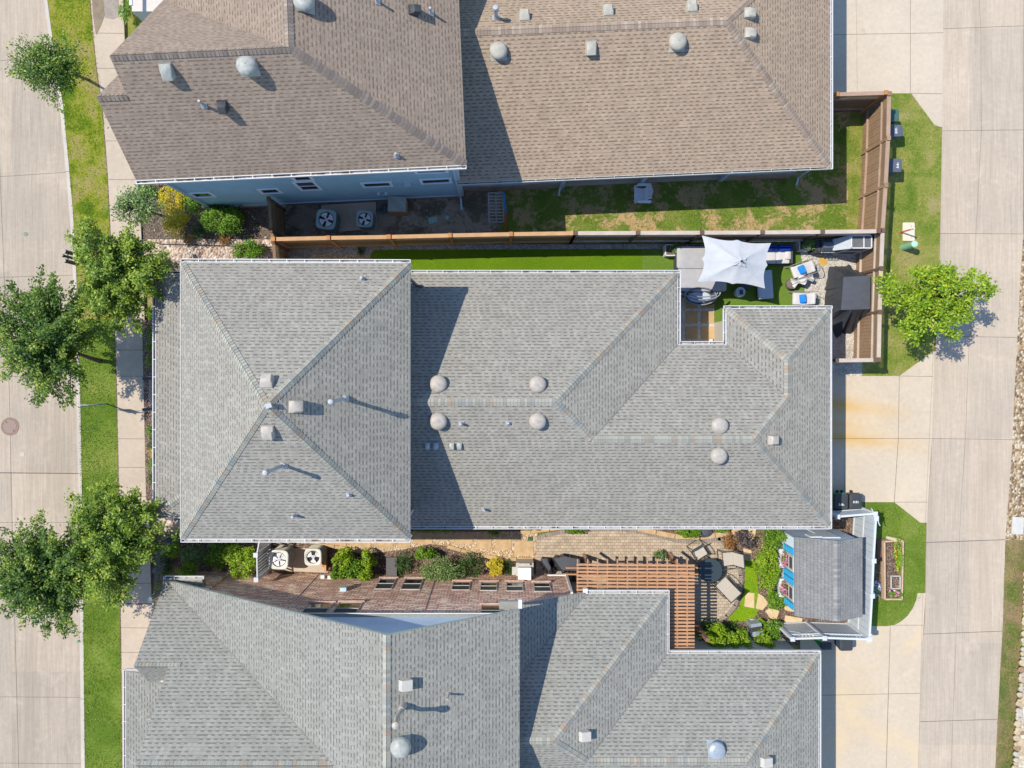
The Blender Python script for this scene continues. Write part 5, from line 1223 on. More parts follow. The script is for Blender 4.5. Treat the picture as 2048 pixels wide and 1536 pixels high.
b = MB(); b.prism(WP([(157, 1280), (163, 1280), (163, 1283), (157, 1283)]), 0, .12); tag(b.build('curb_marker', simple('green_marker', (.02, .2, .12, 1), .6, .1)), 'tiny green marker painted on the curb', 'marker')
# alley things
t = thing('utility_vault', W(1816, 466), 'cream concrete utility vault lid in the alley lawn under a red pole', 'utility cover')
b = MB(); v = W(1816, 464); b.rbox((v.x, v.y, .03), (.56, .88, .1), .05, bev=.01); b.build('lid', simple('cream_concrete', (.55, .49, .38, 1), .8, .08), t); b = MB(); b.box((v.x + .12, v.y + .25, .082), (.01, .12, .004)); b.box((v.x + .12, v.y - .25, .082), (.01, .12, .004)); b.build('lifting_slot', M['dark'], t)
t = thing('marker_pole', W(1803, 464), 'red marker pole with a white tip leaning over the concrete vault lid', 'pole')
p0 = W(1800, 465, .0); p1 = W(1829, 457, 1.1); MB().cyl(p0, p0.lerp(p1, .8), .035, None, 10).build('shaft', simple('red_paint', (.52, .12, .07, 1), .5, .1), t); MB().cyl(p0.lerp(p1, .8), p1, .038, None, 10).build('tip', M['white'], t)
t = thing('utility_pedestal', W(1815, 495), 'pale green cylindrical utility pedestal in the alley lawn', 'pedestal')
c0 = W(1818, 500, 0); c0 = Vector((W(1832, 488, 1.0).x - .05, W(1832, 488, 1.0).y, 0)); MB().cyl((c0.x - .0, c0.y, 0), (c0.x, c0.y, .95), .15, .14, 20).build('body', simple('pale_green_plastic', (.20, .42, .29, 1), .5, .06), t, smooth=True); MB().lathe([(.15, 0), (.155, .06), (.12, .1), (.04, .115)], (c0.x, c0.y, .93), 20).build('cap', simple('lighter_green_plastic', (.32, .55, .42, 1), .5, .05), t, smooth=True)
b = MB(); v = W(2034, 1051); b.rbox((v.x, v.y, .03), (.54, .82, .1), .04, rz=-.06, bev=.01); tag(b.build('utility_vault', M['vault'] if 'vault' in M else simple('grey_concrete_lid', (.45, .44, .41, 1), .8, .1)), 'pale concrete utility lid at the edge of the rubble beyond the alley', 'utility cover')
# mortared stone wall beyond the alley
sw = thing('stone_wall', W(2060, 1300), 'low wall of pale and rusty rounded stones at the right edge beyond the alley', 'wall')
wpts = [(2062, 1060), (2050, 1150), (2046, 1200), (2044, 1290), (2038, 1360), (2033, 1430), (2028, 1500), (2020, 1600), (2010, 1800)]
b = MB(); b.prism(WP([(x + 2, y) for x, y in wpts] + [(x + 60, y) for x, y in wpts[::-1]]), -.05, .32); b.build('mortar', simple('cream_mortar', (.52, .46, .36, 1), .9, .15, 4, bump=.02, bscale=20), sw)
stn = [simple('buff_stone', (.40, .32, .21, 1), .9, .2, 3, bump=.02, bscale=15), simple('rusty_stone', (.27, .17, .10, 1), .9, .2, 3, bump=.02, bscale=15), simple('grey_stone', (.38, .34, .28, 1), .9, .15, 3, bump=.02, bscale=15)]
sb = MB()
y = 1068
while y < 1640:
    x0 = lerp_x([(a_, b_) for a_, b_ in [(p[0], p[1]) for p in wpts]], y)
    for i in range(5):
        sz = R.uniform(.09, .2); v = W(x0 + 5 + i * 10 + R.uniform(-2, 2), y + R.uniform(-3, 3), .3); n0 = 9; ph = R.uniform(0, 6)
        ring = [(math.cos(a / n0 * 2 * PI) * sz * R.uniform(.8, 1.1), math.sin(a / n0 * 2 * PI) * sz * R.uniform(.8, 1.1) * .85) for a in range(n0)]
        vs = [(v.x + x * s_, v.y + yy_ * s_, .3 + zz) for s_, zz in ((1, -.04), (1, .02), (.75, .05)) for x, yy_ in ring]
        sb.quadv(vs, [(j * n0 + q, j * n0 + (q + 1) % n0, (j + 1) * n0 + (q + 1) % n0, (j + 1) * n0 + q) for j in range(2) for q in range(n0)] + [tuple(range(2 * n0, 3 * n0))], R.choice([0, 0, 0, 0, 1, 2, 2]))
    y += R.uniform(9, 11)
sb.build('facing_stones', stn, sw)
# raised planter by the alley
t = thing('raised_planter', W(1787, 1140), 'long wooden raised planter of dark mulch in the lawn beside the alley', 'planter')
cr = [(1768, 1083), (1805, 1081), (1803, 1198), (1769, 1198)]
fr = WP(cr, .22); b = MB()
for i in range(4): a, c = fr[i], fr[(i + 1) % 4]; b.bar((a.x, a.y, .14), (c.x, c.y, .14), .07, .28)
b.build('frame', woodmat('pinkish_timber', (.48, .34, .24, 1), .15), t); b = MB(); b.prism(WP([(1769, 1084), (1804, 1082), (1802, 1197), (1770, 1197)]), 0, .2); b.build('mulch', M['mulch'], t)
b = MB(); 
for (x0, y0), (x1, y1) in (((1782, 1152), (1800, 1152)), ((1800, 1152), (1800, 1177)), ((1800, 1177), (1782, 1177)), ((1782, 1177), (1782, 1152))):
    b.bar(W(x0, y0, .45), W(x1, y1, .45), .05, .05); b.bar(W(x0, y0, .2), W(x0, y0, .45), .04, .04)
tag(b.build('cold_frame', M['offwhite']), 'small white square frame standing on the mulch of the raised planter', 'frame')
b = MB(); a, c = W(1774, 1075, .35), W(1804, 1083, .1); b.tube([a, a.lerp(c, .5) + Vector((0, 0, .05)), c], [.07, .1, .07], 8); tag(b.build('driftwood', simple('bleached_wood', (.5, .43, .3, 1), .8, .15)), 'pale driftwood log at the top end of the raised planter', 'log')
b = MB(); b.prism(WP([(1752, 1077), (1767, 1077), (1766, 1118), (1753, 1118)]), 0, .1); tag(b.build('wooden_board', M['postD']), 'dark flat boards beside the top of the raised planter', 'board')
# ---------------------------------------------------------------- backyard of the middle house
M['cush'] = simple('cream_cushion', (.48, .47, .46, 1), .85, .06, 5, bump=.01, bscale=30)
M['blue'] = simple('cobalt_fabric', (.01, .17, .60, 1), .85, .12, 8, bump=.01, bscale=25)
M['royal'] = simple('royal_blue_fabric', (.015, .07, .42, 1), .85, .15, 8, bump=.01, bscale=25)
M['gfab'] = simple('light_blue_grey_cushion', (.40, .45, .52, 1), .85, .06, 5)
M['wick'] = simple('dark_wicker', (.05, .055, .065, 1), .7, .2, 30, bump=.01, bscale=60)
M['cover'] = simple('hot_tub_cover_vinyl', (.33, .325, .34, 1), .6, .07, 4)
M['tarp'] = simple('charcoal_tarp', (.040, .044, .053, 1), .5, .15, 3, bump=.03, bscale=7)
M['frameG'] = simple('taupe_metal_frame', (.25, .23, .2, 1), .5, .1)
# parasol
u = thing('parasol', (W(1480, 524, 2.8).x, W(1480, 524, 2.8).y, 0), 'large rectangular white parasol over the hot tub and patio sofa', 'parasol')
cz = 2.42; cor = [W(1404, 471, cz), W(1542, 486, cz), W(1530, 577, cz), W(1395, 564, cz)]; ctr = W(1481, 523, 2.95)
b = MB(); n = 14; rim = []
for i in range(4):
    a, c = cor[i], cor[(i + 1) % 4]
    for j in range(n):
        r_ = j / n
        if r_ < .5: q = a.lerp((a + c) / 2 + Vector((0, 0, .12)), r_ * 2)
        else: q = ((a + c) / 2 + Vector((0, 0, .12))).lerp(c, r_ * 2 - 1)
        inn_ = (ctr - q); inn_.z = 0; q = q + inn_ * (.055 * math.sin(PI * ((r_ * 2) % 1)) + (.045 if r_ == .5 else .075 * math.sin(PI * r_)))
        rim.append(q)
vs = []; K = len(rim); LV = 7
for l in range(LV):
    f = l / (LV - 1) * .985
    for q in rim:
        p = q.lerp(ctr, f); p.z = q.z + (ctr.z - q.z) * f - .05 * math.sin(PI * f); vs.append(p)
fs = [(l * K + i, l * K + (i + 1) % K, (l + 1) * K + (i + 1) % K, (l + 1) * K + i) for l in range(LV - 1) for i in range(K)]
vs2 = vs + [p - Vector((0, 0, .006)) for p in vs]; o2 = len(vs); fs2 = fs + [(o2 + d_, o2 + c_, o2 + b_, o2 + a_) for a_, b_, c_, d_ in fs] + [(i, o2 + i, o2 + (i + 1) % K, (i + 1) % K) for i in range(K)]
b.quadv(vs2, fs2)
umb = NT('white_canopy_fabric'); umb.col(umb.mix(umb.rng(umb.noise(umb.obj(), 3, 4), .3, .7), (.37, .385, .41, 1), (.42, .435, .455, 1))).rough(.8); umb.bump(umb.noise(umb.obj(), 2.2, 3), .03)
b.build('canopy', umb.mat, u, smooth=True)
b = MB(); vc = []
cc = [ctr.lerp(cor[i], .2) + Vector((0, 0, .025)) for i in range(4)]
tp = ctr + Vector((0, 0, .06)); m_ = 6
ring_ = []
for i in range(4):
    for j in range(m_):
        q = cc[i].lerp(cc[(i + 1) % 4], j / m_); q = q.lerp(tp, .10 * math.sin(PI * j / m_)) + Vector((0, 0, .018 * math.sin(j * 2.4 + i))); ring_.append(q)
KK = len(ring_); mid = [q.lerp(tp, .5) + Vector((0, 0, .03 * math.sin(i * 1.9))) for i, q in enumerate(ring_)]
b.quadv(ring_ + mid + [tp], [(i, (i + 1) % KK, KK + (i + 1) % KK, KK + i) for i in range(KK)] + [(KK + i, KK + (i + 1) % KK, 2 * KK) for i in range(KK)]); b.build('vent_flap', umb.mat, u)
b = MB(); b.cyl(ctr - Vector((0, 0, 2.9)), ctr + Vector((0, 0, .15)), .03, None, 12); b.build('pole', M['dark'], u)
MB().lathe([(.03, .17), (.05, .2), (.02, .27)], ctr, 10).build('finial', M['dark'], u)
for i in range(4): MB().bar(cor[i] - Vector((0, 0, .04)), ctr - Vector((0, 0, .22)), .02, .02).build('rib', M['dark'], u)
MB().box((ctr.x, ctr.y, .04), (.6, .6, .08)).build('base', M['dark'], u)
# hot tub
ht = thing('hot_tub', W(1402, 537, 0), 'square hot tub with a grey vinyl cover half under the white parasol', 'hot tub')
a = W(1354, 492, .9); c = W(1453, 583, .9); cx_, cy_ = (a.x + c.x) / 2, (a.y + c.y) / 2; sx_, sy_ = c.x - a.x, a.y - c.y
b = MB(); b.rbox((cx_, cy_, .4), (sx_ - .08, sy_ - .08, .84), .3, bev=.02); b.build('cabinet', M['wick'], ht, smooth=True)
for s in (1, -1):
    b = MB(); b.rbox((cx_, cy_ + s * sy_ / 4, .87), (sx_, sy_ / 2 - .008, .12), .12, bev=.035, dome=.012); b.build('cover_half', M['cover'], ht, smooth=True)
b = MB(); b.box((cx_ + .0, cy_ - sy_ / 2 - .02, .80), (.06, .03, .25)); b.box((cx_ - .7, cy_ - sy_ / 2 - .02, .8), (.06, .03, .25)); b.box((cx_ - sx_ / 2, cy_, .8), (.03, .1, .2)); b.build('cover_strap', M['dark'], ht)
# round hanging/pod chair below the tub
pc = thing('pod_chair', W(1400, 590, 0), 'round grey pod swing chair with a curved dark frame below the hot tub', 'chair')
e = W(1399, 594, .8)
b = MB(); prof = [(.05, -.32), (.4, -.26), (.62, -.08), (.72, .12), (.74, .16), (.70, .14), (.58, -.03), (.36, -.18), (.04, -.22)]
b.lathe(prof, e, 28, sx=1.0, sy=.52); b.build('basket', M['wick'], pc, smooth=True)
b = MB(); b.lathe([(.02, -.02), (.5, .0), (.56, .05), (.5, .1), (.04, .12)], e + Vector((0, 0, -.1)), 24, sx=1.0, sy=.5); b.build('seat_cushion', M['gfab'], pc, smooth=True)
fr_ = simple('blue_grey_tube', (.20, .22, .26, 1), .4, .1)
b = MB(); b.tube([e + Vector((.74 * math.cos(t_), .02 + .40 * math.sin(t_), .17)) for t_ in [PI * 2 * i / 28 for i in range(29)]], .03, 8); b.build('rim', fr_, pc, smooth=True)
b = MB(); b.tube([e + Vector((.82 * math.cos(t_), .16 - .34 * math.sin(t_), .5)) for t_ in [PI * i / 14 for i in range(15)]], .035, 8); b.tube([e + Vector((.66 * math.cos(t_), .14 - .20 * math.sin(t_), .65)) for t_ in [PI * i / 14 for i in range(15)]], .028, 8); b.build('canopy_hoop', fr_, pc, smooth=True)
b = MB(); b.tube([e + Vector((.55 + .35 * math.sin(t_), -.05 - .22 * math.cos(t_) - .05, -.70 + .02 * t_)) for t_ in [PI * 2 * i / 18 for i in range(19)]], .025, 8); b.tube([e + Vector((0, 0, -.3)), e + Vector((0, 0, -.75))], .05, 10); b.tube([e + Vector((-.6, .1, -.76)), e + Vector((.6, -.1, -.76))], .03, 8); b.build('stand', M['dark'], pc, smooth=True)
# sofa, chaise, stool
sf = thing('outdoor_sofa', W(1535, 508, 0), 'dark wicker patio sofa with cream seats and royal blue back cushions', 'sofa')
a = W(1470, 486, .7); c = W(1584, 527, .45); fx0, fx1 = a.x, c.x; fy1, fy0 = W(1584, 487, .7).y, c.y
MB().box(((fx0 + fx1) / 2, (fy0 + fy1) / 2, .16), (fx1 - fx0, fy1 - fy0, .26)).build('base', M['wick'], sf)
MB().box(((fx0 + fx1) / 2, fy1 - .04, .4), (fx1 - fx0, .08, .62)).build('backrest', M['wick'], sf)
for x in (fx1 - .04, fx0 + .04): MB().box((x, (fy0 + fy1) / 2, .33), (.08, fy1 - fy0, .45)).build('armrest', M['wick'], sf)
nC = 4; cw = (fx1 - fx0 - .2) / nC
for i in range(nC):
    x = fx0 + .1 + cw * (i + .5)
    b = MB(); b.rbox((x, fy0 + .34, .36), (cw - .01, .66, .15), .05, bev=.03, dome=.01); b.build('seat_cushion', M['cush'], sf, smooth=True)
    b = MB(); b.rbox((x, fy1 - .2, .58), (cw - .03, .24, .34), .08, bev=.07, dome=.02); b.build('back_cushion', M['royal'], sf, smooth=True)
b = MB(); b.rbox((fx1 - .2, fy0 + .4, .46), (.3, .42, .14), .06, bev=.05, dome=.02); b.build('throw_pillow', M['cush'], sf, smooth=True)
ch = thing('patio_chaise', W(1530, 570, 0), 'long pale blue grey patio chaise in the shadow right of the white parasol', 'chaise')
a = W(1514, 538, .45); c = W(1549, 601, .45); x0_, x1_ = W(1516, 560, .45).x, c.x - .05; rzc = .07; cxx, cyy = W(1531, 569, .45).x, W(1531, 569, .45).y
b = MB(); b.rbox((cxx, cyy, .18), (.66, 1.30, .28), .04, rz=rzc, bev=.01); b.build('base', M['wick'], ch)
b = MB(); b.rbox((cxx, cyy, .38), (.70, 1.34, .15), .05, rz=rzc, bev=.03, dome=.01); b.build('seat_cushion', M['gfab'], ch, smooth=True)
st = thing('round_stool', W(1481, 584, 0), 'small round patio stool with a book on it below the parasol', 'stool')
e = W(1481, 584, .45); b = MB(); b.lathe([(.2, -.42), (.23, -.3), (.24, -.05), (.235, 0), (.2, .012), (.05, .014)], (e.x, e.y, .45), 24); b.build('drum', M['gfab'], st, smooth=True)
tag(MB().box((e.x + .03, e.y - .01, .48), (.16, .22, .03), .15).build('book', M['dark']), 'dark book lying on the round patio stool', 'book')
ot = thing('side_table', W(1490, 570, 0), 'low dark slatted side table in the shadow under the parasol edge', 'table')
e = W(1490, 577, .4); MB().box((e.x, e.y + .15, .38), (.5, .35, .04)).build('tabletop', M['wick'], ot)
for sx__ in (-1, 1):
    for sy__ in (-1, 1): MB().box((e.x + sx__ * .22, e.y + .15 + sy__ * .15, .19), (.03, .03, .36)).build('leg', M['wick'], ot)
# two lounge chairs with curved frames, facing left
def lounge(loc, rz, label):
    t = thing('lounge_chair', loc, label, 'chair', 'lounge chairs with blue pillows', rz)
    b = MB(); b.rbox((-.12, 0, .42), (.62, .56, .10), .05, bev=.03, dome=.01); b.build('seat_cushion', M['cush'], t, smooth=True, world=False)
    b = MB(); n = 5
    for i in range(1): b.rbox((0, 0, 0), (.52, .54, .09), .05, bev=.03, dome=.01)
    o = b.build('back_cushion', M['cush'], t, smooth=True, world=False); o.rotation_euler = (0, -math.radians(66), 0); o.location = (.30, 0, .66)
    b = MB(); b.rbox((0, 0, 0), (.30, .40, .12), .05, bev=.055, dome=.01); o = b.build('throw_pillow', M['blue'], t, smooth=True, world=False); o.rotation_euler = (0, -math.radians(28), .12); o.location = (-.02, 0, .58)
    for s in (-1, 1):
        b = MB(); pts = [(-.52, s * .33, .02), (-.40, s * .34, .60), (-.1, s * .35, .64), (.30, s * .34, .62), (.56, s * .33, .90), (.62, s * .24, .98)]; b.tube(pts, .018, 6)
        b.tube([(-.60, s * .33, .03), (-.2, s * .34, .0), (.3, s * .34, .02), (.62, s * .33, .1), (.74, s * .3, .25)], .018, 6); b.tube([(.30, s * .34, .62), (.40, s * .34, .03)], .016, 6); b.build('side_frame', M['frameG'], t, smooth=True, world=False)
    for pts_ in ([(.62, .24 * math.cos(PI * i / 10), .98 + .05 * math.sin(PI * i / 10)) for i in range(11)], [(.74, .3, .25), (.78, 0, .28), (.74, -.3, .25)], [(-.42, -.3, .37), (-.42, .3, .37)]): MB().tube(pts_, .018, 6).build('cross_bar', M['frameG'], t, smooth=True, world=False)
    return t
v = W(1602, 540, .45); c1 = lounge((v.x, v.y, .02), .33, 'lounge chair with a tilted blue pillow just below the planter and grill'); v = W(1604, 598, .45); clone(c1, (v.x, v.y, .02), -.04, 'lounge chair with a blue pillow nearest the lower roof edge, beside the tarp')
t = thing('woven_ball', W(1583, 568), 'round brown woven pouf between the two lounge chairs', 'pouf'); v = W(1583, 568, .3); b = MB(); b.lathe([(.08, -.2), (.22, -.15), (.27, 0), (.23, .14), (.1, .21), (.03, .215)], (v.x, v.y, .21), 20); b.build('cover', simple('woven_brown', (.15, .12, .10, 1), .9, .3, 40, bump=.02, bscale=50), t, smooth=True)
# draped blanket
b = MB(); v = W(1607, 559, .6); nx, ny = 16, 10; vs = []
for j in range(ny):
    for i in range(nx):
        x = (i / (nx - 1) - .5) * 1.05; y = (j / (ny - 1) - .5) * .34; vs.append(Matrix.Rotation(.35, 3, 'Z') @ Vector((x, y * (1 + .5 * math.cos(i * .9)), .05 * math.sin(j * 1.7 + i * .35) - .10 * abs(x) * 2)) + Vector((v.x, v.y, .6)))
fs = [(j * nx + i, j * nx + i + 1, (j + 1) * nx + i + 1, (j + 1) * nx + i) for j in range(ny - 1) for i in range(nx - 1)]; n_ = len(vs)
b.quadv(vs + [p - Vector((0, 0, .02)) for p in vs], fs + [(n_ + d_, n_ + c_, n_ + b_, n_ + a_) for a_, b_, c_, d_ in fs]); tag(b.build('blanket', M['cush'], smooth=True), 'crumpled pale striped blanket draped between the two lounge chairs', 'blanket')
t = thing('side_table', W(1612, 562), 'small round dark table under the crumpled blanket', 'table'); b = MB(); b.cyl((v.x + .05, v.y, .44), (v.x + .05, v.y, .47), .26, None, 20); b.build('tabletop', M['dark'], t); MB().cyl((v.x + .05, v.y, .02), (v.x + .05, v.y, .44), .03).build('leg', M['dark'], t)
# grill
gr_ = thing('barbecue_grill', W(1665, 492), 'black gas barbecue with a hood and side shelves against the greyed fence', 'grill')
v = W(1665, 490, 1.0); gx, gy = v.x, v.y
MB().box((gx + .05, gy, .42), (1.55, .55, .75)).build('cabinet', M['dark'], gr_)
b = MB(); extr_ = [(-.26, 0), (.26, 0), (.26, .14), (.12, .26), (-.14, .27), (-.26, .12)]
prof3 = [(gy + a_, .84 + b_) for a_, b_ in extr_]
vs = [(gx - .52 + .05, y_, z_) for y_, z_ in prof3] + [(gx + .18, y_, z_) for y_, z_ in prof3]; k6 = len(prof3); b.quadv(vs, [tuple(range(k6)), tuple(range(2 * k6 - 1, k6 - 1, -1))] + [(i, k6 + i, k6 + (i + 1) % k6, (i + 1) % k6) for i in range(k6)]); b.build('hood', simple('brushed_dark_steel', (.16, .19, .24, 1), .3, .1, metal=.6), gr_)
MB().box((gx + .42, gy, .86), (.44, .5, .04)).build('side_shelf', simple('teal_glass_shelf', (.2, .28, .3, 1), .3, .1), gr_); MB().box((gx - .60, gy, .84), (.2, .5, .04)).build('side_shelf', M['dark'], gr_)
for i in range(4): MB().cyl((gx - .4 + i * .16, gy - .28, .78), (gx - .4 + i * .16, gy - .34, .78), .035, None, 10).build('control_knob', M['galv'], gr_)
MB().tube([(gx - .42, gy - .34, .98), (gx + .12, gy - .34, .98)], .018, 8).build('hood_handle', M['galv'], gr_)
# screened cabinet
cb_ = thing('storage_cabinet', W(1708, 492), 'tall dark panelled cabinet with a white frame right of the barbecue', 'cabinet')
v0, v1 = W(1702, 470, 1.9), W(1744, 497, 1.9); cxm, cym = (v0.x + v1.x) / 2, (v0.y + v1.y) / 2; w_, d_ = v1.x - v0.x, v0.y - v1.y
MB().box((cxm, cym, .98), (w_ - .06, d_ - .06, 1.8)).build('panel', simple('dark_mesh_panel', (.11, .11, .12, 1), .7, .1), cb_)
b = MB()
for sx__ in (-1, 1):
    for sy__ in (-1, 1): b.box((cxm + sx__ * (w_ / 2 - .02), cym + sy__ * (d_ / 2 - .02), .95), (.04, .04, 1.9))
for z in (.06, 1.0, 1.9):
    for s in (-1, 1): b.box((cxm, cym + s * (d_ / 2 - .02), z), (w_, .045, .045)); b.box((cxm + s * (w_ / 2 - .02), cym, z), (.045, d_, .045))
b.box((cxm + .1, cym, 1.91), (.04, d_, .045)); b.build('frame', M['white'], cb_)
b = MB(); b.quadv([(cxm - w_ / 2, cym - d_ / 2, 1.88), (cxm - w_ / 2, cym + d_ / 2, 1.88), (cxm - w_ / 2 - .42, cym + d_ / 2 - .04, 1.1), (cxm - w_ / 2 - .42, cym - d_ / 2 + .04, 1.1)] + [(cxm - w_ / 2, cym - d_ / 2, 1.84), (cxm - w_ / 2, cym + d_ / 2, 1.84), (cxm - w_ / 2 - .44, cym + d_ / 2 - .04, 1.06), (cxm - w_ / 2 - .44, cym - d_ / 2 + .04, 1.06)], [(0, 1, 2, 3), (7, 6, 5, 4), (0, 4, 5, 1), (2, 6, 7, 3), (1, 5, 6, 2), (0, 3, 7, 4)]); b.build('hinged_door', simple('pale_translucent_panel', (.42, .45, .48, 1), .4, .1), cb_)
# covered furniture: a tall block under a charcoal tarp that spreads in folds
def tarp(name, label, outline_, top_, z_top, z_mid=.9, seed=1, ripple=.06, n=72):
    rr = random.Random(seed); t = thing(name, (top_[0][0], top_[0][1], 0), label, 'cover')
    def resample(poly, n):
        pts = [Vector((p[0], p[1], 0)) for p in poly]; c = sum(pts, Vector((0, 0, 0))) / len(pts); out = []
        for i in range(n):
            a = 2 * PI * i / n; d = Vector((math.cos(a), math.sin(a), 0)); best = 0
            for j in range(len(pts)):
                p, q = pts[j] - c, pts[(j + 1) % len(pts)] - c; e = q - p; den = d.x * (-e.y) + d.y * e.x
                if abs(den) < 1e-9: continue
                tt = (p.x * (-e.y) + p.y * e.x) / den; ss = (d.x * p.y - d.y * p.x) / den
                if tt > 0 and -1e-6 <= ss <= 1 + 1e-6: best = max(best, tt)
            out.append(c + d * best)
        return out
    O = resample(outline_, n); T_ = resample(top_, n); vs = []; prof = [(0, 0), (.10, .10), (.3, .33), (.55, .58), (.8, .82), (.95, .96), (1, 1)]
    ph = [rr.uniform(0, 6) for _ in range(6)]
    for f, zf in prof:
        for i in range(n):
            a = 2 * PI * i / n; fold = sum(math.sin(a * k + ph[m]) * w for m, (k, w) in enumerate(((7, .5), (13, .6), (21, .45), (31, .3)))) * ripple * (1 - f) ** .8
            p = O[i].lerp(T_[i], f); dirv = (O[i] - T_[i]); L_ = dirv.length; dirv = dirv / L_ if L_ > .01 else Vector((0, 0, 0))
            sag = .18 * math.sin(PI * zf); zz = z_top * max(0.0, zf - sag * .5) + fold * 1.3 * (f > 0) * (f < 1); p = p + dirv * fold * .8; p.z = max(.02, zz); vs.append(p)
    K = n; fs = [(l * K + i, l * K + (i + 1) % K, (l + 1) * K + (i + 1) % K, (l + 1) * K + i) for l in range(len(prof) - 1) for i in range(K)]
    b = MB(); b.quadv(vs, fs); b.build('skirt', M['tarp'], t, smooth=True)
    b = MB(); c = sum(T_, Vector((0, 0, 0))) / n; c.z = z_top + .03
    rt = [Vector((p.x, p.y, z_top)) for p in T_]; ri = [p.lerp(c, .12) for p in rt]
    b.quadv(rt + ri + [c], [(i, (i + 1) % K, K + (i + 1) % K, K + i) for i in range(K)] + [(K + i, K + (i + 1) % K, 2 * K) for i in range(K)]); b.build('top_panel', simple('tarp_top', (.062, .068, .082, 1), .7, .1, 4), t, smooth=True)
    return t
zt_ = 1.75
o_pts = [W(x, y, .0) for x, y in ((1651, 580), (1654, 545), (1665, 534), (1700, 532), (1722, 545), (1734, 560), (1736, 640), (1728, 656), (1702, 668), (1672, 668), (1655, 650), (1648, 615))]
o_pts = [Vector(((p.x) * 1, p.y, 0)) for p in o_pts]
t_pts = [W(x, y, zt_) for x, y in ((1687, 554), (1741, 551), (1740, 618), (1682, 620))]
tarp('furniture_cover', 'large charcoal tarp draped in folds over tall patio furniture beside the greyed fence', [(p.x, p.y) for p in o_pts], [(p.x, p.y) for p in t_pts], zt_, seed=4, ripple=.16, n=150)
# square planters
def planter(px, py, label, h=.5, s=.5):
    v = W(px, py, h); t = thing('square_planter', (v.x, v.y, 0), label, 'planter'); b = MB()
    for a_, c_ in (((-1, -1), (1, -1)), ((1, -1), (1, 1)), ((1, 1), (-1, 1)), ((-1, 1), (-1, -1))): b.bar((a_[0] * s / 2, a_[1] * s / 2, h / 2), (c_[0] * s / 2, c_[1] * s / 2, h / 2), .05, h)
    b.build('box', M['white'], t, world=False); MB().box((0, 0, h - .08), (s - .05, s - .05, .05)).build('soil', M['dirt'], t, world=False); return t
planter(1342, 500, 'white square planter at the end of the artificial turf beside the hot tub'); planter(1610, 489, 'white square planter between the sofa and the barbecue')
b = MB(); b.prism(WP([(1636, 515), (1642, 512), (1652, 517), (1656, 526), (1648, 533), (1640, 530)]), 0, .022); tag(b.build('dried_spill', M['patch']), kind='structure')
# step and things in the light well
b = MB(); b.tube([W(1433, 654, .1), W(1450, 652, .12), W(1470, 655, .1)], .06, 8); tag(b.build('driftwood', simple('bleached_branch', (.5, .42, .33, 1), .8, .1)), 'short pale log lying in the white pebbles of the light well', 'log')
t = thing('painted_pot', W(1446, 670), 'small pot with a blue and white rim in the light well', 'flower pot'); v = W(1446, 671, .3); MB().lathe([(.1, 0), (.15, .25), (.17, .28), (.13, .28), (.12, .24)], (v.x, v.y, .02), 16).build('pot', simple('glazed_blue', (.12, .35, .5, 1), .3, .3, 9), t, smooth=True)
b = MB(); b.prism(WP([(1438, 660), (1456, 660), (1456, 690), (1438, 690)]), 0, .05); tag(b.build('doormat', simple('brick_red_mat', (.35, .12, .07, 1), .9, .5, 30)), 'small reddish doormat in the light well', 'doormat')

# ---------------------------------------------------------------- south patio furniture
M['sling'] = simple('beige_sling_fabric', (.40, .36, .31, 1), .8, .06, 20)
def sling(loc, rz, label, lay=0.0):
    t = thing('sling_chair', loc, label, 'chair', 'sling chairs round the dark table', rz)
    # faces -x; back rises towards +x
    br = [(-.26, .44), (.16, .40)]; tpx, tpz = .42 + lay, .98 - lay * .6
    b = MB(); w = .27
    b.quadv([(-.26, -w, .44), (-.26, w, .44), (.16, w, .40), (.16, -w, .40), (-.26, -w, .425), (-.26, w, .425), (.16, w, .385), (.16, -w, .385)], [(0, 1, 2, 3), (7, 6, 5, 4), (0, 4, 5, 1), (2, 6, 7, 3)]); b.build('seat', M['sling'], t, world=False)
    b = MB(); b.quadv([(.16, -w, .41), (.16, w, .41), (tpx, w, tpz), (tpx, -w, tpz), (.175, -w, .40), (.175, w, .40), (tpx + .015, w, tpz - .01), (tpx + .015, -w, tpz - .01)], [(0, 3, 2, 1), (4, 5, 6, 7), (0, 4, 7, 3), (1, 2, 6, 5), (2, 3, 7, 6)]); b.build('backrest', M['sling'], t, world=False)
    for s in (-1, 1):
        b = MB(); b.tube([(-.30, s * .30, .43), (.16, s * .30, .39), (tpx + .02, s * .30, tpz + .02)], .018, 6); b.tube([(-.38, s * .34, .0), (-.34, s * .35, .45), (-.28, s * .36, .62), (-.1, s * .37, .66), (.15, s * .36, .64), (.32, s * .33, .7)], .018, 6); b.tube([(.2, s * .35, .6), (.42, s * .34, .0)], .018, 6); b.build('side_frame', M['dark'], t, smooth=True, world=False)
    for x, z in ((-.3, .43), (tpx + .02, tpz + .02), (-.38, .02), (.42, .02)): MB().tube([(x, -.32, z), (x, .32, z)], .018, 6).build('cross_bar', M['dark'], t, smooth=True, world=False)
    return t
v = W(1399, 1104, .45); s1 = sling((v.x, v.y, .03), math.radians(122), 'beige sling chair at the upper left of the round table, nearest the house wall')
v = W(1459, 1118, .5); clone(s1, (v.x, v.y, .03), math.radians(5), 'beige sling chair right of the round table, beside the stone border', 1.1)
v = W(1450, 1172, .5); clone(s1, (v.x, v.y, .03), math.radians(-47), 'largest looking beige sling chair below the round table, turned away to the lower right', 1.12)
tb = thing('round_table', W(1425, 1142), 'round dark glass patio table in the pergola shadow', 'table'); v = W(1421, 1141, .72)
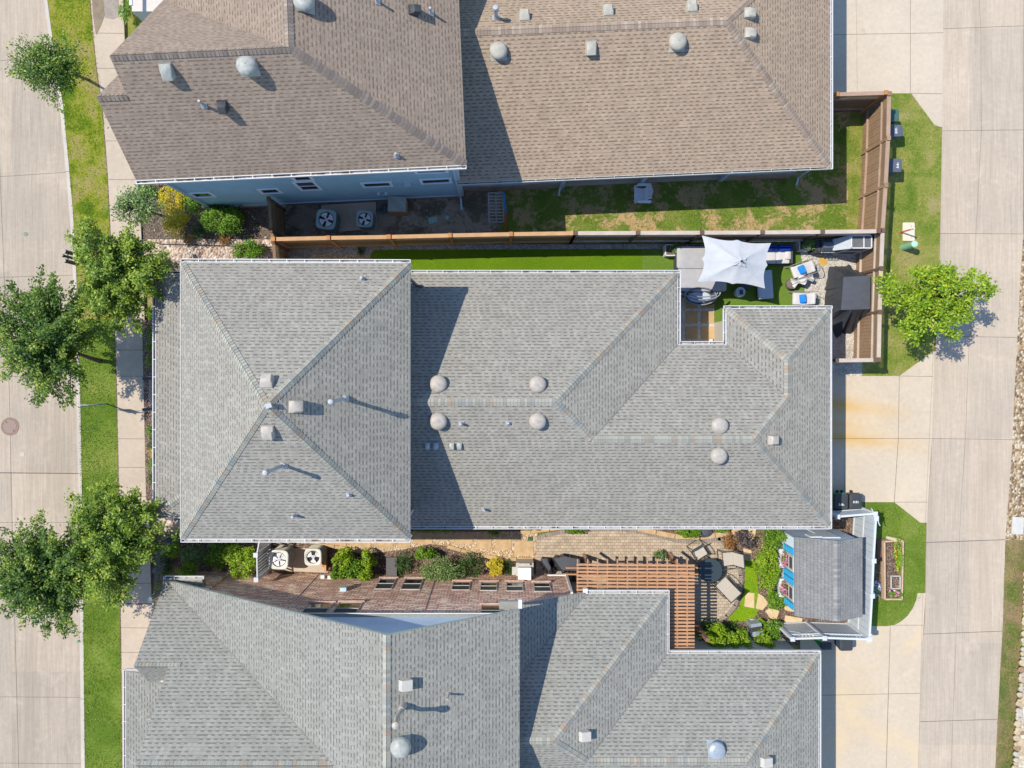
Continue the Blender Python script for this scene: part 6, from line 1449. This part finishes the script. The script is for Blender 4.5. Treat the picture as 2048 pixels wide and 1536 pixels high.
b = MB(); b.lathe([(.54, 0), (.56, .015), (.54, .035), (.1, .036)], (v.x, v.y, .70), 36); gt = NT('smoky_glass_top'); gt.col((.035, .05, .06, 1)).rough(.15); b.build('tabletop', gt.mat, tb)
for i in range(4): a = PI / 4 + i * PI / 2; MB().tube([(v.x + .5 * math.cos(a), v.y + .5 * math.sin(a), .03), (v.x + .42 * math.cos(a), v.y + .42 * math.sin(a), .7)], .025, 8).build('leg', M['dark'], tb)
b = MB(); b.tube([(v.x + .46 * math.cos(a), v.y + .46 * math.sin(a), .3) for a in [2 * PI * i / 20 for i in range(21)]], .015, 6); b.build('ring', M['dark'], tb)
# covered grills
o_pts = [(1082, 1118), (1092, 1114), (1102, 1120), (1106, 1140), (1104, 1158), (1094, 1150), (1082, 1132)]
tarp('grill_cover', 'small charcoal cover over a kettle grill right of the white barbecue', [tuple(W(x, y, .0))[:2] for x, y in o_pts], [tuple(W(x, y, .9))[:2] for x, y in ((1084, 1117), (1094, 1118), (1102, 1136), (1098, 1142), (1086, 1126))], .9, seed=7, ripple=.06)
o_pts = [(1098, 1122), (1108, 1112), (1125, 1110), (1150, 1114), (1166, 1120), (1166, 1145), (1140, 1148), (1110, 1140)]
tarp('grill_cover', 'wide charcoal cover over a long grill beside the left end of the pergola', [tuple(W(x, y, .0))[:2] for x, y in o_pts], [tuple(W(x, y, 1.1))[:2] for x, y in ((1108, 1118), (1130, 1113), (1160, 1120), (1158, 1142), (1125, 1140))], 1.1, seed=9, ripple=.08)
# white barbecue
wb = thing('barbecue_grill', W(1047, 1140), 'white boxy barbecue with a bright square lid beside the four low windows', 'grill')
def bx(x0, y0, x1, y1, z, zb, nm, m): a, c = W(x0, y0, z), W(x1, y1, z); MB().box(((a.x + c.x) / 2, (a.y + c.y) / 2, (z + zb) / 2), (abs(c.x - a.x), abs(a.y - c.y), z - zb)).build(nm, m, wb)
bx(1032, 1126, 1067, 1152, .85, .05, 'cabinet', simple('grey_cream_steel', (.38, .36, .31, 1), .5, .08)); bx(1036, 1136, 1062, 1160, 1.12, .86, 'lid', simple('bright_white_enamel', (.72, .71, .68, 1), .4, .03)); bx(1039, 1127, 1060, 1131, 1.0, .86, 'vent_grille', M['offwhite']); bx(1024, 1134, 1032, 1150, .8, .74, 'side_shelf', M['offwhite'])
b = MB(); b.prism(WP([(1056, 1073), (1065, 1073), (1065, 1081), (1056, 1081)]), 0, .06); tag(b.build('drain_grate', simple('dark_green_grate', (.03, .09, .05, 1), .6, .3, 30)), 'small dark green drain grate in the pebble path', 'drain')
# small bench table and box near the shrubs
t = thing('stone_bench', W(785, 1138), 'small dark grey bench between the two clipped bushes and the brick wall', 'bench'); a = W(783, 1134, .5); MB().box((a.x, a.y, .48), (.5, .9, .07)).build('seat', simple('dark_speckled_stone', (.10, .095, .10, 1), .8, .3, 30), t)
for s in (-1, 1): MB().box((a.x, a.y + s * .32, .23), (.4, .1, .45)).build('leg', M['dark'], t)
t = thing('water_feature', W(1507, 1258), 'grey metal box planter standing among bushes below the stepping stones', 'box'); a = W(1514, 1260, .7); MB().box((a.x, a.y, .35), (.5, .6, .7), .15).build('body', simple('zinc_box', (.23, .27, .31, 1), .5, .1), t); MB().box((a.x - .02, a.y + .05, .73), (.52, .2, .03), .15).build('slot_lid', M['dark'], t)
b = MB(); v = W(1506, 1241, .15); b.box((v.x, v.y, .1), (.26, .14, .2), -.1); tag(b.build('stone_block', simple('pinkish_block', (.55, .42, .36, 1), .8, .1)), 'small pinkish stone block below the stepping stones', 'stone')
# dark boulders and rust coloured border things under the eave
for i, (px, py, r_, lb) in enumerate(((1136, 1058, .34, 'dark rounded boulder under the eave left of the patio bush'), (1398, 1064, .36, 'dark rounded boulder beside the bush above the round table'), (1320, 1055, .16, 'small black stone at the patio edge between two bushes'), (1066, 1056, .16, 'small black stone under the eave above the drain grate'))):
    v = W(px + 10, py, .1); b = MB(); b.lathe([(r_ * .9, -.1), (r_, .04), (r_ * .85, .16), (r_ * .4, .24), (.03, .25)], (v.x, v.y, 0), 12, sx=1.25, sy=.8); tag(b.build('boulder', simple('dark_rock', (.07, .075, .085, 1), .8, .3, 4, bump=.03, bscale=8)), lb, 'rock')
# ---------------------------------------------------------------- plants
def leaf_obj(name, P, D, size, mat, parent, tone=None, aspect=.5, flat=.55, off=(0, 0, 0)):
    """P: (n,3) leaf centres, D: (n,3) rough growing directions; each leaf is a folded diamond"""
    n = len(P); rg = NR
    nrm = rg.normal(size=(n, 3)); nrm[:, 2] = np.abs(nrm[:, 2]) + flat * 2.2; nrm /= np.linalg.norm(nrm, axis=1)[:, None]
    d = D + rg.normal(size=(n, 3)) * .6; d -= nrm * (d * nrm).sum(1)[:, None]; d /= (np.linalg.norm(d, axis=1)[:, None] + 1e-9)
    s = np.cross(nrm, d); sz = (size * rg.uniform(.65, 1.35, n))[:, None]
    A = P - d * sz * .5; B = P + s * sz * aspect * .5 + nrm * sz * .06; Cc = P + d * sz * .5 - nrm * sz * .08; E = P - s * sz * aspect * .5 + nrm * sz * .06
    V = np.stack([A, B, Cc, E], 1).reshape(-1, 3) - np.array(off)
    me = bpy.data.meshes.new(name); me.vertices.add(4 * n); me.vertices.foreach_set('co', V.astype(np.float32).ravel())
    me.loops.add(4 * n); me.loops.foreach_set('vertex_index', np.arange(4 * n, dtype=np.int32)); me.polygons.add(n)
    me.polygons.foreach_set('loop_start', np.arange(0, 4 * n, 4, dtype=np.int32))
    try: me.polygons.foreach_set('loop_total', np.full(n, 4, dtype=np.int32))
    except Exception: pass
    me.update(calc_edges=True); me.materials.append(mat)
    t = rg.uniform(0, 1, n) if tone is None else np.clip(tone, 0, 1)
    uv = me.uv_layers.new(name='UVMap'); uv.data.foreach_set('uv', np.repeat(np.stack([t, t], 1), 4, axis=0).astype(np.float32).ravel())
    o = bpy.data.objects.new(name, me); C.objects.link(o); o.parent = parent; return o
M['bark'] = simple('bark', (.14, .10, .075, 1), .9, .3, 8, bump=.02, bscale=20)
M['barkG'] = simple('grey_bark', (.22, .19, .16, 1), .9, .3, 8, bump=.02, bscale=20)
def lm(name, a, b_, c, d_=None, tr=.3): return leafmat(name, [(0, (*a, 1)), (.45, (*b_, 1)), (.85, (*c, 1)), (1, (*(d_ or c), 1))], tr)
M['lfA'] = lm('elm_leaves', (.022, .065, .01), (.072, .15, .018), (.19, .275, .032), (.38, .43, .07))
M['lfB'] = lm('bright_elm_leaves', (.035, .085, .01), (.115, .205, .018), (.27, .36, .034), (.46, .50, .08))
M['lfM'] = lm('magnolia_leaves', (.03, .09, .006), (.14, .26, .008), (.31, .42, .02), (.56, .52, .08))
M['lfY'] = lm('golden_leaves', (.34, .27, .01), (.56, .45, .015), (.70, .54, .04), (.74, .56, .14))
M['lfG'] = lm('glossy_shrub_leaves', (.03, .09, .008), (.10, .22, .012), (.22, .37, .025), (.34, .46, .06))
M['lfL'] = lm('lime_shrub_leaves', (.10, .20, .01), (.20, .34, .012), (.32, .44, .02), (.42, .50, .06))
M['lfP'] = lm('pale_shrub_leaves', (.05, .10, .03), (.12, .20, .06), (.26, .34, .12), (.42, .48, .25))
M['lfD'] = lm('dark_shrub_leaves', (.015, .045, .012), (.035, .085, .02), (.08, .14, .03))
M['lfR'] = lm('rust_leaves', (.12, .05, .03), (.28, .12, .04), (.42, .24, .08))
M['pink'] = lm('pink_petals', (.6, .06, .3), (.8, .2, .5), (.85, .4, .6))
M['lav'] = lm('lavender_petals', (.3, .28, .5), (.5, .5, .7), (.7, .7, .8))
M['ora'] = lm('orange_petals', (.7, .2, .02), (.8, .35, .05), (.8, .5, .1))
def tree(label, bx, by, crown, rad, n_sh, per, leaf, mat, z0=1.8, bend=.25, droop=.0, bark=None, name='shade_tree', trunk_r=.09, gap=.0, tips=None, aspect=.5, low=.35, spiky=1.0, cluster=None, squash=1.0):
    t = thing(name, (bx, by, 0), label, 'tree'); crown = np.array(crown, float); rad = np.array(rad, float)
    o = np.array((bx, by, 0.0)); fork = np.array((bx * .7 + crown[0] * .3, by * .7 + crown[1] * .3, z0))
    P = []; D = []; tone = []; limbs = MB()
    limbs.tube([tuple(o), tuple(o * .5 + fork * .5 + np.array((.04, -.03, 0))), tuple(fork)], [trunk_r * 1.3, trunk_r, trunk_r * .85], 10)
    top_ = np.array((crown[0] * .8 + fork[0] * .2, crown[1] * .8 + fork[1] * .2, crown[2] + rad[2] * .35))
    limbs.tube([tuple(fork), tuple((fork + top_) / 2 + .06), tuple(top_)], [trunk_r * .8, trunk_r * .5, trunk_r * .2], 8)
    for i in range(n_sh):
        ph = i * 2.39996 + NR.uniform(-.35, .35); el = NR.uniform(-.25, 1.0) ** 1; el = math.asin(max(-.5, min(1, NR.uniform(-low, 1.0))))
        d = np.array((math.cos(ph) * math.cos(el), math.sin(ph) * math.cos(el), math.sin(el)))
        lob = 1 + .18 * math.sin(3 * ph + bx) + .12 * math.sin(5 * ph + by * 2)
        L_ = NR.uniform(.72, 1.14) * lob if NR.uniform() < .65 else NR.uniform(.35, .8)
        tip = crown + d * rad * L_
        s = fork.copy() + (top_ - fork) * NR.uniform(0, .85)
        mid = (s + tip) / 2 + np.array((0, 0, bend * NR.uniform(.3, 1))) + NR.normal(size=3) * .12
        ts = np.linspace(0, 1, per)[:, None] ** .75
        cur = (1 - ts) ** 2 * s + 2 * ts * (1 - ts) * mid + ts ** 2 * tip
        cur[:, 2] -= droop * (ts[:, 0] ** 3)
        keep = (ts[:, 0] > NR.uniform(.12, .38))
        cp = cur[keep]; n = len(cp); spread = .05 + .17 * np.sin(PI * ts[keep][:, 0] ** .9)[:, None] * spiky + .03
        tt = np.gradient(cp, axis=0) if n > 2 else np.tile(d, (n, 1)); tt /= np.linalg.norm(tt, axis=1)[:, None] + 1e-9
        jit = NR.normal(size=(n, 3)) * spread; jit[:, 2] *= squash
        P.append(cp + jit); D.append(tt + jit * 2.5)
        st_ = NR.uniform(-.3, .3); tone.append(np.clip(NR.uniform(.05, .8, n) + st_ + .25 * (ts[keep][:, 0] - .6), 0, 1))
        if i % 2 == 0 or i < 24:
            kk = [0, int(per * .35), int(per * .7), per - 1]; r0 = trunk_r * .35 * NR.uniform(.5, 1)
            limbs.tube([tuple(cur[k]) for k in kk], [r0, r0 * .7, r0 * .4, r0 * .15], 5)
        if cluster and NR.uniform() < .95:
            m = cluster; q = NR.normal(size=(m, 3)) * .13 * np.array((1, 1, .7)); P.append(cp[-1] + q); D.append(q * 10 + np.array((0, 0, .5))); tone.append(np.clip(.5 + NR.uniform(-.2, .45, m), 0, 1))
    limbs.build('trunk', bark or M['bark'], t, smooth=True)
    P = np.concatenate(P); D = np.concatenate(D); tone = np.concatenate(tone)
    if gap:
        g = np.sin(P[:, 0] * 4.1 + bx) * np.sin(P[:, 1] * 4.7 + 1) * np.sin(P[:, 2] * 3.3 + 2); k = g < gap; P, D, tone = P[k], D[k], tone[k]
    leaf_obj('crown', P, D, leaf, mat, t, tone, aspect, off=(bx, by, 0)); return t
def g0(px, py, z=0): v = W(px, py, z); return v.x, v.y
def cr_(px, py, z): v = W(px, py, z); return (v.x, v.y, v.z)
x, y = g0(200, 722); tree('large dark green street tree overhanging the concrete street at the left edge', x, y, cr_(86, 672, 4.3), (2.4, 2.9, 1.6), 205, 190, .125, M['lfA'], z0=1.7, bend=.5, droop=.25, spiky=.18, low=.15, gap=.6)
x, y = g0(262, 560); tree('leafy light green street tree over the sidewalk just beside the street lamp', x, y, cr_(243, 550, 3.9), (1.7, 2.1, 1.4), 210, 170, .13, M['lfB'], z0=1.6, bend=.4, spiky=.45, gap=.45, cluster=26)
x, y = g0(320, 430); tree('small thin tree leaning over the sidewalk above the leafy street tree', x, y, cr_(272, 412, 2.7), (1.0, .85, .75), 70, 60, .11, M['lfP'], z0=1.2, bend=.2, trunk_r=.05, gap=.25)
x, y = g0(262, 1075); tree('green street tree over the sidewalk by the corner of the porch roof', x, y, cr_(236, 1074, 3.9), (1.7, 2.25, 1.4), 220, 170, .13, M['lfB'], z0=1.6, bend=.4, spiky=.45, gap=.45, cluster=26)
x, y = g0(206, 1130); tree('lower left street tree reaching across the curb in front of the brick house', x, y, cr_(84, 1138, 4.2), (2.75, 2.35, 1.5), 235, 190, .125, M['lfA'], z0=1.7, bend=.5, droop=.25, spiky=.2, low=.15, gap=.6)
x, y = g0(178, 160); tree('small isolated street tree near the top left corner', x, y, cr_(95, 138, 3.6), (1.4, 1.25, 1.0), 190, 70, .11, M['lfA'], z0=1.5, bend=.2, trunk_r=.06, gap=.4)
x, y = g0(1806, 612); tree('bright yellow green magnolia between the fence and the alley', x, y, cr_(1868, 600, 3.3), (1.85, 1.5, 1.25), 135, 30, .13, M['lfM'], z0=1.1, bend=.1, spiky=.45, cluster=58, aspect=.55, low=.2, name='magnolia_tree', bark=M['barkG'])
MB_ = MB(); MB_.bar(W(1772, 603, 1.2), W(1800, 610, 1.0), .05, .05); tag(MB_.build('tree_stake', M['capG']), 'grey wooden stake tying the magnolia to the fence', 'stake')

def shrub(label, px, py, r, h, n, leaf, mat, name='shrub', ry=None, lump=.22, seed=0, aspect=.5, cat='shrub', flat=.4, zc=None, group=None, flowers=None, z0=0.0, fl=.0):
    zt = h * .7 + z0; v = W(px, py, zt); ry = ry or r; t = thing(name, (v.x, v.y, z0), label, cat, group)
    k = 11 + int(r * 10); cs = []
    for i in range(k):
        a = NR.uniform(0, 2 * PI); q = math.sqrt(NR.uniform()) * .80; cs.append((math.cos(a) * q * r, math.sin(a) * q * ry, h * NR.uniform(.35, .78), NR.uniform(.22, .46)))
    P = []; tone = []
    m = n // k
    for cx__, cy__, cz_, cr__ in cs:
        d = NR.normal(size=(m, 3)); d[:, 2] = np.abs(d[:, 2]) * 1.0 - .15; d /= np.linalg.norm(d, axis=1)[:, None]
        rr = NR.uniform(.5, 1.08, m)[:, None] ** .6; rr[NR.uniform(size=m) < .14] *= 1.28
        p = d * rr * np.array((r * cr__ * 1.1, ry * cr__ * 1.1, h * .42)) + np.array((cx__, cy__, cz_)); P.append(p); tone.append(NR.uniform(0, 1, m) * .75 + NR.uniform(0, .25) )
    P = np.concatenate(P); tone = np.concatenate(tone); P[:, 2] = np.clip(P[:, 2], .03, None); D = P / (np.linalg.norm(P, axis=1)[:, None] + 1e-6)
    leaf_obj('foliage', P, D, leaf, mat, t, tone, aspect, flat)
    b = MB()
    for i in range(5): a = i * 1.257; b.tube([(0, 0, 0), (r * .3 * math.cos(a), ry * .3 * math.sin(a), h * .35), (r * .55 * math.cos(a), ry * .55 * math.sin(a), h * .6)], [.02, .014, .006], 5)
    b.build('stem', M['bark'], t, world=False)
    if flowers:
        fm, fn = flowers; d = NR.normal(size=(fn, 3)); d[:, 2] = np.abs(d[:, 2]); d /= np.linalg.norm(d, axis=1)[:, None]
        leaf_obj('flowers', d * np.array((r * .85, ry * .85, h * .55)) + np.array((0, 0, h * .45)), d, leaf * 1.1, fm, t, None, .9)
    return t
# north front bed
shrub('tall golden shrub beside the blue house corner', 346, 395, .62, 1.1, 2600, .095, M['lfY'], ry=.75, aspect=.32)
shrub('golden green shrub just below the golden one', 350, 440, .60, 1.0, 2200, .095, M['lfY'], ry=.7, aspect=.32)
shrub('medium green shrub under the eave at the blue house corner', 385, 400, .5, .9, 1500, .09, M['lfG'], ry=.55)
shrub('glossy bright green shrub against the blue house wall', 446, 440, .95, 1.1, 4200, .09, M['lfG'], ry=.68)
shrub('dark shaded shrub strip right under the blue wall', 445, 412, .85, .8, 1800, .08, M['lfD'], ry=.25)
shrub('small green shrub at the left end of the blue house eave', 296, 378, .42, .7, 900, .09, M['lfG'], ry=.45)
shrub('bright green shrub touching the grey roof gutter by the side gate fence', 498, 502, .72, .8, 2400, .085, M['lfG'], ry=.45)
shrub('small rusty red grass tuft between the pink stones and the glossy shrub', 448, 478, .3, .35, 500, .12, M['lfR'], ry=.25, aspect=.15, name='grass_tuft', cat='plant')
shrub('small brownish tuft in the mulch under the golden shrub', 378, 478, .28, .3, 350, .11, M['lfR'], ry=.22, aspect=.15, name='grass_tuft', cat='plant')
shrub('sparse dark plant in the mulch beside the golden green shrub', 400, 458, .5, .3, 500, .08, M['lfD'], ry=.45, name='ground_plant', cat='plant')
shrub('dark low plants at the corner of the porch gutter', 330, 530, .55, .4, 700, .08, M['lfD'], ry=.4, name='ground_plant', cat='plant')
# along the porch of the grey house
for i, (y, mm, lb) in enumerate(((628, 'lfL', 'first little lime clump along the porch eave, nearest the leafy street tree'), (665, 'lfG', 'second little green clump down the porch eave'), (692, 'lfG', 'third little green clump down the porch eave'), (722, 'lfL', 'fourth little clump down the porch eave, just above the porch steps'), (860, 'lfG', 'little green clump just below the porch steps'), (885, 'lfD', 'dark little clump below the green one under the porch eave'), (906, 'lfY', 'yellow flowered little clump under the porch eave'), (930, 'lfG', 'little green clump below the yellow flowered one'), (958, 'lfD', 'lowest dark little clump under the porch eave'))):
    shrub(lb, 303 if y < 760 else 307, y, .3, .45, 420, .07, M[mm], ry=.36, name='ground_plant', cat='plant')
# south garden
shrub('yellow green shrub just inside the iron picket fence', 343, 1097, .38, .7, 900, .09, M['lfL'], ry=.42)
shrub('dark green shrub at the foot of the iron picket fence', 335, 1130, .4, .7, 900, .085, M['lfD'], ry=.5)
shrub('variegated shrub between the eave gutter and the cornice return', 388, 1108, .6, .8, 1500, .1, M['lfP'], ry=.42)
shrub('bright round shrub above the cornice return', 376, 1138, .52, .8, 1500, .085, M['lfL'], ry=.36)
shrub('dark shrub tucked between the variegated and the large round bush', 430, 1118, .5, .8, 1300, .085, M['lfG'], ry=.5)
shrub('pale leafed shrub under the eave gutter left of the white screen', 440, 1086, .7, .6, 1300, .085, M['lfG'], ry=.28)
shrub('large round light green bush left of the white slatted screen', 481, 1122, .72, 1.3, 3600, .085, M['lfL'], ry=.82)
for i, (px, py, r, lb) in enumerate(((686, 1118, .45, 'left upper clipped bush beside the terracotta pots'), (703, 1140, .50, 'middle clipped bush in front of the brick wall'), (740, 1118, .42, 'right clipped bush next to the stone bench'), (676, 1145, .34, 'lowest left clipped bush against the brick wall'), (733, 1150, .38, 'lower right clipped bush against the brick wall'))):
    shrub(lb, px, py, r, 1.1, int(3600 * r), .10, M['lfG'] if i % 2 else M['lfL'], ry=r, group='clipped bushes in front of the brick wall', flat=.2)
shrub('large pale variegated bush in front of the low windows', 880, 1140, 1.0, 1.2, 4600, .085, M['lfP'], ry=.72)
shrub('green shrub on the path side of the large pale bush', 850, 1108, .55, .9, 1400, .085, M['lfG'], ry=.35)
shrub('dark twiggy shrub between the pale bush and the yellow one', 940, 1130, .6, .8, 1200, .075, M['lfD'], ry=.6)
shrub('dark twiggy shrub left of the large pale bush', 808, 1128, .42, .8, 900, .075, M['lfD'], ry=.62)
shrub('vivid yellow round shrub next to the white barbecue', 990, 1135, .40, .75, 1500, .085, M['lfY'], ry=.42, aspect=.4)
shrub('dark low plant between the yellow shrub and the white barbecue', 1018, 1133, .3, .35, 350, .08, M['lfD'], ry=.4, name='ground_plant', cat='plant')
shrub('dark strip of plants in the house shadow under the eave', 868, 1056, 1.0, .3, 1300, .07, M['lfG'], ry=.2, name='ground_plant', cat='plant')
shrub('small pinkish leafed plant under the eave beside the drain grate', 987, 1060, .32, .4, 500, .08, M['lfG'], ry=.22, flowers=(M['pink'], 14), name='ground_plant', cat='plant')
shrub('little green plant under the eave right of the pinkish one', 1052, 1055, .25, .3, 250, .08, M['lfG'], ry=.15, name='ground_plant', cat='plant')
shrub('round green bush under the eave at the left of the patio', 1152, 1056, .5, .6, 1500, .075, M['lfG'], ry=.28)
shrub('round green bush under the eave above the round table', 1378, 1062, .55, .6, 1500, .075, M['lfG'], ry=.30)
shrub('small green bush under the eave right of the dark boulder', 1446, 1058, .3, .4, 500, .075, M['lfG'], ry=.2)
shrub('leafy potted plant showing at the edge of the pergola', 1322, 1111, .28, .8, 500, .09, M['lfP'], ry=.26, name='potted_plant', cat='plant')
shrub('tall hedge bush against the shed beside the roof gutter', 1545, 1076, .62, 1.1, 2200, .08, M['lfG'], ry=.5, name='hedge')
shrub('long bright hedge along the blue shuttered wall of the shed', 1536, 1130, .60, 1.2, 4200, .08, M['lfL'], ry=1.15, name='hedge')
shrub('round dark green bush at the lower corner of the shed', 1549, 1199, .50, .9, 2000, .08, M['lfG'], ry=.46)
shrub('round bush beside the end post of the white picket topped fence', 1549, 1262, .42, .8, 1500, .08, M['lfG'], ry=.44)
shrub('small light green plant next to the zinc box', 1524, 1248, .26, .5, 400, .1, M['lfL'], ry=.28, name='ground_plant', cat='plant')
for i, (px, py, r, lb) in enumerate(((1440, 1275, .62, 'leftmost feathery lime shrub above the lower roof'), (1480, 1285, .62, 'middle feathery lime shrub above the lower roof'), (1524, 1288, .56, 'rightmost feathery lime shrub above the lower roof, beside the white fence post'))):
    shrub(lb, px, py, r, 1.5, int(4200 * r), .13, M['lfL'], ry=r * .85, group='feathery lime shrubs above the lower roof', aspect=.35, flat=.2)
shrub('dark shrub in the shade of the pergola end', 1410, 1262, .45, .7, 800, .09, M['lfD'], ry=.5)
shrub('low dark plants between the lime shrubs and the paved patio', 1455, 1256, .8, .35, 1000, .08, M['lfD'], ry=.25, name='ground_plant', cat='plant')
shrub('plum leafed twiggy bush beside the stepping stones under the eave', 1490, 1078, .5, .4, 420, .12, lm('plum_leaves', (.03, .025, .035), (.07, .05, .06), (.16, .13, .14)), ry=.42, name='ground_plant', cat='plant')
shrub('rusty bark coloured ground plant right of the patio border', 1462, 1082, .35, .3, 700, .09, M['lfR'], ry=.45, name='ground_plant', cat='plant')
for py, lb in ((1119, 'pink petunias in the upper window box of the shed'), (1177, 'pink petunias in the lower window box of the shed')):
    shrub(lb, 1569, py, .2, .35, 260, .07, M['lfG'], ry=.42, flowers=(M['pink'], 90), name='flowering_plant', cat='flowers', z0=.85)
shrub('yellow green plants at the right side of the raised planter', 1796, 1110, .22, .4, 520, .09, M['lfL'], ry=.95, flowers=(M['ora'], 10), name='flowering_plant', cat='flowers', z0=.2)
shrub('pink flowered plant at the bottom end of the raised planter', 1790, 1187, .32, .35, 380, .08, M['lfG'], ry=.2, flowers=(M['pink'], 24), name='flowering_plant', cat='flowers', z0=.2)
shrub('pale lavender flowers at the foot of the white vinyl fence', 1752, 1178, .26, .35, 300, .08, M['lfG'], ry=.42, flowers=(M['lav'], 120), name='flowering_plant', cat='flowers')
shrub('leafy plant in the white planter beside the hot tub', 1350, 497, .26, .5, 260, .1, M['lfP'], ry=.24, name='potted_plant', cat='plant', z0=.42)
shrub('leafy plant in the white planter beside the barbecue', 1619, 488, .34, .6, 420, .1, M['lfP'], ry=.28, name='potted_plant', cat='plant', z0=.42)
shrub('small weedy plant at the end of the artificial turf near the side gate', 724, 503, .2, .3, 220, .07, M['lfD'], ry=.3, name='ground_plant', cat='plant')
shrub('upright green shrubs at the top edge beside the porch', 250, 12, .3, .7, 600, .09, M['lfG'], ry=1.0, name='hedge')
for px, py, lb in ((1568, 300, ''),): pass
# fallen leaves and pale stones scattered in the beds
b = MB()
for i in range(150):
    px, py = R.choice([(R.uniform(560, 900), R.uniform(385, 462)), (R.uniform(300, 540), R.uniform(430, 476)), (R.uniform(300, 1060), R.uniform(1090, 1150))])
    v = W(px, py, .03); s = R.uniform(.015, .05); a = R.uniform(0, 3); b.lathe([(s * .8, -.02), (s, .0), (s * .5, s * .5)], v, 6, sx=R.uniform(.7, 1.2))
tag(b.build('scattered_stones', simple('pale_stone_chip', (.45, .40, .34, 1), .9, .2)), kind='stuff')
# grass blades over the lawns
def blades(name, poly, n, size, mat, z, y_lim=None):
    P = []; pts = [W(*p) for p in poly]; x0 = min(p.x for p in pts); x1 = max(p.x for p in pts); y0 = min(p.y for p in pts); y1 = max(p.y for p in pts)
    X = NR.uniform(x0, x1, n * 3); Y = NR.uniform(y0, y1, n * 3); ins = np.zeros(len(X), bool); m = len(pts)
    for i in range(m):
        a, c = pts[i], pts[(i + 1) % m]; cond = ((a.y > Y) != (c.y > Y)); xi = (c.x - a.x) * (Y - a.y) / ((c.y - a.y) + 1e-12) + a.x; ins ^= (cond & (X < xi))
    X, Y = X[ins][:n], Y[ins][:n]; P = np.stack([X, Y, np.full(len(X), z + size * .25)], 1)
    # clumping: keep blades where a slow wave pattern is high, tone follows patches
    g = np.sin(X * 2.1 + np.sin(Y * 1.7)) * .5 + np.sin(Y * 3.3 + X) * .3 + NR.normal(size=len(X)) * .5
    k = g > -.35; P = P[k]; tone = np.clip(.5 + g[k] * .22 + NR.normal(size=k.sum()) * .18, 0, 1)
    D = NR.normal(size=(len(P), 3)) * .5 + np.array((0, 0, .8)); root = bpy.data.objects.new(name, None)
    o = leaf_obj(name, P, D, size, mat, None, tone, .22, .1); bpy.data.objects.remove(root); tag(o, kind='stuff'); return o
M['gbG'] = lm('grass_blade', (.04, .11, .01), (.12, .21, .02), (.22, .30, .04), (.36, .37, .10), .2)
M['gbT'] = lm('yellowish_grass_blade', (.04, .12, .005), (.12, .23, .01), (.26, .34, .03), (.38, .36, .10), .2)  # slightly yellower grass blades
blades('grass', [(168, 640), (232, 640), (240, 950), (247, 1536), (172, 1536), (160, 800)], 15000, .08, M['gbG'], .09)
blades('grass', [(100, -20), (183, -20), (208, 220), (223, 450), (232, 640), (160, 640), (140, 330), (112, 90)], 4500, .08, M['gbT'], .09)
blades('grass', [(1740, 190), (1822, 190), (1880, 258), (1877, 600), (1864, 703), (1798, 750), (1724, 750)], 9000, .07, M['gbG'], .01)
blades('grass', [(1750, 1006), (1788, 1006), (1840, 1047), (1850, 1047), (1847, 1186), (1825, 1217), (1790, 1248), (1745, 1250)], 6000, .07, M['gbG'], .01)
blades('grass', [(1010, 380), (1620, 350), (1722, 200), (1722, 455), (1010, 470)], 12000, .08, M['gbT'], .01)
blades('grass', [(2010, 1080), (2034, 1080), (2032, 1536), (1990, 1536)], 4000, .08, M['gbG'], .01)
